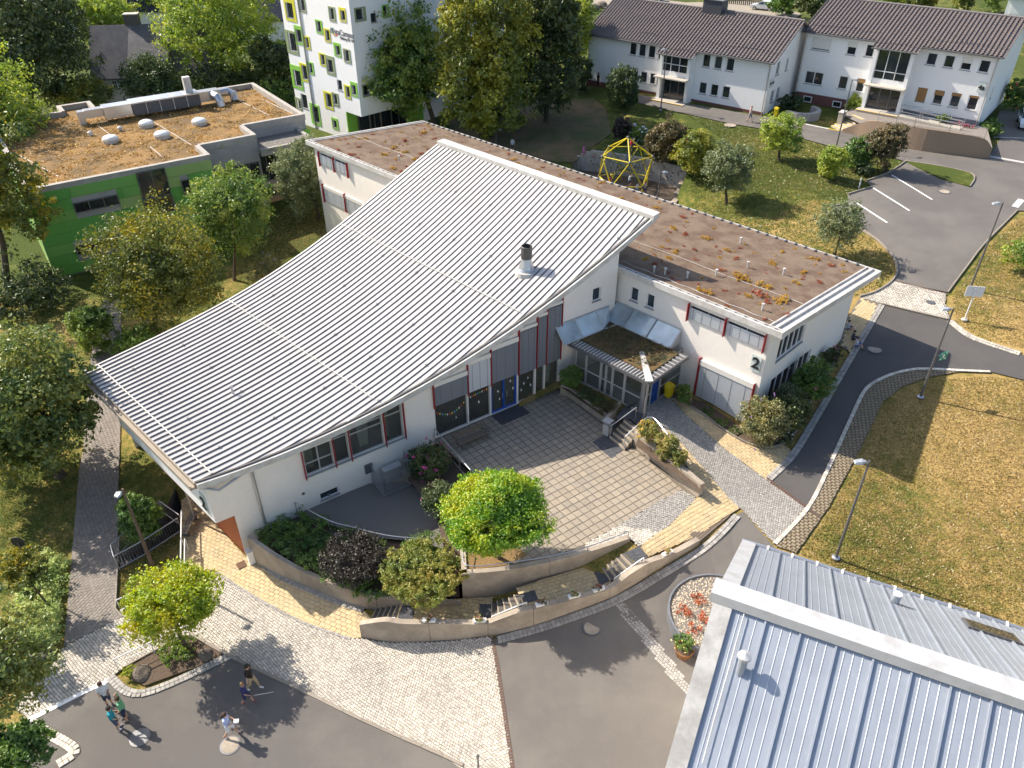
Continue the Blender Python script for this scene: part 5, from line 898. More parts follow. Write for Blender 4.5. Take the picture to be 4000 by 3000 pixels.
# ================================================================ METAL ROOF BUILDING, lower right
RZ = 9.0; RB = Fr(at(1548, 1272, RZ), 25.5); MS = .70
barn = thing('metal_roof_building', (*RB.P(0, 6, 0)[:2], -1.2), 'building with steep blue-grey standing-seam metal roof and wide white ridge cap', 'building')
M_zinc = mat('zinc_sheet', (.40, .435, .485), .42, .05, 3, metal=.35, col2=(.34, .37, .42), c2scale=.7, c2amt=.5); M_ridge = mat('ridge_metal', (.52, .52, .52), .5, .06, 3, metal=.1, col2=(.33, .31, .28), c2scale=1.6, c2amt=.5, c2lo=.5, c2hi=.68); M_verge = mat('weathered_verge', (.46, .45, .43), .8, .1, 5, col2=(.30, .29, .27), c2scale=1.2, c2amt=.8)
pw_ = 1.06; LB = 17
for side, vl in ((1, 8.85), (-1, 11.5)):
    zf_ = lambda u: RZ - MS * abs(u) - .1; s0, s1 = .3 * side, vl * side; k = 0; v = .62
    while v < LB:
        q = lambda u, vv, h=0: RB.P(u, vv, zf_(u) + h); v1 = v + pw_
        b = MB(); b.quad(q(s0, v), q(s0, v1), q(s1, v1), q(s1, v)); pn = b.build('roof_panel', M_zinc, barn)
        for f in (.25, .5, .75): vv = v + pw_ * f; MB().add([q(s0, vv - .022), q(s0, vv, .022), q(s0, vv + .022), q(s1, vv - .022), q(s1, vv, .022), q(s1, vv + .022)], [(0, 1, 4, 3), (1, 2, 5, 4)]).build('sheet_rib', M_zinc, pn)
        MB().hexa([q(s0, v - .03, -.02), q(s0, v + .03, -.02), q(s1, v + .03, -.02), q(s1, v - .03, -.02)], [q(s0, v - .03, .10), q(s0, v + .03, .10), q(s1, v + .03, .10), q(s1, v - .03, .10)]).build('standing_seam', M_zinc, barn)
        v = v1
    a = (0.02, .62); b = MB(); b.hexa([RB.P(s0, a[0], zf_(s0) - .25), RB.P(s0, a[1], zf_(s0) - .25), RB.P(s1, a[1], zf_(s1) - .25), RB.P(s1, a[0], zf_(s1) - .25)], [RB.P(s0, a[0], zf_(s0) + .13), RB.P(s0, a[1], zf_(s0) + .13), RB.P(s1, a[1], zf_(s1) + .13), RB.P(s1, a[0], zf_(s1) + .13)]); b.build('verge_cap', M_ridge if side > 0 else M_verge, barn)
    MB().tube([RB.P(s1 + side * .1, 0, zf_(s1) - .02), RB.P(s1 + side * .1, LB, zf_(s1) - .02)], .09, 8).build('gutter', M_steel, barn)
    if side > 0:
        for k in range(15): MB().box(RB, s1 - .1, s1 + .18, 1.1 + k * pw_, 1.2 + k * pw_, zf_(s1) + .02, zf_(s1) + .08).build('gutter_bracket', M_trim, barn)
MB().add([RB.P(-.38, -.12, RZ - .22), RB.P(-.38, LB, RZ - .22), RB.P(-.3, LB, RZ + .1), RB.P(.33, LB, RZ + .15), RB.P(.38, LB, RZ - .22), RB.P(-.3, -.12, RZ + .1), RB.P(.33, -.12, RZ + .15), RB.P(.38, -.12, RZ - .22)], [(0, 1, 2, 5), (5, 2, 3, 6), (6, 3, 4, 7), (0, 5, 6, 7)]).build('ridge_cap', M_ridge, barn)
b = MB(); gz = RZ - MS * 8.5 - .3; b.quad(RB.P(8.4, .5, -2), RB.P(8.4, LB, -2), RB.P(8.4, LB, gz + .2), RB.P(8.4, .5, gz + .2)); b.add([RB.P(8.4, .5, -2), RB.P(8.4, .5, gz), RB.P(0, .5, RZ - .5), RB.P(-10.8, .5, RZ - .5 - MS * 10.8), RB.P(-10.8, .5, -2)], [(0, 1, 2, 3, 4)]); b.build('outer_wall', M_wall, barn)
def onbarn(x, y, side):
    z = 6.0
    for _ in range(40): p = at(x, y, z); z = .6 * z + .4 * (RZ - MS * abs(RB.uv(p)[0]) - .1)
    return at(x, y, z)
ZC = lambda x, y: (1382.5 + .3 * x, 1161.3 + .3 * y)
for (x, y, h, nm, r_) in ((722, 965, .62, 'vent_pipe', .14), (1830, 470, .5, 'vent_pipe', .17)):
    p = onbarn(*ZC(x, y), 1); o = MB().tube([p - [0, 0, .2], p + [0, 0, h]], r_, 14).build(nm, M_zinc, barn); MB().lathe(p + [0, 0, h], [(r_, 0), (r_ * 1.5, .12), (r_ * 1.45, .2), (.02, .3)] if x < 1000 else [(r_ * 1.05, 0), (r_ * 1.05, .04)], 14).build('vent_cap', M_ridge, o)
wp = [onbarn(*ZC(x, y), 1) + [0, 0, .14] for x, y in ((780, 420), (742, 580), (648, 915), (545, 1272), (445, 1640))]; MB().tube(wp, .022, 6).build('lightning_wire', M_trim, barn)
p = onbarn(2140 / 1, 1365 / 1, 1); sk = MB(); u0, v0 = RB.uv(p); q = lambda u, v, h: RB.P(u, v, RZ - MS * abs(u) - .1 + h)
MB().hexa([q(u0 - .6, v0 - .9, 0), q(u0 - .6, v0 + .9, 0), q(u0 + .6, v0 + .9, 0), q(u0 + .6, v0 - .9, 0)], [q(u0 - .6, v0 - .9, .12), q(u0 - .6, v0 + .9, .12), q(u0 + .6, v0 + .9, .12), q(u0 + .6, v0 - .9, .12)]).build('roof_window', M_dsteel, barn)
MB().quad(q(u0 - .5, v0 - .8, .125), q(u0 - .5, v0 + .8, .125), q(u0 + .5, v0 + .8, .125), q(u0 + .5, v0 - .8, .125)).build('roof_pane', M_glass, barn)
# ================================================================ HOUSES BEHIND
M_slate = mat('slate_roof', (.10, .098, .105), .8, .3, 5, .6, 8, col2=(.16, .15, .145), c2scale=.7, c2amt=.7)
M_slated = mat('slate_dark', (.035, .04, .065), .7, .15, 5, .3, 12)
def gable_house(lab, fr, L_, D_, z0, ez, rz, m, mw, wins=(), chim=(), rf=None, name='slate_house'):
    root = thing(name, fr.P(0, 0, z0), lab, 'house'); b = MB()
    top = lambda u: ez + (rz - ez) * (1 - abs(2 * u / D_ - 1))
    wallmesh(b, fr, 0, 1, 0, L_, z0 - .5, ez, [w[:4] for w in wins]); wallmesh(b, fr, -D_, -1, 0, L_, z0 - .5, ez); g = Fr(fr.P(0, -D_, 0), fr.az + 90); wallmesh(b, g, 0, -1, 0, D_, z0 - .5, top); g = Fr(fr.P(L_, -D_, 0), fr.az + 90); wallmesh(b, g, 0, 1, 0, D_, z0 - .5, top); b.build('wall', mw, root)
    sl_ = (rz - ez) / (D_ / 2)
    for v0, v1, nm in ((.4, -D_ / 2, 'roof'), (-D_ - .4, -D_ / 2, 'roof')):
        MB().hexa([fr.P(-.3, v0, ez - .4 * sl_), fr.P(L_ + .3, v0, ez - .4 * sl_), fr.P(L_ + .3, v1, rz), fr.P(-.3, v1, rz)], [fr.P(-.3, v0, ez - .4 * sl_ + .2), fr.P(L_ + .3, v0, ez - .4 * sl_ + .2), fr.P(L_ + .3, v1, rz + .2), fr.P(-.3, v1, rz + .2)]).build(nm, m, root)
    for w in wins: window(root, fr, 0, 1, w[:4], 2, 2, .08, M_wframe)
    for (u, v, w, h) in chim: MB().box(fr, u, u + w, v, v + w * .7, ez, rz + h).build('chimney', mat('chimney_brick', (.13, .115, .105), .9, .2, 8), root); MB().box(fr, u - .08, u + w + .08, v - .08, v + w * .7 + .08, rz + h, rz + h + .12).build('chimney_cap', M_concl, root)
    return root
hp = at(216, 214, .6); H1 = Fr(hp, 82); slh = gable_house('white house with old grey slate roof between trees behind the green building', H1, 14, 9, .6, 3.4, 8.4, M_slate, M_wallw, [(2.0, 2.6, 1.8, 2.8)], [(4.2, -5.6, 1.7, 1.3), (11, -5.8, 1.0, 1.4)])
MB().box(H1, 4.8, 8.6, -3.2, .1, 3.2, 4.8).build('wall', M_wallw, slh)
MB().hexa([H1.P(4.6, .4, 4.5), H1.P(9.6, .4, 4.5), H1.P(9.6, -4.4, 8.2), H1.P(4.6, -4.4, 8.2)], [H1.P(4.6, .4, 4.75), H1.P(9.6, .4, 4.75), H1.P(9.6, -4.4, 8.45), H1.P(4.6, -4.4, 8.45)]).build('dormer_roof', M_slate, slh)
def dark_house(lab, px, az, L_, zb, dorm):
    fr = Fr(at(*px, zb), az); r_ = gable_house(lab, fr, L_, 11, zb, zb + 3.2, zb + 11.5, M_slated, M_wallw)
    for u in dorm:
        z = zb + 5.4; MB().box(fr, u, u + 1.9, -3.6, -1.0, z - .6, z + 1.3).build('dormer', M_slated, r_); window(r_, fr, -1.0, 1, (u + .45, u + 1.45, z - .3, z + .9), 2, 2, .1, M_wframe, depth=-.02, sill=False, name='dormer_window')
        MB().hexa([fr.P(u - .2, -.8, z + 1.3), fr.P(u + 2.1, -.8, z + 1.3), fr.P(u + 2.1, -4, z + 1.6), fr.P(u - .2, -4, z + 1.6)], [fr.P(u - .2, -.8, z + 1.42), fr.P(u + 2.1, -.8, z + 1.42), fr.P(u + 2.1, -4, z + 1.72), fr.P(u - .2, -4, z + 1.72)]).build('dormer_roof', M_concl, r_)
dark_house('dark slate house with two dormers at the top left behind the trees', (152, 62), 90, 20, 1.5, (2.6, 9.3)); dark_house('dark slate house with small white dormer window beside the white tower', (505, 82), 92, 20, 1.5, (11.5,))
fh = Fr(at(2165, 42, 4.5), 125); root = thing('flat_roof_house', fh.P(0, 0, 4), 'white flat-roofed building at the top right behind the tiled roof', 'building'); wallmesh(MB(), fh, 0, 1, 0, 14, 3, 7.6).build('wall', M_wallw, root); wallmesh(MB(), Fr(fh.P(0, -8, 0), 215), 0, -1, 0, 8, 3, 7.6).build('wall', M_wallw, root); MB().box(fh, -.4, 14.4, -9, .4, 7.6, 7.9).build('flat_roof', M_slate, root)
for k in range(4): MB().box(fh, .6 + k * 3.2, 3.2 + k * 3.2, .0, .05, 5.4, 7.3).build('garage_door', M_wframe, root)
# ================================================================ VEGETATION
M_bark = mat('bark', (.10, .075, .055), .95, .3, 14, .8, 20)
LM = {
 'robinia': leafmat('leaf_robinia', [(.045, .11, .012), (.07, .16, .015), (.15, .22, .012), (.27, .27, .012)], .35, .42),
 'yellowgreen': leafmat('leaf_yellowgreen', [(.08, .13, .012), (.14, .19, .013), (.20, .235, .014), (.26, .24, .015)], .4, .5),
 'chestnut': leafmat('leaf_chestnut', [(.035, .06, .018), (.06, .09, .022), (.11, .13, .03), (.17, .17, .04)], .3, .45),
 'olive': leafmat('leaf_olive', [(.03, .045, .010), (.06, .075, .013), (.10, .11, .015), (.20, .16, .012)], .3, .35),
 'maple': leafmat('leaf_maple', [(.035, .07, .016), (.06, .105, .02), (.11, .15, .025), (.16, .18, .03)], .35, .4),
 'dark': leafmat('leaf_dark', [(.014, .026, .010), (.025, .042, .013), (.045, .06, .018), (.07, .08, .02)], .2, .4),
 'yew': leafmat('leaf_yew', [(.013, .026, .009), (.022, .042, .012), (.04, .06, .015), (.055, .075, .02)], .15, .5),
 'pear': leafmat('leaf_pear', [(.045, .065, .028), (.075, .095, .04), (.11, .125, .055), (.15, .16, .07)], .3, .6),
 'light': leafmat('leaf_light', [(.06, .10, .016), (.10, .15, .02), (.16, .2, .03), (.22, .24, .03)], .4, .35),
 'poplar': leafmat('leaf_poplar', [(.045, .062, .014), (.085, .105, .018), (.14, .15, .02), (.22, .20, .022)], .35, .3),
 'purple': leafmat('leaf_purple', [(.010, .009, .008), (.018, .014, .012), (.028, .02, .015), (.045, .033, .022)], .2, .8),
 'brownish': leafmat('leaf_brownish', [(.03, .032, .014), (.055, .05, .02), (.085, .065, .028), (.11, .08, .03)], .25, .7),
 'spirea': leafmat('leaf_spirea', [(.07, .10, .018), (.13, .15, .025), (.19, .18, .035), (.24, .19, .05)], .25, 1.0),
 'buddleia': leafmat('leaf_buddleia', [(.05, .06, .025), (.09, .095, .035), (.14, .135, .05), (.20, .17, .06)], .25, .9),
 'pale': leafmat('leaf_pale', [(.12, .17, .05), (.19, .24, .08), (.27, .31, .12), (.33, .35, .15)], .35, .7),
 'hedge': leafmat('leaf_hedge', [(.025, .055, .012), (.045, .09, .016), (.075, .125, .02), (.11, .155, .025)], .25, .9),
 'sedum_o': leafmat('leaf_sedum_orange', [(.18, .085, .012), (.27, .15, .013), (.33, .21, .018), (.29, .19, .03)], .2, 3), 'sedum_r': leafmat('leaf_sedum_red', [(.14, .03, .017), (.21, .05, .025), (.26, .075, .03), (.22, .09, .04)], .2, 3),
 'grassy': leafmat('leaf_grassy', [(.06, .085, .02), (.11, .13, .03), (.17, .16, .04), (.25, .2, .06)], .3, 1.2)}
def leaves(blobs, n, leaf, seed, clump=.28, up=.35, shell=.55, drop=0.0, aspect=.62, zmin=None):
    """leaf quads gathered in clumps that fill a few ellipsoids unevenly"""
    g = np.random.default_rng(seed); tot = sum(b[2] for b in blobs); V = []
    for c, r, w_ in blobs:
        c, r = np.array(c, float), np.array(r, float); m = int(n * w_ / tot); nc = max(10, int(m / 34)); d = g.normal(size=(nc, 3)); d /= np.linalg.norm(d, axis=1)[:, None]
        wob = 1 + .16 * np.sin(d[:, 0] * 4.1 + seed) * np.sin(d[:, 1] * 3.7 + 2 * seed) + .12 * np.sin(d[:, 2] * 5 + seed * .7)
        rad = (shell + (1 - shell) * g.random(nc) ** .6) * wob * 1.04; cc = c + d * rad[:, None] * r; cr = clump * r.mean() * g.uniform(.55, 1.35, nc)
        idx = g.integers(0, nc, m); o = g.normal(size=(m, 3)); o /= np.linalg.norm(o, axis=1)[:, None]; o *= (g.random(m) ** .5)[:, None]; o[:, 2] *= .7
        p = cc[idx] + o * cr[idx][:, None]; nrm = g.normal(size=(m, 3)) * .75 + o * .6 + d[idx] * .35; nrm[:, 2] += up; nrm /= np.linalg.norm(nrm, axis=1)[:, None]
        a = np.cross(nrm, g.normal(size=(m, 3))); a /= np.linalg.norm(a, axis=1)[:, None]; b = np.cross(nrm, a); s_ = leaf * g.uniform(.6, 1.3, m); p[:, 2] -= drop * g.random(m)
        a *= s_[:, None] / 2; b *= (s_ * aspect)[:, None] / 2; fold = nrm * (s_ * .12)[:, None]
        V.append(np.stack([p - a, p - b + fold, p + a, p + b + fold], 1))
    V = np.concatenate(V)
    if zmin is not None: V = V[V[:, :, 2].min(1) > zmin]
    return V.reshape(-1, 3), np.arange(len(V) * 4).reshape(-1, 4)
_seed = [100]
def crown_of(base, box):
    """crown centre and radii from its outline in the photo, over a known foot"""
    x0, y0, x1, y1 = box; ym = (y0 + y1) / 2; h = rise(base, ym); c = base + np.array([0, 0, h]); q = c - [0, 0, CH]; t = q[1] * _c - q[2] * _s; k = t / FPX
    xm = (x0 + x1) / 2; c[0] = (xm - 1106) * k; rh = (x1 - x0) / 2 * k; hv = (y1 - y0) / 2 * k; ph = math.atan2(-q[2], math.hypot(q[0], q[1])); s2 = max(hv ** 2 - (rh * math.sin(ph)) ** 2, (.35 * hv) ** 2); rv = math.sqrt(s2) / math.cos(ph)
    return c, rh, min(rv, 1.9 * rh + 2)
def plant(name, label, cat, basepx, box, kind, n, leaf, trunk=True, z=None, group=None, blobs=None, tr=None, clump=.28, shell=.55, flowers=None, part=None, lob=5, droop=0, up=.35):
    _seed[0] += 1; sd = _seed[0]; base = gp(*basepx) if z is None else at(*basepx, z); c, rh, rv = crown_of(base, box)
    c[2] = max(c[2], base[2] + rv * (.62 if not trunk else .75)); root = thing(name, base, label, cat, group); r = random.Random(sd)
    bl = blobs(c, rh, rv) if blobs else [(c, (rh * .88, rh * .88, rv * .9), 3.0)] + [(c + np.array([math.cos(a) * rh * .45, math.sin(a) * rh * .45, rv * r.uniform(-.4, .45)]), (rh * .54, rh * .54, rv * .5), 1.0) for a in [k * 2 * math.pi / lob + r.uniform(-.3, .3) for k in range(lob)]]
    V, F = leaves(bl, int(n * 1.7), leaf * 1.05, sd, clump, up, shell, droop, zmin=base[2] + .03 if not trunk else None); V = V - base
    fastmesh(part or ('crown' if trunk else 'foliage'), V, F, LM[kind], root)
    if trunk:
        tr = tr or max(.07, rh * .055); top = c + [0, 0, rv * .3]; b = MB(); m = base + (c - base) * .45 + [r.uniform(-.1, .1) * rh, r.uniform(-.1, .1) * rh, 0]
        b.tube([base - [0, 0, .2], base + [0, 0, .15], m, top], [tr * 1.35, tr, tr * .8, tr * .25], 8); b.build('trunk', M_bark, root)
        for k in range(6):
            a = k * 1.05 + r.random(); s_ = base + (c - base) * r.uniform(.45, .95); e = c + np.array([math.cos(a) * rh * .62, math.sin(a) * rh * .62, rv * r.uniform(-.25, .5)]); MB().tube([s_, (s_ + e) / 2 + [0, 0, rv * .1], e], [tr * .5, tr * .3, tr * .1], 5).build('limb', M_bark, root)
    if flowers:
        col, nf, fs = flowers; V, F = leaves([(b_[0], tuple(q * 1.06 for q in b_[1]), b_[2]) for b_ in bl], nf, fs, sd + 500, clump * .35, .8, .9, aspect=.9, zmin=base[2]); fastmesh('flowers', V - base, F, mat('petal_%02d%02d%02d' % tuple(int(q * 99) for q in col), col, .7, .1, 20), root, kind='stuff')
    return root
T_ = 'tree'; S_ = 'shrub'
plant('robinia_tree', 'round-headed green and yellow tree standing in the courtyard', T_, (1078, 1206), (968, 1008, 1182, 1202), 'robinia', 30000, .125, z=0, tr=.12, blobs=lambda c, h, v: [(c, (h * .92, h * .92, v * .9), 5), (c + [0, 0, v * .12], (h * .97, h * .97, v * .72), 3), (c + [0, 0, -v * .15], (h * .85, h * .85, v * .8), 2)], clump=.16, shell=.72)
plant('maple_tree', 'small bright yellow-green tree in the planted bed at lower left', T_, (402, 1402), (268, 1208, 476, 1392), 'yellowgreen', 9000, .15, tr=.12, lob=7)
plant('chestnut_tree', 'large spreading chestnut tree beside the grey paved path at left', T_, (130, 1026), (-120, 715, 190, 1035), 'chestnut', 16000, .26, tr=.3, lob=8, clump=.24)
plant('pine_tree', 'tall dark tree with open branches at the left edge by the green panels', T_, (20, 640), (-150, 200, 85, 560), 'olive', 6000, .3, tr=.28, lob=7, shell=.3, clump=.22)
plant('lime_tree', 'large olive green tree with yellow patches in front of the green panels', T_, (335, 722), (212, 440, 470, 700), 'olive', 16000, .21, tr=.22, lob=7)
plant('maple_tree', 'slim green maple on the lawn between green building and hall', T_, (507, 604), (412, 362, 590, 545), 'maple', 11000, .22, tr=.14, lob=7)
plant('pear_tree', 'grey-green pear tree beside the white end of the long wing', T_, (690, 474), (592, 295, 716, 462), 'pear', 9500, .2, tr=.17, lob=6)
plant('lilac_bush', 'grey-green bush with mauve flowers against the hall roof edge', S_, (590, 622), (535, 545, 640, 628), 'buddleia', 3500, .16, trunk=False, flowers=((.4, .3, .45), 120, .12))
plant('hazel_bush', 'green bush at the foot of the large olive tree beside the path', S_, (205, 762), (150, 650, 245, 768), 'maple', 5000, .18, trunk=False)
plant('hazel_bush', 'dark bush between the olive tree and the hall roof corner', S_, (300, 765), (240, 690, 350, 780), 'hedge', 3500, .16, trunk=False)
plant('undergrowth_bush', 'dark undergrowth below the pine at the left edge', S_, (60, 660), (-60, 560, 150, 690), 'dark', 4500, .22, trunk=False)
plant('ash_tree', 'dark green tree in front of the white tower', T_, (942, 280), (778, 5, 985, 272), 'maple', 14000, .34, tr=.3, lob=8, clump=.22, shell=.35)
plant('poplar_tree', 'tall yellowing poplar group beside the white tower', T_, (1055, 300), (918, -70, 1180, 296), 'poplar', 20000, .36, tr=.4, lob=9, clump=.2, shell=.4, blobs=lambda c, h, v: [(c, (h * .8, h * .8, v * .8), 4), (c + [-h * .35, 0, v * .35], (h * .5, h * .5, v * .55), 2), (c + [h * .3, 0, v * .3], (h * .55, h * .5, v * .6), 2), (c + [h * .2, -h * .2, -v * .5], (h * .55, h * .5, v * .42), 2), (c + [-h * .3, -h * .2, -v * .45], (h * .45, h * .4, v * .4), 1.3)])
plant('poplar_tree', 'dark tree right of the yellowing poplar above the shaded slope', T_, (1180, 262), (1105, -60, 1262, 248), 'dark', 12000, .36, tr=.3, lob=8)
plant('birch_tree', 'light green tree at the left end of the tiled-roof house', T_, (1245, 186), (1205, -10, 1282, 178), 'light', 5500, .32, tr=.15)
plant('yew_bush', 'dark bush at the corner of the tiled-roof house', S_, (1252, 200), (1222, 118, 1280, 203), 'dark', 3500, .26, trunk=False)
plant('yew_bush', 'large round dark yew bush in front of the white house', S_, (1346, 234), (1310, 134, 1382, 237), 'yew', 7500, .2, trunk=False, clump=.2, shell=.7)
plant('barberry_bush', 'dark purple bush above the climbing wall', S_, (1342, 310), (1322, 247, 1362, 312), 'purple', 2500, .2, trunk=False)
plant('hibiscus_bush', 'white-flowering bush beside the purple bush', S_, (1378, 314), (1356, 268, 1398, 316), 'hedge', 1800, .18, trunk=False, flowers=((.72, .7, .78), 420, .2))
plant('mixed_bush', 'large brownish green bush above the climbing wall', S_, (1440, 352), (1392, 256, 1492, 362), 'brownish', 6500, .22, trunk=False, lob=7)
plant('mixed_bush', 'yellow-green bush at the right end of the climbing wall', S_, (1500, 378), (1455, 280, 1545, 384), 'poplar', 5500, .2, trunk=False, flowers=((.5, .05, .06), 40, .15))
plant('apple_tree', 'grey-green apple tree on the lawn right of the climbing wall', T_, (1569, 437), (1520, 314, 1628, 418), 'pear', 6000, .2, tr=.13)
plant('apple_tree', 'apple tree with loose light crown on the upper lawn before the house', T_, (1682, 344), (1640, 243, 1737, 328), 'light', 4500, .2, tr=.13)
plant('hedge_bush', 'light green bush left of the three by the parking road', S_, (1797, 386), (1766, 311, 1828, 388), 'light', 4500, .18, trunk=False)
plant('hedge_bush', 'middle light green bush by the parking road', S_, (1855, 366), (1827, 291, 1884, 368), 'hedge', 3800, .18, trunk=False)
plant('box_ball', 'small dark clipped ball of box by the parking bays', S_, (1866, 377), (1848, 346, 1886, 378), 'yew', 1800, .14, trunk=False, shell=.8)
plant('plum_tree', 'dark brownish small tree at the corner of the parking bays', T_, (1915, 372), (1876, 262, 1957, 362), 'brownish', 5500, .19, tr=.1)
plant('young_tree', 'young slender tree on the grass verge beside the parking road', T_, (1803, 553), (1760, 414, 1872, 548), 'pear', 5000, .15, tr=.08, shell=.35)
plant('lawn_bush', 'green bush at the right edge of the picture above the road', S_, (2208, 590), (2170, 500, 2270, 592), 'light', 3000, .16, trunk=False)
plant('forest_tree', 'big dark tree at the top left behind the slate house', T_, (70, 245), (-60, -60, 188, 232), 'dark', 13000, .4, tr=.4, lob=8)
plant('forest_tree', 'yellow-green tree at the left edge beside the sedum roof', T_, (-40, 420), (-150, 90, 92, 400), 'light', 10000, .34, tr=.3, lob=8)
plant('forest_tree', 'tall light green tree between slate house and white tower', T_, (468, 188), (332, -90, 612, 190), 'light', 16000, .36, tr=.35, lob=9, clump=.2)
plant('forest_tree', 'light green tree behind the slate house chimney', T_, (232, 118), (150, -20, 300, 105), 'light', 6500, .4, tr=.25)
plant('forest_tree', 'pale tree behind the tall light green tree at the top', T_, (330, 60), (268, -80, 400, 60), 'light', 6000, .42, tr=.25)
plant('forest_tree', 'dark tree in the top left corner', T_, (10, 110), (-70, -120, 110, 100), 'chestnut', 7000, .45, tr=.3)
plant('forest_tree', 'dark bush-like tree left of the white tower', T_, (590, 212), (545, 75, 640, 205), 'dark', 5000, .32, tr=.2)
plant('yew_tree', 'dark yew standing before the slate house', T_, (345, 232), (262, 120, 402, 236), 'yew', 8500, .26, tr=.25, lob=6)
plant('young_fir', 'small yellow-green fir behind the ventilation unit', T_, (366, 212), (342, 162, 390, 212), 'yellowgreen', 1500, .22, tr=.06)
plant('garden_shrub', 'yellow-green shrub row behind the sedum roof parapet', S_, (180, 246), (88, 165, 248, 242), 'olive', 5000, .26, trunk=False)
plant('garden_shrub', 'dark shrub behind the parapet right of the fir', S_, (470, 205), (395, 130, 560, 205), 'dark', 5500, .28, trunk=False)
plant('garden_shrub', 'shrub behind the sedum roof corner before the white tower', S_, (600, 226), (555, 170, 640, 228), 'hedge', 2500, .24, trunk=False)
plant('edge_tree', 'dark leafy tree with hanging branches at the lower left edge', T_, (-40, 1640), (-170, 1300, 105, 1570), 'chestnut', 7000, .16, tr=.2, lob=8, shell=.3)
plant('edge_shrub', 'dark green shrub in the lower left corner', S_, (30, 1690), (-60, 1560, 115, 1700), 'hedge', 5500, .14, trunk=False)
plant('thin_tree', 'thin leaning tree on the pale ground cover at left', T_, (112, 1318), (-10, 1172, 98, 1282), 'olive', 2600, .15, tr=.06, shell=.3)
plant('ground_cover', 'pale green ground cover along the left side of the grey path', 'plants', (100, 1395), (32, 1215, 152, 1405), 'pale', 7500, .13, trunk=False, blobs=lambda c, h, v: [(gp(100 - k * 6, 1245 + k * 38) + [0, 0, .25], (1.0 + .1 * k, 1.2, .55), 1) for k in range(5)])
plant('ground_cover', 'dark green shrubs below the pale ground cover at left', 'plants', (20, 1440), (-20, 1330, 60, 1440), 'hedge', 3000, .14, trunk=False)
plant('ivy_bush', 'dark shrubs beside the sunken stairs', S_, (300, 1160), (258, 1060, 346, 1175), 'hedge', 4500, .15, trunk=False)
plant('backdrop_tree', 'dark tree behind the gap between the two tiled roofs', T_, (1755, 44), (1722, -60, 1795, 34), 'dark', 4000, .4, tr=.2)
for i, (bx, lab, kd) in enumerate((((1880, -40, 1960, 18), 'bush behind the tiled ridge left of the garden path', 'light'), ((1960, -50, 2030, 22), 'bush behind the tiled ridge above the stair window', 'olive'), ((2060, -40, 2110, 26), 'round bush behind the tiled ridge before the flat-roofed building', 'poplar'), ((2130, -60, 2190, 20), 'dark tree behind the flat-roofed building at top right', 'hedge'), ((1660, -10, 1722, 30), 'low hedge behind the parked white car', 'hedge'))):
    plant('backdrop_bush', lab, S_, ((bx[0] + bx[2]) / 2, bx[3] + 4), bx, kd, 2600, .34, trunk=False)
plant('rose_bush', 'bush with red flowers at the gable of the house marked 4a', S_, (2196, 240), (2172, 160, 2226, 238), 'hedge', 2600, .2, trunk=False, flowers=((.5, .05, .1), 60, .18))
plant('rose_bush', 'low bush at the foot of the house corner marked 4a', S_, (2140, 292), (2112, 256, 2168, 294), 'hedge', 2000, .17, trunk=False)
plant('laurel_bush', 'yellow-green bush beside the entrance of the house marked 4a', S_, (1846, 244), (1826, 205, 1867, 245), 'light', 2200, .18, trunk=False, z=4.0)
plant('laurel_bush', 'dark bush in the corner between the two white houses', S_, (1710, 236), (1684, 200, 1733, 237), 'yew', 2200, .2, trunk=False)
plant('laurel_bush', 'small bush under the windows right of the ramp', S_, (2040, 266), (2024, 245, 2054, 266), 'hedge', 900, .17, trunk=False, z=4.7)
# beds round the courtyard
plant('cotoneaster_bed', 'spreading green shrubs covering the left half of the curved planter', S_, (640, 1190), (560, 1100, 760, 1240), 'hedge', 17000, .10, trunk=False, z=-1.3, blobs=lambda c, h, v: [(at(600 + k * 36, 1160 + k * 17, -1.15) + [0, 0, .1], (1.0, 1.0, .5), 1) for k in range(7)] + [(at(640 + k * 38, 1130 + k * 15, -1.05), (1.0, 1.0, .5), 1) for k in range(5)] + [(at(585 + k * 45, 1150 + k * 28, -1.2), (.8, .8, .4), .7) for k in range(5)], flowers=((.45, .12, .25), 30, .09))
plant('smoke_bush', 'dark purple-black bush in the middle of the curved planter', S_, (768, 1236), (688, 1145, 842, 1268), 'purple', 9500, .09, trunk=False, z=-1.3)
plant('spirea_bush', 'rounded yellow-green bush with rusty flower heads in the curved planter', S_, (912, 1275), (818, 1172, 1004, 1306), 'spirea', 19000, .085, trunk=False, z=-1.35, clump=.14, shell=.7)
plant('cotoneaster_bed', 'green shrub strip between dark and yellow bushes in the planter', S_, (860, 1240), (838, 1170, 990, 1250), 'hedge', 5000, .09, trunk=False, z=-1.25)
plant('hydrangea_bush', 'pink-flowering bush against the hall facade', S_, (918, 1030), (876, 948, 972, 1040), 'dark', 6500, .1, trunk=False, z=-.7, flowers=((.55, .06, .25), 150, .12))
plant('lavender_bush', 'dark grassy shrub on the slope left of the courtyard rail', S_, (960, 1110), (908, 1035, 1010, 1120), 'dark', 6500, .1, trunk=False, z=-.45, flowers=((.5, .05, .22), 14, .1))
plant('box_bush', 'round green bush by the hall glazing at the porch planter', S_, (1234, 838), (1211, 788, 1259, 840), 'hedge', 2600, .09, trunk=False, z=.62, shell=.75)
for i, (x, y, lab) in enumerate(((1268, 862, 'dark low shrub next to the round bush in the porch planter'), (1290, 874, 'dark low shrub in the middle of the porch planter'), (1312, 890, 'grey-green low shrub at the outer end of the porch planter'))): plant('cotoneaster_bush', lab, S_, (x, y), (x - 20, y - 26, x + 20, y + 6), 'dark' if i < 2 else 'brownish', 1900, .08, trunk=False, z=.62)
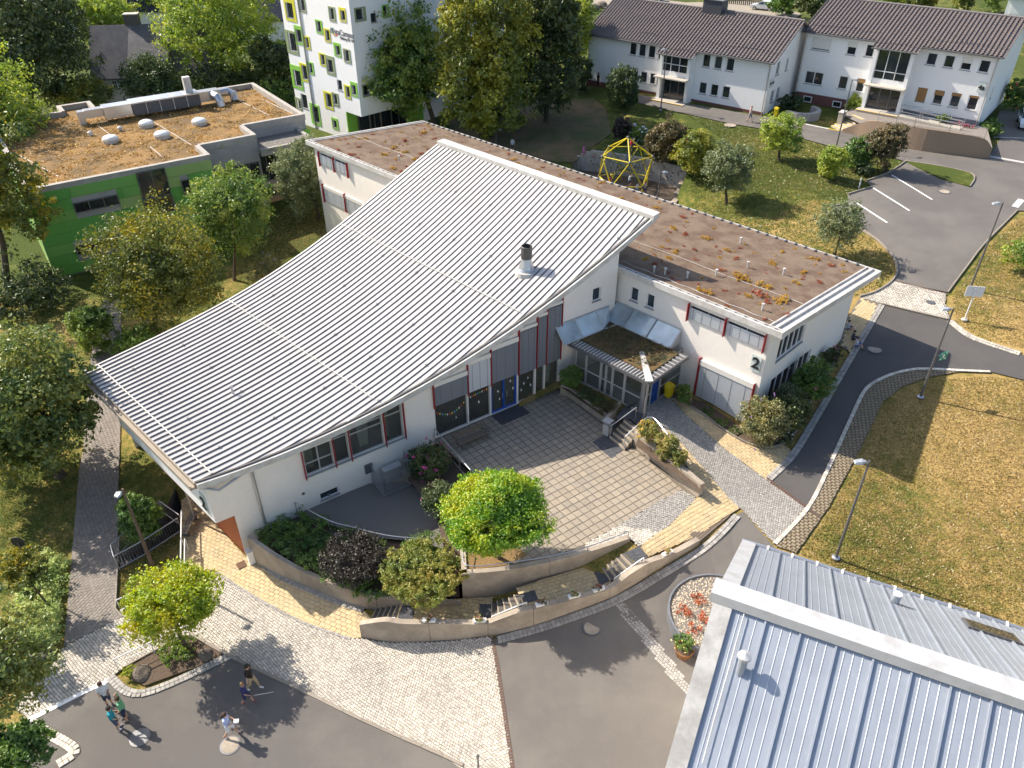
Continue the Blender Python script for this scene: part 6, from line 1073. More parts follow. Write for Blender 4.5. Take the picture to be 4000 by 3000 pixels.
plant('rudbeckia_clump', 'yellow flowers on top of the concrete wall by the entrance steps', 'flowers', (1398, 955), (1374, 905, 1424, 955), 'grassy', 2400, .09, trunk=False, z=.78, flowers=((.72, .42, .02), 170, .1))
plant('daylily_clump', 'green leafy perennials on the concrete wall behind the yellow flowers', 'plants', (1440, 985), (1415, 930, 1468, 992), 'grassy', 3600, .1, trunk=False, z=.7)
plant('daylily_clump', 'loose tufts of grass at the far end of the courtyard wall', 'plants', (1468, 1012), (1452, 968, 1484, 1016), 'grassy', 1500, .1, trunk=False, z=.6)
plant('buddleia_bush', 'large buddleia with mauve tips at the corner of the white wing', S_, (1650, 958), (1603, 853, 1702, 966), 'buddleia', 9500, .11, trunk=False, flowers=((.25, .12, .35), 60, .09))
plant('viburnum_bush', 'dark bush behind the buddleia along the wing end', S_, (1716, 925), (1652, 828, 1752, 940), 'dark', 7500, .12, trunk=False)
plant('viburnum_bush', 'green bush with pink flowers under the wing end windows', S_, (1750, 872), (1712, 770, 1800, 872), 'hedge', 5500, .12, trunk=False, flowers=((.55, .1, .3), 30, .14))
plant('rose_shrub', 'small rose shrub at the far end of the wing bed', S_, (1793, 792), (1772, 745, 1815, 795), 'dark', 1600, .11, trunk=False, flowers=((.6, .08, .25), 18, .14))
plant('anemone_clump', 'white flowers at the rounded kerb under the buddleia', 'flowers', (1695, 956), (1678, 928, 1714, 958), 'dark', 900, .09, trunk=False, flowers=((.75, .72, .72), 60, .1))
plant('climbing_rose', 'climbing rose with pink flowers on the wing wall beside the yellow bin', S_, (1478, 878), (1460, 828, 1497, 880), 'hedge', 2000, .09, trunk=False, flowers=((.6, .35, .4), 40, .09))
for i, (x, y) in enumerate(((1528, 892), (1558, 914), (1585, 932))): plant('sedge_cushion', ('left', 'middle', 'right')[i] + ' one of three flat green cushions under the big blind', 'plants', (x, y), (x - 18, y - 10, x + 18, y + 8), 'hedge', 700, .07, trunk=False)
plant('bed_grass', 'tuft of low plants at the foot of the yellow-green tree', 'plants', (380, 1412), (340, 1385, 425, 1418), 'light', 1500, .09, trunk=False)
plant('bed_grass', 'small green tuft at the left end of the planted bed', 'plants', (278, 1458), (262, 1438, 295, 1462), 'light', 700, .08, trunk=False)
plant('tub_flowers', 'leafy flowers with yellow and white blooms growing in the wooden tub', 'flowers', (1477, 1402), (1452, 1365, 1503, 1408), 'hedge', 1800, .07, trunk=False, z=-.75, flowers=((.7, .55, .2), 60, .07))
# sedum tufts on the long flat roof
tufts = [(( 'sedum_o', 'sedum_r')[k % 2], leaves([((0, 0, .06), (.5, .38, .13), 1), ((.25, .1, .06), (.3, .27, .12), .5), ((-.3, -.1, .06), (.28, .22, .1), .5)], 1500, .062, 900 + k, .22, 1.0, .15, zmin=-.02)) for k in range(6)]
tm = []
for k, (kd, (V, F)) in enumerate(tufts): o = fastmesh('tuft_source', V, F, LM[kd]); tm.append(o.data); bpy.data.objects.remove(o)
big = [(1600,601,.9,0),(1650,619,.75,0),(1688,650,.85,0),(1525,516,.6,0),(1455,494,.55,0),(1668,570,.55,0),(1640,637,.8,1),(1530,633,.6,0),(1510,627,.5,0),(1570,541,.45,0),(1500,540,.35,1),(1480,507,.5,1),(1690,545,.4,0),(1760,560,.5,0),(1735,590,.5,0),(1720,612,.45,0),(1797,575,.4,1),(1770,610,.4,1),(1590,560,.4,1),(1475,470,.5,1),(1420,450,.5,0),(1460,545,.5,0),(1445,558,.45,0),(1415,572,.4,1),(1395,560,.45,0),(1560,585,.4,1),(1615,640,.45,0),(1700,680,.35,1),(1652,690,.3,1),(760,335,.5,1),(790,300,.45,0),(915,288,.7,0),(850,320,.6,0),(830,335,.6,0),(875,330,.55,0),(895,345,.55,0),(875,305,.55,1),(910,333,.45,1),(870,372,.5,1),(850,365,.5,0),(730,325,.4,1),(775,318,.4,1),(1110,345,.5,0),(1180,378,.5,1),(1230,398,.5,0),(1300,395,.5,0),(1270,412,.6,0),(1340,430,.5,0)]
rt = random.Random(4)
def onwing(x, y):
    z = 6.6
    for _ in range(30): p = at(x, y, z); z = .5 * z + .5 * (zw(W.uv(p)[1]) - .01)
    return at(x, y, z)
nm_ = 0
def zone(u, v): return ('on the right end of the flat roof' if u < 6 else 'on the flat roof right of the hall' if u < 13 else 'on the strip behind the hall roof' if u < 31 else 'on the flat roof left of the hall') + (' near the gutter' if v < 3 else ' near the rear edge' if v > 9.5 else ' in mid roof')
def tuft(p, s, k, lab):
    lab = lab.replace('on the long flat roof', zone(*W.uv(p)))
    o = bpy.data.objects.new('sedum_tuft', tm[k]); link(o); o.location = p; o.rotation_euler = (0, 0, rt.uniform(0, 6)); o.scale = (s, s, s * 1.1); tag(o, lab, 'sedum', 'sedum tufts on the long flat roof')
for x, y, s, kd in big:
    p = onwing(x, y); u, v = W.uv(p)
    if .4 < v < 12.9: tuft(p + [0, 0, .02], s * 1.35, kd + 2 * rt.randrange(3), 'larger orange sedum tuft on the long flat roof' if not kd else 'larger red sedum tuft on the long flat roof')
for k in range(230):
    u, v = rt.uniform(1.3, 44.3), rt.uniform(.6, 12.7); q = HR.uv(W.P(u, v, 0))
    if q[0] < 28.4 and 0 < q[1] < vfront(q[0]) and zr(q[0]) > zw(v): continue
    kd = rt.randrange(2); tuft(W.P(u, v, zw(v) - .01), rt.uniform(.16, .45), kd + 2 * rt.randrange(3), 'small orange sedum tuft on the long flat roof' if not kd else 'small red sedum tuft on the long flat roof')
# meadow of tufts on the sedum roof and moss on the porch roof: too many to count
g = np.random.default_rng(3); C_ = []
while len(C_) < 950:
    u, v = g.uniform(0, 25), g.uniform(-22, -.4)
    if inside([(a, b) for a, b in go], np.array([[u, v]]))[0]: C_.append(GB.P(u, v, GZ - .42))
V, F = leaves([(c, (.45, .45, .12), 1) for c in C_[:950]], 22000, .16, 77, .5, .9, .1); fastmesh('sedum_meadow', V - org(green), F, leafmat('leaf_drysedum', [(.10, .06, .02), (.20, .12, .03), (.30, .18, .05), (.36, .24, .07)], .2, .5), green, kind='stuff')
V, F = leaves([(W.P(pu_a + .8 + (pu_b - pu_a - 1.6) * (i + .5) / 7, pv_a + 1.1 + (-.9 - pv_a - 1.1) * (j + .5) / 5, pz + .08), (.45, .4, .12), 1) for i in range(7) for j in range(5)], 6000, .09, 78, .5, .7, .1); fastmesh('moss', V - org(porch), F, LM['brownish'], porch, kind='stuff')

# grass blades over the lawns: nobody could count them
def turf(nm, px, n, m, size, seed):
    P_ = [p[:2] for p in G(*px)]; a = np.array(P_); g = np.random.default_rng(seed); q = g.uniform(a.min(0), a.max(0), (int(n * 2.2), 2)); q = q[inside(P_, q)][:n]; k = len(q); z = Tn(q) - .05
    th = g.random(k) * 6.283; s_ = size * g.uniform(.5, 1.4, k); dx, dy = np.cos(th) * s_ * .55, np.sin(th) * s_ * .55; lx, ly = g.normal(0, .5, k) * s_, g.normal(0, .5, k) * s_
    V = np.zeros((k, 4, 3)); V[:, 0] = np.stack([q[:, 0] - dx, q[:, 1] - dy, z], 1); V[:, 1] = np.stack([q[:, 0] + dx, q[:, 1] + dy, z], 1); V[:, 2] = np.stack([q[:, 0] + dx * .5 + lx, q[:, 1] + dy * .5 + ly, z + s_ * .8], 1); V[:, 3] = np.stack([q[:, 0] - dx * .5 + lx, q[:, 1] - dy * .5 + ly, z + s_ * .8], 1)
    o = fastmesh(nm, V.reshape(-1, 3), np.arange(k * 4).reshape(-1, 4), m, kind='stuff'); return o
M_t1 = leafmat('turf_dry', [(.085, .09, .02), (.14, .11, .035), (.175, .125, .05), (.21, .155, .07)], .3, .2); M_t2 = leafmat('turf_green', [(.045, .06, .012), (.07, .08, .016), (.10, .10, .025), (.15, .12, .04)], .3, .2)
tag(turf('dry_grass', [(1728,1196),(1795,1100),(1855,990),(1905,875),(1950,840),(2010,820),(2140,812),(2280,830),(2300,1420),(2212,1350),(1900,1262)], 60000, M_t1, .05, 1), 'straw-coloured dry grass of the lawn at right', 'grass')
tag(turf('dry_grass', [(2058,640),(2090,592),(2135,532),(2200,468),(2300,480),(2300,760),(2212,752),(2135,735),(2095,715),(2062,692)], 22000, M_t1, .055, 2), 'yellowed grass of the bank beside the parking road', 'grass')
tag(turf('lawn_grass', [(1500,480),(1490,385),(1560,300),(1480,245),(1580,270),(1660,285),(1735,303),(1800,320),(1930,345),(1950,352),(1900,378),(1865,395),(1828,425),(1790,450),(1835,486),(1878,512),(1915,545),(1930,590),(1900,620),(1850,640),(1700,540)], 36000, M_t2, .07, 3), 'green and yellow lawn behind the long flat roof', 'grass')
tag(turf('lawn_grass', [(0,1000),(160,960),(168,1015),(150,1200),(120,1210),(0,1180)], 9000, M_t2, .05, 4), 'shaded lawn left of the grey path', 'grass')
tag(turf('lawn_grass', [(258,1160),(262,1225),(330,1185),(385,1150),(385,1225),(330,1300),(268,1328),(255,1310)], 6000, M_t1, .045, 5), 'small patch of lawn beside the sunken stairs', 'grass')
tag(turf('lawn_grass', [(480,610),(520,540),(620,440),(700,440),(715,500),(640,545),(560,605)], 9000, M_t1, .06, 6), 'dry lawn between the green building and the hall', 'grass')
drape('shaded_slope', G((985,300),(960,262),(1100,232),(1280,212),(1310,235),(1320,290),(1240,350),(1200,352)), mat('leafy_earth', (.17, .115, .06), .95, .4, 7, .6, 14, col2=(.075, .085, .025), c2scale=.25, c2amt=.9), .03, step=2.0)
# ================================================================ STREET FURNITURE
def along_pts(pts, z=None): return [np.array(p, float) for p in pts]
def railing(name, label, top, bot_z, r=.028, posts=None, mid=(), m=None, post_r=.022, group=None):
    """top: world points of the hand rail; bot_z: height of the feet (number or list)"""
    m = m or M_steel; bz = bot_z if hasattr(bot_z, '__len__') else [bot_z] * len(top); root = thing(name, (top[0][0], top[0][1], bz[0]), label, 'railing', group)
    sm = smoothline(top, 5) if len(top) > 2 else top; MB().tube(sm, r, 7).build('hand_rail', m, root)
    for f in mid: MB().tube([np.array([p[0], p[1], p[2] * f + b_ * (1 - f)]) for p, b_ in zip(top, bz)], r * .6, 6).build('mid_rail', m, root)
    for i in (posts if posts is not None else range(len(top))): MB().tube([np.array([top[i][0], top[i][1], bz[i]]), top[i]], post_r, 6).build('post', m, root)
    return root
def balustrade(name, label, a, b, z0a, z0b, h, step=.14, m=None):
    m = m or M_steel; a, b = np.array(a[:2]), np.array(b[:2]); L_ = np.linalg.norm(b - a); root = thing(name, (*a, z0a), label, 'railing'); P_ = lambda t, z: np.array([*(a + (b - a) * t), z0a + (z0b - z0a) * t + z])
    MB().tube([P_(0, h), P_(1, h)], .03, 6).build('hand_rail', m, root); MB().tube([P_(0, .1), P_(1, .1)], .02, 6).build('bottom_rail', m, root)
    for k in range(int(L_ / step) + 1): t = k * step / L_; MB().tube([P_(t, .1), P_(t, h)], .009, 4).build('bar', m, root)
    for t in np.linspace(0, 1, max(2, int(L_ / 1.6) + 1)): MB().tube([P_(t, -.05), P_(t, h)], .028, 6).build('post', m, root)
    return root
railing('handrail', 'curved steel handrail round the gravel yard above the planter', [at(x, y, -.2) for x, y in ((637,1085),(708,1123),(760,1138),(834,1156),(915,1164),(981,1168))], -1.3, mid=(.1,))
railing('handrail', 'steel handrail along the left edge of the courtyard by the pink bush', [at(x, y, .9) for x, y in ((938,925),(967,959),(992,987),(1016,1015))], -.1, mid=(.12,))
railing('handrail', 'steel handrail on top of the retaining wall round the courtyard tree', [at(x, y, .55) for x, y in ((1003,1178),(1008,1221),(1099,1215),(1186,1202),(1270,1181),(1358,1148))], .1)
railing('handrail', 'steel handrail on the left of the entrance steps', [at(1320,920,.9), at(1375,880,1.7)], [0, .8]); railing('handrail', 'bent steel handrail on the right of the entrance steps and flower wall', [at(1350,944,.95), at(1388,909,1.6), at(1404,901,1.75), at(1418,908,1.75), at(1444,941,1.65), at(1481,982,1.3)], [0, .75, .8, .8, .75, .3], posts=(0, 4, 5))
for lab, q in (('short white handrail on the curved wall at the lowest steps', ((835,1337,-1.0),(853,1334,-.85))), ('white handrail on the curved wall beside the middle steps', ((1062,1332,-1.0),(1130,1304,-.25),(1137,1302,-.25))), ('white handrail on the curved wall beside the upper steps', ((1327,1250,-.15),(1384,1209,.5),(1391,1207,.5)))):
    pts = [at(*k) for k in q]; railing('handrail', lab, pts, [p[2] - .3 for p in pts], m=M_white, r=.03)
# sunken stair left of the hall
M_deep = mat('stairwell_concrete', (.22, .21, .2), .9, .15, 6)
pit_ = [np.array(p[:2]) for p in stair_hole]; b = MB()
for i in range(len(pit_)): a, c = pit_[i], pit_[(i + 1) % len(pit_)]; b.quad((*a, T(*a) + .05), (*c, T(*c) + .05), (*c, -4.6), (*a, -4.6))
b.add([(*p, -4.5) for p in pit_], [tuple(range(len(pit_)))]); b.build('stairwell', M_deep, kind='structure')
flight((300, 1185), (316, 1196), (254, 1208), (262, 1228), -3.6, -2.45, 7, 'concrete steps going down into the sunken stairwell at left')
balustrade('balustrade', 'galvanised balustrade on the near side of the sunken stairs', at(258,1230,-2.4), at(320,1196,-2.4), -2.4, -2.4, 1.0); balustrade('balustrade', 'galvanised balustrade from the sunken stairs to the yellow path', at(322,1194,-2.4), at(392,1148,-2.4), -2.4, -2.4, 1.0)
balustrade('balustrade', 'galvanised balustrade on the far side of the sunken stairs', at(252,1204,-2.4), at(352,1112,-2.4), -2.4, -2.4, 1.0); balustrade('balustrade', 'galvanised balustrade at the head of the sunken stairs', at(251,1206,-2.4), at(257,1229,-2.4), -2.4, -2.4, 1.0)
balustrade('balustrade', 'galvanised balustrade between the sunken stairs and the hall end', at(354,1110,-2.4), at(396,1140,-2.4), -2.4, -2.4, 1.0)
railing('path_rail', 'long white rail along the left edge of the yellow path', [at(392,1102,-1.4), at(391,1160,-1.4), at(390,1222,-1.4)], -2.45, m=M_white, r=.035); railing('path_rail', 'second white rail beside the yellow path in front of the bench', [at(399,1164,-1.5), at(398,1225,-1.5)], -2.45, m=M_white)
bn = thing('plank_seat', at(398, 1150, -2.4), 'narrow grey wooden seat beside the yellow path', 'bench'); F0 = Fr(at(399, 1165, -2.4), 2)
for k in range(3): MB().box(F0, 0, 1.7, -.18 + k * .13, -.07 + k * .13, -2.0, -1.95).build('slat', mat('grey_wood', (.26, .23, .19), .9, .2, 12), bn)
for u in (.2, 1.4): MB().box(F0, u, u + .1, -.15, .17, -2.42, -2.0).build('leg', M_dsteel, bn)
def low_rail(lab, a, c, h=.55, m=None): p, q = gp(*a), gp(*c); railing('bicycle_rail', lab, [p + [0, 0, h], q + [0, 0, h]], [p[2], q[2]], m=m or M_white, r=.03)
low_rail('upper white bicycle rail on the grass behind the yellow-green tree', (258,1312), (325,1281)); low_rail('lower white bicycle rail on the grass behind the yellow-green tree', (267,1334), (323,1307))
p, q, r_ = gp(257, 1449), gp(335, 1412), gp(412, 1376); railing('bed_rail', 'double white rail along the upper edge of the planted bed', [p + [0, 0, .85], q + [0, 0, .85], r_ + [0, 0, .85]], [p[2], q[2], r_[2]], m=M_white, r=.03, mid=(.62,))
# lamps
def lamp(label, base, ytop, hd=180, m=None, hl=.5, h=None, name='street_lamp', r=.075):
    h = h or rise(base, ytop); root = thing(name, base, label, 'lamp', 'street lamps'); MB().tube([base - [0, 0, .2], base + [0, 0, h * .35], base + [0, 0, h]], [r, r * .9, r * .6], 10).build('pole', m or M_dsteel, root); MB().lathe(base, [(.2, 0), (.2, .06), (.1, .1)], 12).build('base_plate', M_steel, root)
    f = Fr(base, hd); z = base[2] + h - .12; MB().tube([f.P(0, 0, z), f.P(.16, 0, z + .03)], .035, 6).build('arm', M_steel, root)
    MB().add([f.P(.14, -.06, z), f.P(.14, .06, z), f.P(.14 + hl, .14, z - .03), f.P(.14 + hl, -.14, z - .03), f.P(.14, -.05, z + .09), f.P(.14, .05, z + .09), f.P(.14 + hl * .9, .1, z + .05), f.P(.14 + hl * .9, -.1, z + .05), f.P(.14 + hl * .35, -.18, z), f.P(.14 + hl * .35, .18, z), f.P(.14 + hl * .35, -.12, z + .12), f.P(.14 + hl * .35, .12, z + .12)], [(0, 8, 9, 1), (8, 3, 2, 9), (4, 5, 11, 10), (10, 11, 6, 7), (0, 4, 10, 8), (8, 10, 7, 3), (1, 9, 11, 5), (9, 2, 6, 11), (3, 7, 6, 2), (0, 1, 5, 4)]).build('lamp_head', mat('lamp_grey', (.36, .38, .40), .4, .05, 8, metal=.3), root); return root
lamp('tall dark street lamp on the dry lawn nearest the metal roof', gp(1805, 1205), 995, 275); lamp('tall street lamp with a small green sign at the bend of the lane', gp(1988, 858), 665, 275); lamp('tall street lamp behind the white sign board', gp(2095, 625), 437, 275)
lamp('street lamp on the kerb before the entrance of the left white house', gp(1427, 238), 105, 270); lamp('street lamp beside the stairs of the house marked 4a', gp(1806, 318), 171, 80); lamp('lamp beside the climbing dome', at(1416, 472, 1.0), 370, 90); lamp('lamp on the shaded slope behind the long flat roof', gp(1072, 318), 278, 90); lamp('lamp in front of the glazed corner of the white tower', gp(812, 286), 217, 270)
lamp('dark wooden lamp post with white square head beside the sunken stairs', gp(335, 1236), 1056, 200, m=mat('wood_post', (.12, .085, .06), .85, .2, 10), r=.09, hl=.35)
lamp('small lamp behind the sedum roof beside the dark yew', gp(398, 204), 172, 270); lamp('small lamp between the light tree and the white tower', gp(553, 186), 158, 90)
gsn = thing('assembly_sign', gp(1988, 858) + [0, 0, 2.6], 'small green and white assembly point sign on the lamp post', 'sign'); gq = gp(1988, 858) + np.array([.42, -.05, 2.75]); fs = Fr(gq, 70); MB().box(fs, -.28, .28, -.015, .015, gq[2], gq[2] + .55).build('panel', mat('sign_green', (.02, .3, .2), .5, .03, 6), gsn)
for a, c, z0, z1 in ((-.07, .07, .16, .4), (-.22, -.12, .05, .14), (.12, .22, .05, .14), (-.22, -.12, .42, .5), (.12, .22, .42, .5)): MB().box(fs, a, c, .016, .02, gq[2] + z0, gq[2] + z1).build('symbol', M_white, gsn)
MB().tube([gq + [-.42, .05, .3], gq + [0, 0, .3]], .02, 5).build('bracket', M_steel, gsn)
sb = gp(2083, 691); sgb = thing('sign_board', sb, 'white rectangular sign board on a white post at the road bend', 'sign'); MB().tube([sb - [0, 0, .1], sb + [0, 0, 2.3]], .04, 8).build('post', M_white, sgb); fs = Fr(sb, 100); MB().box(fs, -.55, .55, -.07, -.04, sb[2] + 1.75, sb[2] + 2.5).build('board', M_white, sgb); MB().lathe(sb, [(.22, 0), (.2, .08), (.1, .1)], 10).build('footing', M_concl, sgb)
bo = gp(1855, 407); MB().tube([bo, bo + [0, 0, .95]], .05, 8).build('bollard', M_white).__setitem__('label', 'thin white marker post at the corner of the parking bays'); bpy.data.objects['bollard']['category'] = 'post'
rs = gp(100, 1290); rsn = thing('round_sign', rs, 'round black back of a sign on a tall post over the pale ground cover', 'sign'); h = rise(rs, 1172); MB().tube([rs, rs + [0, 0, h]], .035, 7).build('post', M_dsteel, rsn)
rc = rs + np.array([0, 0, h]); MB().add([rc + [.32 * math.cos(t), .05, .32 * math.sin(t)] for t in np.linspace(0, 6.283, 20)[:-1]] + [rc + [.32 * math.cos(t), .02, .32 * math.sin(t)] for t in np.linspace(0, 6.283, 20)[:-1]], [tuple(range(19)), tuple(range(19, 38))[::-1]] + [(i, (i + 1) % 19, 19 + (i + 1) % 19, 19 + i) for i in range(19)]).build('disc', mat('sign_back', (.03, .035, .035), .6, .1, 8), rsn)
# courtyard bench, bin, boxes
bc = at(1022, 955, 0); BF = Fr(bc, 55); be = thing('garden_bench', bc, 'dark weathered wooden bench in front of the hall glazing', 'bench'); M_wd = mat('old_wood', (.16, .125, .095), .9, .25, 10, .3, 30)
for k in range(4): MB().box(BF, -1.05, 1.05, -.22 + k * .125, -.11 + k * .125, .43, .47).build('seat_slat', M_wd, be)
for k in range(2): MB().box(BF, -1.05, 1.05, -.34, -.30, .58 + k * .15, .70 + k * .15).build('back_slat', M_wd, be)
for u in (-.9, .82): MB().box(BF, u, u + .08, -.36, -.28, 0, .88).build('leg', M_dsteel, be); MB().box(BF, u, u + .08, .18, .26, 0, .43).build('leg', M_dsteel, be); MB().box(BF, u + .01, u + .07, -.28, .18, .36, .43).build('bearer', M_dsteel, be)
tb = at(1311, 938, 0); tbn = thing('litter_bin', tb, 'grey steel litter bin with flat lid beside the entrance steps', 'bin'); TF = Fr(tb, 44.5); MB().box(TF, -.2, .2, -.2, .2, .05, .78).build('body', M_alu, tbn); MB().box(TF, -.15, .15, .2, .21, .6, .72).build('opening', M_dsteel, tbn); MB().box(TF, -.26, .26, -.26, .26, 1.0, 1.03).build('lid', M_alu, tbn)
for a, c in ((-.19, -.19), (.16, -.19), (-.19, .16), (.16, .16)): MB().box(TF, a, a + .03, c, c + .03, .78, 1.0).build('corner_post', M_dsteel, tbn)
M_yb = mat('yellow_plastic', (.68, .52, .01), .45, .05, 8)
for px, z, lab, az in (((1443, 862), None, 'yellow waste bin on the wing wall beside the porch door', 44.5), ((1674, 255), None, 'yellow waste bin at the corner of the left white house', 36)):
    q = gp(*px); r0 = thing('yellow_bin', q, lab, 'bin', 'yellow waste bins'); f = Fr(q, az); z = q[2] + .25; MB().hexa([f.P(-.2, -.16, z), f.P(-.2, .16, z), f.P(.2, .16, z), f.P(.2, -.16, z)], [f.P(-.24, -.2, z + .7), f.P(-.24, .2, z + .7), f.P(.24, .2, z + .7), f.P(.24, -.2, z + .7)]).build('body', M_yb, r0); MB().hexa([f.P(-.26, -.22, z + .72), f.P(-.26, .22, z + .72), f.P(.26, .22, z + .72), f.P(.26, -.22, z + .72)], [f.P(-.2, -.2, z + .9), f.P(-.2, .2, z + .84), f.P(.2, .2, z + .84), f.P(.2, -.2, z + .9)]).build('lid', M_yb, r0); MB().tube([f.P(0, -.1, q[2]), f.P(0, -.1, z)], .03, 6).build('post', M_dsteel, r0)
bxs = [((931,1342), 'leftmost flower box on the curved wall above the lowest landing'), ((1033,1343), 'second flower box on the curved wall before the middle steps'), ((1174,1302), 'white flower box on the curved wall just above the middle steps'), ((1236,1290), 'white flower box in the middle of the curved wall'), ((1289,1275), 'white flower box on the curved wall just before the upper steps'), ((1438,1190), 'white flower box with yellow flowers near the right end of the curved wall')]
obx = np.array([p[:2] for p in ob]); otx = np.array(ot)
for i, (px, lab) in enumerate(bxs):
    z = -1.0
    for _ in range(10): q = at(*px, z); k = int(np.argmin(((obx - q[:2]) ** 2).sum(1))); z = otx[k]
    k = min(max(k, 1), len(obx) - 2); d = obx[k + 1] - obx[k - 1]; az = math.degrees(math.atan2(d[0], d[1])); n_ = np.array([-d[1], d[0]]) / np.linalg.norm(d); c = np.array([*(obx[k] + n_ * .14), z]); f = Fr(c, az)
    r0 = thing('flower_box', c, lab, 'flower box', 'flower boxes on the curved wall'); MB().hexa([f.P(-.26, -.07, z), f.P(-.26, .07, z), f.P(.26, .07, z), f.P(.26, -.07, z)], [f.P(-.31, -.1, z + .16), f.P(-.31, .1, z + .16), f.P(.31, .1, z + .16), f.P(.31, -.1, z + .16)]).build('box', M_white, r0)
    V, F = leaves([(c + [0, 0, .25], (.26, .16, .14), 1)], 260, .07, 300 + i, .5, .5, .2); fastmesh('foliage', V - c, F, LM['grassy' if i % 2 else 'brownish'], r0); V, F = leaves([(c + [0, 0, .3], (.24, .15, .12), 1)], 26, .07, 320 + i, .5, .9, .6); fastmesh('flowers', V - c, F, MATS['petal_714102'] if i == 5 and 'petal_714102' in MATS else mat('petal_dusky', (.42, .14, .12), .8, .1, 20), r0, kind='stuff')
# round gravel planter and wooden tub by the metal roof
gc = at(1552, 1335, -.75); gpl = thing('round_planter', gc, 'round raised planter with pebbles and red plants beside the metal-roofed building', 'planter'); MB().lathe(gc, [(2.35, -.3), (2.35, .35), (2.27, .35), (2.27, .2)], 40).build('rim', mat('planter_zinc', (.22, .23, .25), .5, .1, 6, metal=.4), gpl); MB().lathe(gc, [(2.26, .15), (2.26, .24)], 32).build('pebble_bed', M_gravel, gpl)
g = np.random.default_rng(8); n = 1500; a = g.random(n) * 6.283; rr_ = 2.2 * np.sqrt(g.random(n)); s_ = g.uniform(.03, .06, n); ctr = np.stack([rr_ * np.cos(a), rr_ * np.sin(a), np.full(n, .25)], 1); O_ = np.array([(1, 0, 0), (0, 1, 0), (-1, 0, 0), (0, -1, 0), (0, 0, .7)]); V = (ctr[:, None] + O_[None] * s_[:, None, None]).reshape(-1, 3); F = (np.array([(0, 1, 4), (1, 2, 4), (2, 3, 4), (3, 0, 4)])[None] + (np.arange(n) * 5)[:, None, None]).reshape(-1, 3); fastmesh('pebbles', V, F, mat('pebble', (.50, .42, .32), .8, .05, 8, rand=.35), gpl, kind='stuff')
for k, (x, y) in enumerate(((1.0, -1.2), (-.2, -1.0), (-.4, .1), (.3, .8), (.5, -.3))): V, F = leaves([((-1.2 + x, y, .38), (.34, .34, .2), 1)], 350, .08, 340 + k, .4, .6, .4); fastmesh('red_plant', V, F, LM['sedum_r'], gpl)
tc = gp(1476, 1414); tub = thing('wooden_tub', tc, 'octagonal wooden flower tub beside the round pebble planter', 'planter'); M_tub = mat('tub_wood', (.28, .13, .05), .8, .2, 10)
for k in range(8): a = k * math.pi / 4; p0, p1 = [np.array([math.cos(a + d) , math.sin(a + d), 0]) for d in (-.38, .38)]; MB().hexa([tc + p0 * .34, tc + p1 * .34, tc + p1 * .29, tc + p0 * .29], [tc + p0 * .46 + [0, 0, .45], tc + p1 * .46 + [0, 0, .45], tc + p1 * .41 + [0, 0, .45], tc + p0 * .41 + [0, 0, .45]]).build('stave', M_tub, tub)
MB().lathe(tc, [(.3, .05), (.41, .4)], 8).build('earth', M_soil, tub)
# plank edge by the yellow forecourt
wa, wb = at(1511, 1172, -.15), at(1578, 1114, -.1); d = wb - wa; wf2 = Fr(wa, math.degrees(math.atan2(d[0], d[1]))); wL = np.linalg.norm(d[:2]); pk = thing('timber_step', wa, 'dark timber plank step at the end of the curved wall', 'step')
for k in range(5): MB().box(wf2, 0, wL, -.62 + k * .125, -.51 + k * .125, -.5, -.03 - .01 * k).build('plank', M_wd, pk)
# manhole covers
for i, (px, r_, lab) in enumerate((((1278,1358), .36, 'pale manhole cover in the shaded road below the curved wall'), ((498,1611), .36, 'pale manhole cover beside the woman in white shorts'), ((303,1594), .36, 'grey manhole cover under the shadows of the three boys'), ((1889,756), .4, 'manhole cover in the shade of the lane behind the wing'), ((2040,415), .42, 'manhole cover in the asphalt by the parking bays'), ((2011,653), .26, 'small dark manhole cover in the far sett junction'), ((1577,271), .55, 'round concrete manhole on the lawn edge before the white house'))):
    q = gp(*px) + [0, 0, .055]; o = thing('manhole_cover', q, lab, 'manhole', 'manhole covers'); MB().lathe(q, [(r_ + .07, -.03), (r_ + .07, .0), (r_ + .02, .002)], 24).build('frame', M_dsteel if i != 6 else M_conc, o); MB().lathe(q, [(r_, -.02), (r_, .012)], 24).build('lid', M_conc if i in (0, 1, 3, 4, 6) else M_dsteel, o)
# boulders
for px, s_, lab in (((309, 1458), .42, 'larger grey boulder in the planted bed'), ((447, 1418), .34, 'brown boulder in the planted bed right of the tree')):
    q = gp(*px) + [0, 0, .05]; bm = bmesh.new(); bmesh.ops.create_icosphere(bm, subdivisions=3, radius=s_)
    for v in bm.verts: v.co *= 1 + .28 * math.sin(v.co.x * 5 + s_ * 9) * math.cos(v.co.y * 4) + .12 * math.sin(v.co.z * 9 + v.co.x * 7); v.co.z = max(v.co.z * .8, -.15)
    me = bpy.data.meshes.new('boulder'); bm.to_mesh(me); bm.free(); me.materials.append(mat('boulder_rock', (.17, .14, .11), .95, .3, 6, .9, 12)); o = bpy.data.objects.new('boulder', me); link(o); o.location = q; tag(o, lab, 'boulder')
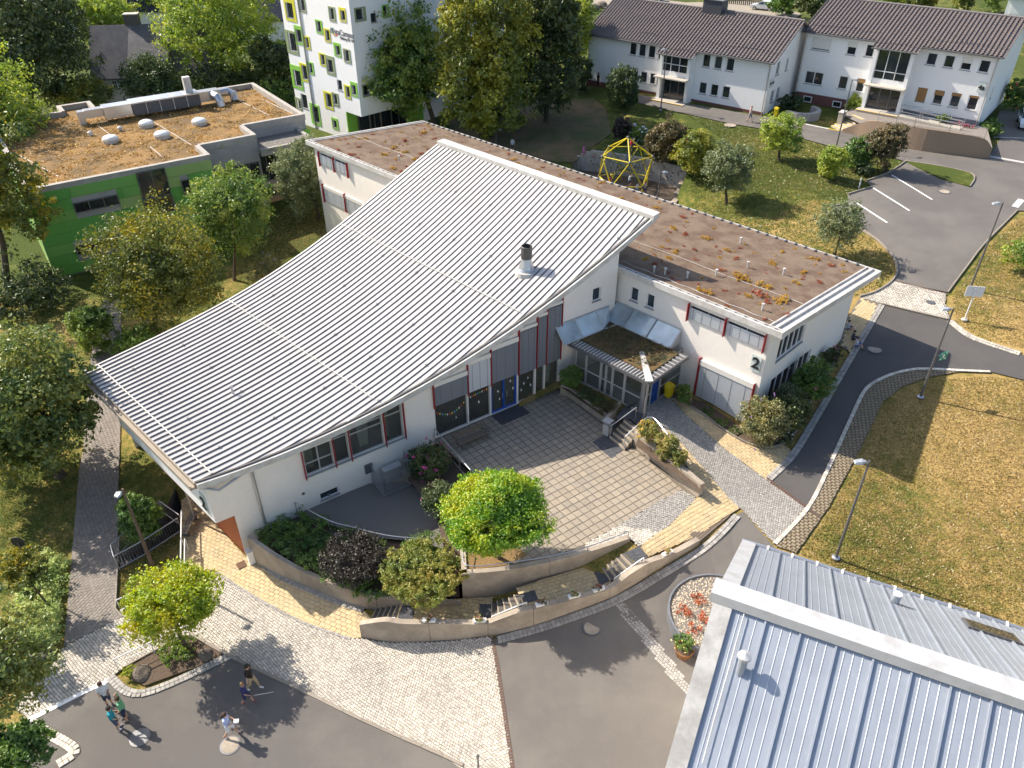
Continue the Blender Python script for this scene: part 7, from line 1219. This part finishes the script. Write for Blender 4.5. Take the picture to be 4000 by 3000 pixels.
# wire enclosure against the facade
wc = thing('wire_enclosure', HFr.P(-3.3, .7, -1.15), 'galvanised wire mesh enclosure with gate against the hall wall', 'enclosure')
def meshpanel(nm, a, c, z0, z1, parent, st=.11):
    b = MB(); a, c = np.array(a), np.array(c); L_ = np.linalg.norm(c - a)
    for k in range(int(L_ / st) + 1): p = a + (c - a) * min(k * st / L_, 1); b.tube([p + [0, 0, z0], p + [0, 0, z1]], .009, 4, cap=False)
    for z in np.arange(z0, z1 + .01, .1): b.tube([a + [0, 0, z], c + [0, 0, z]], .009, 4, cap=False)
    o = b.build(nm, M_steel, parent, kind='stuff'); MB().tube([a + [0, 0, z0], a + [0, 0, z1], c + [0, 0, z1], c + [0, 0, z0], a + [0, 0, z0]], .025, 4, cap=False).build('panel_frame', M_steel, parent); return o
W0 = lambda u, v: HFr.P(u, v, 0)
meshpanel('mesh_panel', W0(-4.2, .05), W0(-4.2, 1.5), -1.1, .15, wc); meshpanel('mesh_panel', W0(-4.2, 1.5), W0(-3.7, 1.5), -1.1, .15, wc); meshpanel('gate', W0(-3.65, 1.5), W0(-2.5, 1.5), -1.1, .1, wc); meshpanel('mesh_panel', W0(-2.45, 1.5), W0(-2.1, 1.5), -1.1, .15, wc); meshpanel('mesh_panel', W0(-2.1, 1.5), W0(-2.1, .05), -1.1, .15, wc)
MB().box(HFr, -3.7, -2.6, .25, .7, -1.1, -.2).build('heat_pump', M_alu, wc)
cbx = thing('meter_box', at(543, 1212, -2.4), 'small white cabinet at the end of the planter wall', 'cabinet'); MB().bx(at(545, 1216, -2.4), .35, .3, .95, 55).build('body', M_white, cbx); MB().bx(at(545, 1216, -2.4) + [0, 0, .95], .4, .35, .05, 55).build('cap', M_trim, cbx)
mp = gp(1034, 1672); mpn = thing('marker_post', mp, 'slim dark post at the lower edge of the sett paving', 'post'); MB().tube([mp, mp + [0, 0, 1.3]], .04, 8).build('shaft', M_dsteel, mpn); MB().lathe(mp + [0, 0, 1.3], [(.06, 0), (.06, .1), (.02, .14)], 10).build('finial', M_dsteel, mpn)
# roses lamp tile, drain cover by the hall corner
q = gp(522, 1222) + [0, 0, .06]; MB().bx(q, .45, .45, .02, 55).build('floor_hatch', M_rust, kind=None); tag(bpy.data.objects['floor_hatch'], 'small square rusty hatch in the yellow paving near the hall corner', 'hatch')
# ================================================================ PLAYGROUND
M_rub = mat('bark_mulch', (.10, .075, .055), .95, .3, 9, .6, 20)
drape('playground', play_hole, M_rub, 0, zf=zflat(1.0), step=2); pwl = thing('climbing_wall', at(1380, 385, 1.0), 'grey concrete climbing wall with dark holds behind the yellow dome', 'wall')
cb = [at(x, y, 1.0) for x, y in ((1224,365),(1245,367),(1285,371),(1340,378),(1405,390),(1445,400),(1479,411))]; ct = smoothline(cb, 4); tops2 = np.interp(np.linspace(0, 1, len(ct)), [0, .08, .16, .24, .3, 1], [.35, .8, 1.4, 1.9, 2.1, 2.0])
for i in range(len(ct) - 1):
    a, c = ct[i], ct[i + 1]; d = (c - a) / np.linalg.norm(c - a); n_ = np.array([-d[1], d[0], 0]) * .22; e = c - d * .02; z = 1.0 + tops2[i]
    MB().hexa([a + [0, 0, -.3], e + [0, 0, -.3], e + n_ + [0, 0, -.3], a + n_ + [0, 0, -.3]], [(a[0], a[1], z), (e[0], e[1], z), (*(e + n_)[:2], z), (*(a + n_)[:2], z)]).build('wall_panel', mat('climb_concrete', (.45, .43, .40), .9, .1, 5, col2=(.3, .28, .26), c2scale=.9, c2amt=.5), pwl)
    if i > 6:
        for k in range(3): p = a + (c - a) * random.uniform(.15, .85) + [0, 0, random.uniform(.3, 1.8)] - n_ * .2; MB().lathe(p - [0, 0, .06], [(.03, 0), (.09, .04), (.09, .09), (.03, .12)], 6).build('climbing_hold', M_dsteel, pwl)
for i, (x, y) in enumerate(((1490,378),(1483,391),(1477,403),(1471,415),(1464,428),(1457,441))): q = at(x, y, 1.0); o = MB().bx(q + [0, 0, -.3], .5, 1.25, 2.2 - .3 * i, 25).build('edging_block', M_conc); tag(o, ('topmost', 'second', 'third', 'fourth', 'fifth', 'lowest')[i] + ' of the stepped concrete edging blocks right of the climbing wall', 'edging', 'stepped edging blocks')
b = MB(); ph = [np.array(p[:2]) for p in play_hole]
for i in range(5, len(ph)): a, c = ph[i], ph[(i + 1) % len(ph)]; b.quad((*a, .9), (*c, .9), (*c, T(*c) + .02), (*a, T(*a) + .02))
b.build('playground_bank', M_grass, kind='structure')
dc = at(1347, 408, 1.0); dome = thing('climbing_dome', dc, 'yellow tubular climbing dome with rope net on the playground', 'climbing frame'); Rd = 2.75; M_yt = mat('yellow_tube', (.72, .55, .02), .4, .04, 6); zc = .95 + .447 * Rd
nodes = [dc + [0, 0, zc + Rd]] + [dc + [Rd * .894 * math.cos(a), Rd * .894 * math.sin(a), zc + .447 * Rd] for a in [R(54 + 72 * k) for k in range(5)]] + [dc + [Rd * .894 * math.cos(a), Rd * .894 * math.sin(a), zc - .447 * Rd] for a in [R(90 + 72 * k) for k in range(5)]]
ed = [(0, k) for k in range(1, 6)] + [(k, k % 5 + 1) for k in range(1, 6)] + [(6 + k, 6 + (k + 1) % 5) for k in range(5)] + [(1 + k, 6 + k) for k in range(5)] + [(1 + k, 6 + (k - 1) % 5) for k in range(5)]
for i, j in ed: MB().tube([nodes[i], nodes[j]], .055, 8).build('tube', M_yt, dome)
for p in nodes: MB().lathe(p - [0, 0, .14], [(.04, 0), (.12, .06), (.15, .14), (.12, .22), (.04, .28)], 10).build('joint', M_dsteel, dome)
for p in nodes[6:]: MB().tube([np.array([p[0], p[1], 1.0]), p], .055, 8).build('leg', M_yt, dome)
cN = dc + [0, 0, zc - .1]; M_rope = mat('green_rope', (.02, .07, .05), .9, 0)
for p in nodes: MB().tube([cN, p], .018, 4).build('rope', M_rope, dome)
for f in (.35, .55, .75):
    for i, j in ed: MB().tube([cN + (nodes[i] - cN) * f, cN + (nodes[j] - cN) * f], .014, 4, cap=False).build('rope', M_rope, dome)
# ================================================================ FRONT OF THE HOUSE MARKED 4a
rb_ = [((1819,286),279),((1845,292),269),((1872,300),261),((1930,315),270),((1990,327),279),((2050,334),288),((2112,341),300),((2136,342),322)]
b0 = [gp(*p) for p, t in rb_]; t0 = [b_[2] + rise(b_, t) for b_, (p, t) in zip(b0, rb_)]; zp = np.median(t0); b0, t0 = res2(b0, t0, 4); wall_line('retaining_wall', b0, t0, .35, 'brown exposed-concrete retaining wall in front of the house marked 4a', m=mat('brown_concrete', (.31, .225, .155), .95, .2, 14, .4, 30))
pat = [b_[:2] for b_ in b0[9:]] + [K5.P(-1, -.1, 0)[:2], K5.P(12, -.1, 0)[:2], K5.P(12, -4.6, 0)[:2]]; drape('terrace', [tuple(p) for p in pat], M_grey, 0, zf=zflat(4.68), step=2)
for i in range(9, len(b0) - 7, 5): a, c = b0[i], b0[min(i + 5, len(b0) - 4)]; balustrade('balustrade', 'section %s of the steel balustrade on the brown retaining wall' % ('one counted from the stairs', 'two counted from the stairs', 'three counted from the stairs', 'four counted from the stairs')[(i - 9) // 5 % 4], a, c, t0[i] + .02, t0[min(i + 5, len(b0) - 4)] + .02, .95, .2)
so3 = thing('outdoor_stairs', gp(1825, 286), 'pale outdoor steps with yellow edges at the end of the brown retaining wall', 'stairs'); a, c = gp(1818, 284), at(1870, 258, 4.68); d = c - a
for k in range(7):
    q = a + d * k / 7; w_ = Fr(q, math.degrees(math.atan2(d[0], d[1]))); l_ = np.linalg.norm(d[:2]) / 7; z = a[2] + (4.7 - a[2]) * (k + 1) / 7; MB().box(w_, 0, l_ + .02, -1.7, 0, a[2] - .3, z).build('step', M_concl, so3); MB().box(w_, 0, .1, -1.7, -.01, z + .002, z + .02).build('nosing', M_ypaint, so3)
for u0, u1, z0, z1 in ((.6, 6.6, 4.72, 5.1),): rp = thing('wheelchair_ramp', K5.P(4, -2, 4.7), 'concrete access ramp with steel rails before the house marked 4a', 'ramp'); MB().hexa([K5.P(1, -2.6, 4.5), K5.P(1, -1.3, 4.5), K5.P(7, -1.3, 4.5), K5.P(7, -2.6, 4.5)], [K5.P(1, -2.6, 4.73), K5.P(1, -1.3, 4.73), K5.P(7, -1.3, 5.0), K5.P(7, -2.6, 5.0)]).build('slab', M_concl, rp)
for v in (-2.55, -1.35):
    for dz in (.9, .5): MB().tube([K5.P(1, v, 4.73 + dz), K5.P(7, v, 5.0 + dz)], .03, 6).build('rail', M_steel, rp)
    for u in (1, 3, 5, 7): MB().tube([K5.P(u, v, 4.6), K5.P(u, v, 4.73 + .9 + .045 * (u - 1))], .03, 6).build('post', M_steel, rp)
q = gp(1814, 270); cb_ = thing('utility_cabinet', q, 'grey utility cabinet below the entrance bush of the house marked 4a', 'cabinet'); MB().bx(q, 1.0, .5, 1.35, -52).build('body', M_concl, cb_); MB().bx(q + [0, 0, 1.35], 1.1, .6, .06, -52).build('lid', M_trim, cb_)
q = gp(1729, 250); rs_ = thing('stone_bench', q, 'curved stone bench in the corner between the white houses', 'bench')
for k in range(14): a0, a1 = [R(200 + k * 14 + e) for e in (0, 13)]; P2 = lambda r, a: q[:2] + np.array([r * math.cos(a), r * math.sin(a)]); MB().prism([P2(1.5, a0), P2(2.0, a0), P2(2.0, a1), P2(1.5, a1)], q[2] - .1, q[2] + .75).build('stone', M_gconc, rs_)
V, F = leaves([(K5.P(.2 + k * .35, -1.0, 4.85), (.22, .22, .2), 1) for k in range(8)], 900, .09, 611, .5, .6, .3); o = fastmesh('red_flowers', V - K5.P(1, -1, 4.7), F, mat('petal_red', (.5, .04, .06), .8, .1, 20), loc=K5.P(1, -1, 4.7)); tag(o, 'row of red flowers under the windows beside the sign 4a', 'flowers', kind='stuff')
# ================================================================ CARS
def car(label, base, az, paint, L_=4.1, Wd=1.75):
    root = thing('parked_car', base, label, 'car'); f = Fr(base, az); z = base[2]; hw = Wd / 2; P_ = f.P
    prof = [(0, .32), (0, .62), (.12, .78), (.95, .95), (1.75, 1.42), (2.1, 1.5), (3.2, 1.47), (3.75, 1.1), (4.05, .95), (4.1, .6), (4.08, .32)]; s_ = L_ / 4.1; b = MB(); n = len(prof); ws = [.86, .95, .97, .98, .80, .76, .76, .9, .93, .95, .9]
    for sgn in (-1, 1): b.v += [tuple(P_(-u * s_ + L_ / 2, sgn * hw * w_, z + h)) for (u, h), w_ in zip(prof, ws)]
    low = [2, 3, 7, 8]
    b.f = [(i, i + 1, n + i + 1, n + i) for i in range(n - 1)] + [(n - 1, 0, n, 2 * n - 1)] + [tuple(range(n))[::-1], tuple(range(n, 2 * n))]; b.m = [0] * len(b.f); b.build('body', paint, root)
    gl = lambda q: MB().add([P_(-u * s_ + L_ / 2, v * hw, z + h) for u, v, h in q], [tuple(range(len(q)))])
    gl([(1.0, -.93, 1.0), (1.0, .93, 1.0), (1.72, .80, 1.43), (1.72, -.80, 1.43)]).build('windscreen', M_glass, root); gl([(3.25, -.78, 1.475), (3.25, .78, 1.475), (3.74, .9, 1.13), (3.74, -.9, 1.13)]).build('rear_window', M_glass, root)
    for sg in (-1, 1):
        gl([(1.15, sg * .985, 1.0), (2.25, sg * .985, 1.02), (2.25, sg * .80, 1.44), (1.8, sg * .83, 1.4)]).build('side_window', M_glass, root); gl([(2.35, sg * .985, 1.02), (3.5, sg * .96, 1.06), (3.2, sg * .80, 1.42), (2.35, sg * .80, 1.44)]).build('side_window', M_glass, root)
        MB().box(f, L_ / 2 - .25, L_ / 2 - .02, sg * hw * .62 - .16, sg * hw * .62 + .16, z + .62, z + .76).build('headlight', M_dome, root); MB().box(f, -L_ / 2 + .02, -L_ / 2 + .12, sg * hw * .7 - .12, sg * hw * .7 + .12, z + .68, z + .9).build('tail_light', M_red, root); MB().box(f, L_ / 2 - 1.35, L_ / 2 - 1.18, sg * (hw + .06) - .1, sg * (hw + .06) + .1, z + .98, z + 1.12).build('mirror', paint, root)
        for u in (.78, 3.3):
            c = P_(-u * s_ + L_ / 2, sg * hw * .86, z + .31); wh = MB().tube([c - f.n * .11, c + f.n * .11], .31, 16).build('wheel', mat('tyre', (.02, .02, .02), .85, 0), root); MB().tube([c - f.n * .12, c + f.n * .12], .2, 12).build('rim', M_steel, wh)
    MB().box(f, L_ / 2 - .04, L_ / 2 + .015, -.26, .26, z + .42, z + .54).build('number_plate', M_white, root); MB().box(f, L_ / 2 - .06, L_ / 2 + .01, -.5, .5, z + .56, z + .68).build('grille', M_dsteel, root); return root
M_cw = mat('car_white', (.78, .79, .80), .25, .02, 3, coat=.6); M_cb = mat('car_blue', (.25, .35, .6), .25, .02, 3, coat=.6); M_cs = mat('car_silver', (.5, .52, .55), .3, .02, 3, coat=.6, metal=.3)
car('white hatchback parked behind the tiled-roof house', gp(1648, 22), -60, M_cw); car('white car parked at the right edge beside the house marked 4a', gp(2216, 272), 205, M_cw); car('pale blue car behind the ridge at the top edge', gp(1410, 2), -70, M_cb); car('silver car at the top edge behind the birch', gp(1190, 8), 90, M_cs)
# fence and stones at the forecourt
fr_f = Fr(gp(1540, 6), 118); fe = thing('timber_fence', fr_f.P(0, 0, 4), 'low dark timber fence behind the house at the top edge', 'fence')
zf0 = gp(1540, 6)[2]
for k in range(24): MB().box(fr_f, k * .35, k * .35 + .2, -.03, .03, zf0, zf0 + 1.0).build('plank', M_wd, fe)
MB().box(fr_f, 0, 8.4, -.06, -.03, zf0 + .7, zf0 + .8).build('rail', M_wd, fe)
for i, (x, y) in enumerate(((1283, 20), (1300, 14), (1268, 26))): q = gp(x, y); b = MB().lathe(q, [(.9, -.2), (1.0, .3), (.7, .7), (.2, .85)], 9); o = b.build('rock', MATS['boulder_rock']); tag(o, ('middle', 'right', 'left')[i] + ' of three rocks on the bank above the birch', 'rock', 'rocks on the bank')
rb2 = thing('raised_bed', gp(593, 425), 'square brick raised bed on the lawn left of the pear tree', 'planter'); f = Fr(gp(593, 425), 55); zq = gp(593, 425)[2]
for u0, u1, v0, v1 in ((-1.1, 1.1, .7, .95), (-1.1, 1.1, -.95, -.7), (-1.1, -.85, -.7, .7), (.85, 1.1, -.7, .7)):
    for k in range(4): MB().box(f, u0, u1, v0, v1, zq + k * .16 - .1, zq + k * .16 + .05).build('course', mat('bed_brick', (.30, .20, .13), .9, .15, 8, .2, 30, rand=.15), rb2)
MB().box(f, -.85, .85, -.7, .7, zq, zq + .4).build('earth', M_soil, rb2)
# ================================================================ PEOPLE
TS = bpy.data.scenes.new('workshop')
def pm(c): k = 'cloth_%02d%02d%02d' % tuple(int(q * 99) for q in c); return mat(k, c, .85, .08, 20)
SKIN = mat('skin', (.50, .30, .20), .6, .04, 20); 
def person(label, pos, az, h=1.7, pose='stand', shirt=(.7, .7, .72), legs=(.05, .06, .1), shoes=(.1, .1, .1), hair=(.05, .03, .02), short=True, sleeve=.5, group='people on the campus', held=None, longhair=False):
    """one continuous body grown round a posed skeleton; +y is forward"""
    J = dict(pel=(0, 0, .53), chest=(0, 0, .72), neck=(0, .005, .835), head=(0, .015, .925), shl=(-.105, 0, .805), shr=(.105, 0, .805), ell=(-.14, -.01, .64), elr=(.14, -.01, .64), hal=(-.145, .05, .48), har=(.145, .05, .48), hpl=(-.052, 0, .52), hpr=(.052, 0, .52), knl=(-.058, .02, .285), knr=(.058, .02, .285), anl=(-.06, 0, .045), anr=(.06, 0, .045))
    if pose in ('walk', 'point', 'carry', 'cane'):
        J.update(knl=(-.055, .10, .30), anl=(-.055, .15, .05), knr=(.055, -.02, .285), anr=(.055, -.16, .075), ell=(-.14, -.07, .655), hal=(-.14, -.06, .50), elr=(.14, .06, .65), har=(.13, .15, .54))
    if pose == 'point': J.update(elr=(.21, .06, .79), har=(.33, .12, .80))
    if pose == 'carry': J.update(elr=(.14, .03, .64), har=(.08, .19, .66), ell=(-.14, .03, .64), hal=(-.06, .17, .62))
    if pose == 'cane': J.update(elr=(.14, .05, .65), har=(.12, .20, .60))
    if pose == 'armup': J.update(elr=(.20, .03, .90), har=(.10, .05, .985), ell=(-.15, .02, .65), hal=(-.15, .12, .56))
    if pose == 'talk': J.update(ell=(-.14, .02, .64), hal=(-.09, .16, .60), elr=(.14, .0, .64), har=(.12, .12, .55), knl=(-.06, .05, .29), anl=(-.065, .03, .045))
    if pose == 'sit':
        for k in J: J[k] = (J[k][0], J[k][1], J[k][2] - .38)
        J.update(knl=(-.06, .2, .26), knr=(.07, .2, .24), anl=(-.06, .34, .045), anr=(.07, .33, .045), hal=(-.08, .2, .26), har=(.1, .2, .25), ell=(-.14, .04, .28), elr=(.14, .04, .28))
    if pose == 'climb': J.update(knl=(-.07, .12, .36), anl=(-.06, .06, .16), har=(.1, .16, .98), elr=(.14, .1, .87), hal=(-.12, .17, .83), ell=(-.16, .08, .73))
    d = Vector(J['knl']) - Vector(J['anl']); ft = lambda a: tuple(np.array(J[a]) + [0, .085, -.022])
    J['tol'], J['tor'] = ft('anl'), ft('anr'); J['hand_l'] = tuple(np.array(J['hal']) + (np.array(J['hal']) - np.array(J['ell'])) * .38); J['hand_r'] = tuple(np.array(J['har']) + (np.array(J['har']) - np.array(J['elr'])) * .38)
    J['thl'] = tuple(np.array(J['hal']) + [.025, .03, 0]); J['thr'] = tuple(np.array(J['har']) + [-.025, .03, 0])
    B = [('pel', 'chest', .085, .092, 1), ('chest', 'neck', .09, .045, 1), ('shl', 'shr', .05, .05, 1), ('neck', 'head', .032, .036, 0), ('hpl', 'hpr', .068, .068, 2)]
    for s_ in 'lr': B += [('sh' + s_, 'el' + s_, .036, .030, 1 if sleeve >= .5 else 0), ('el' + s_, 'ha' + s_, .027, .020, 0 if sleeve < 1 else 1), ('ha' + s_, 'hand_' + s_, .022, .015, 0), ('ha' + s_, 'th' + s_, .012, .009, 0), ('hp' + s_, 'kn' + s_, .062, .045, 2), ('kn' + s_, 'an' + s_, .040, .026, 0 if short else 2), ('an' + s_, 'to' + s_, .030, .026, 3)]
    B += [('head', 'head', .058, .058, 0)]
    b = MB(); S = []
    for a, c, ra, rc, mi in B:
        p, q = np.array(J[a]) * h, np.array(J[c]) * h
        if a == c: p = p - [0, 0, .02 * h]; q = q + [0, .004 * h, .03 * h]
        n_ = q - p; L_ = np.linalg.norm(n_) + 1e-6; n_ = n_ / L_; ra, rc = ra * h, rc * h; pts = [p - n_ * ra * .9, p - n_ * ra * .5, p, p + (q - p) * .5, q, q + n_ * rc * .5, q + n_ * rc * .9]; b.tube(pts, [ra * .4, ra * .86, ra, (ra + rc) / 2, rc, rc * .86, rc * .4], 8); S.append((p, q, ra, rc, mi))
    hd = np.array(J['head']) * h; b.tube([hd + [0, .045 * h, .005 * h], hd + [0, .078 * h, -.008 * h]], [.016 * h, .008 * h], 6)
    for sx in (-1, 1): b.tube([hd + [sx * .05 * h, 0, 0], hd + [sx * .066 * h, -.01 * h, .004 * h]], [.014 * h, .012 * h], 6)
    me = bpy.data.meshes.new('body'); me.from_pydata(b.v, [], b.f); o = bpy.data.objects.new('body_source', me); TS.collection.objects.link(o); md = o.modifiers.new('m', 'REMESH'); md.mode = 'VOXEL'; md.voxel_size = .019 * h; md.use_smooth_shade = True; sm = o.modifiers.new('s', 'SMOOTH'); sm.iterations = 3; sm.factor = .5
    vl = TS.view_layers[0]; vl.update(); dg = vl.depsgraph; m2 = bpy.data.meshes.new_from_object(o.evaluated_get(dg)); bpy.data.objects.remove(o)
    for m_ in (SKIN, pm(shirt), pm(legs), pm(shoes), pm(hair)): m2.materials.append(m_)
    C = np.array([p_.center for p_ in m2.polygons]); best = np.full(len(C), 9.); idx = np.zeros(len(C), int)
    for (p, q, ra, rc, mi) in S:
        dq = q - p; L2 = dq @ dq + 1e-9; t = np.clip(((C - p) @ dq) / L2, 0, 1); dist = np.linalg.norm(C - (p + t[:, None] * dq), axis=1) - (ra + (rc - ra) * t); mm = dist < best; best[mm] = dist[mm]; idx[mm] = mi
    rel = (C - hd) / h; idx[(np.abs(rel[:, 2]) < .09) & (np.linalg.norm(rel, axis=1) < .1) & ((rel[:, 2] > .028) | (rel[:, 1] < -.018)) & (rel[:, 2] > -.045)] = 4
    for s_ in 'lr': # short sleeves and trouser legs end part way
        if sleeve == .5: pass
    m2.polygons.foreach_set('material_index', idx.astype(np.int32)); m2.update(); m2.name = 'person'
    ob_ = bpy.data.objects.new('person', m2); link(ob_); ob_.location = pos; ob_.rotation_euler = (0, 0, -R(az)); tag(ob_, label, 'person', group); ORG[ob_.name] = np.zeros(3)
    # hair as a cap, eyes
    hb = MB(); hb.lathe(hd + [0, -.006 * h, .012 * h], [(.06 * h, 0), (.066 * h, .02 * h), (.058 * h, .045 * h), (.03 * h, .062 * h), (.004 * h, .066 * h)], 12)
    ho = hb.build('hair', pm(hair), ob_, smooth=True)
    if longhair: MB().tube([hd + [0, -.05 * h, .01 * h], hd + [0, -.075 * h, -.06 * h], hd + [0, -.07 * h, -.12 * h]], [.045 * h, .04 * h, .015 * h], 8).build('ponytail', pm(hair), ob_)
    for sx in (-1, 1): MB().lathe(hd + [sx * .022 * h, .052 * h, .004 * h], [(.002 * h, -.006 * h), (.007 * h, 0), (.002 * h, .006 * h)], 6).build('eye', pm((.03, .03, .03)), ob_)
    def hand(s_): M_ = Matrix.Translation(Vector(pos)) @ Matrix.Rotation(-R(az), 4, 'Z'); return np.array(M_ @ (Vector(J['hand_' + s_]) * h))
    return ob_, hand
G_ = lambda x, y: gp(x, y) + [0, 0, .035]
person('boy in white shirt and dark shorts, furthest back of three boys', G_(238, 1522), 150, 1.62, 'talk', (.75, .76, .8), (.04, .05, .09), (.04, .04, .05))
person('boy in green shirt with one arm raised over his head', G_(277, 1556), 245, 1.7, 'armup', (.16, .42, .22), (.03, .035, .08), (.05, .05, .06), (.06, .035, .02))
person('boy in teal shirt and grey-blue shorts, nearest of three boys', G_(256, 1576), 60, 1.62, 'talk', (.02, .28, .34), (.07, .09, .15), (.4, .4, .45), (.02, .015, .012))
_, hf = person('man in black shirt and beige trousers pointing ahead', G_(548, 1490), 95, 1.8, 'point', (.015, .015, .018), (.42, .33, .2), (.7, .7, .7), (.04, .03, .02), short=False)
_, hf = person('child in dark blue clothes walking with a long white cane', G_(536, 1520), 95, 1.5, 'cane', (.03, .03, .12), (.03, .035, .1), (.25, .04, .08), (.3, .18, .08)); ca = hf('r'); tip = gp(592, 1496) + [0, 0, .05]; cn_ = thing('white_cane', tip, 'long white cane held out by the child in dark blue', 'cane'); MB().tube([ca, ca + (tip - ca) * .1], .016, 6).build('grip', M_dsteel, cn_); MB().tube([ca + (tip - ca) * .1, tip], .012, 6).build('shaft', M_white, cn_)
_, hf = person('woman in pale blue top and white shorts carrying a small package', G_(500, 1590), 80, 1.66, 'carry', (.42, .5, .75), (.75, .75, .76), (.5, .35, .3), (.05, .025, .015), longhair=True); p = hf('r'); o = MB().bx(p + [.02, 0, -.05], .16, .2, .1, 80).build('package', M_white); tag(o, 'small white package in the hands of the woman in white shorts', 'package')
person('woman in patterned skirt walking past the left white house', G_(1618, 264), 120, 1.68, 'walk', (.55, .4, .38), (.2, .22, .26), (.3, .2, .15), (.45, .26, .09), sleeve=0)
person('girl in pink dress on the grass behind the climbing wall', gp(1260, 340), 100, 1.3, 'walk', (.62, .16, .4), (.6, .18, .42), (.7, .7, .7), (.03, .02, .015)); person('dark-haired child sitting on the end of the climbing wall', gp(1284, 340) + [0, 0, .1], 200, 1.3, 'sit', (.6, .5, .5), (.03, .03, .04))
person('child in light shirt standing in the shade behind the long flat roof', gp(1107, 326), 190, 1.35, 'stand', (.55, .58, .68), (.05, .05, .06)); person('standing figure in pale clothes under the dark tree', gp(1161, 236), 120, 1.5, 'stand', (.5, .48, .55), (.5, .48, .52)); person('figure in black beside the pale figure under the tree', gp(1169, 233), 240, 1.5, 'stand', (.02, .02, .03), (.03, .03, .04)); person('figure in dark pink beside the two others under the tree', gp(1177, 232), 250, 1.4, 'stand', (.3, .12, .2), (.1, .08, .1))
person('dark figure at the wall of the left white house', gp(1291, 188), 60, 1.7, 'stand', (.02, .02, .025), (.02, .02, .025), short=False)
for i, (x, y, c_, l_, hh, lab) in enumerate(((1840, 738, (.06, .07, .1), (.03, .03, .05), 1.35, 'boy in dark shirt sitting at the end of the wing bed'), (1847, 752, (.6, .55, .62), (.05, .12, .35), 1.35, 'child in printed white shirt sitting on the kerb'), (1828, 716, (.4, .45, .55), (.1, .1, .14), 1.4, 'child half hidden behind the corner of the wing'))): person(lab, G_(x, y), 110, hh, 'sit', c_, l_)
kids = [((600, 285), .45, .55, 3.4, (.6, .02, .04), 'child in red shirt high up on the yellow dome'), ((563, 372), .1, 0, 2.2, (.03, .04, .15), 'child in navy shirt in the net of the dome'), ((412, 415), -1.6, -1.4, .5, (.55, .02, .04), 'child in red shirt low at the left of the dome'), ((434, 410), -1.2, -.6, .6, (.65, .55, .05), 'child in yellow shirt inside the dome'), ((598, 395), .9, .2, 1.6, (.6, .58, .56), 'child in grey clothes in the middle of the dome'), ((595, 490), .9, -2.2, .2, (.72, .7, .7), 'child in white shirt at the foot of the dome'), ((650, 490), 1.7, -1.9, .2, (.6, .45, .42), 'child in pale pink at the right foot of the dome'), ((545, 440), .2, -1.9, .9, (.5, .55, .62), 'child in light blue climbing the near side of the dome')]
for (zx, zy), dx, dy, dz, c_, lab in kids: person(lab, dc + [dx, dy, dz], random.uniform(0, 360), 1.28, 'climb', c_, (.05, .06, .12), group='children on the climbing dome')

bpy.data.scenes.remove(TS)
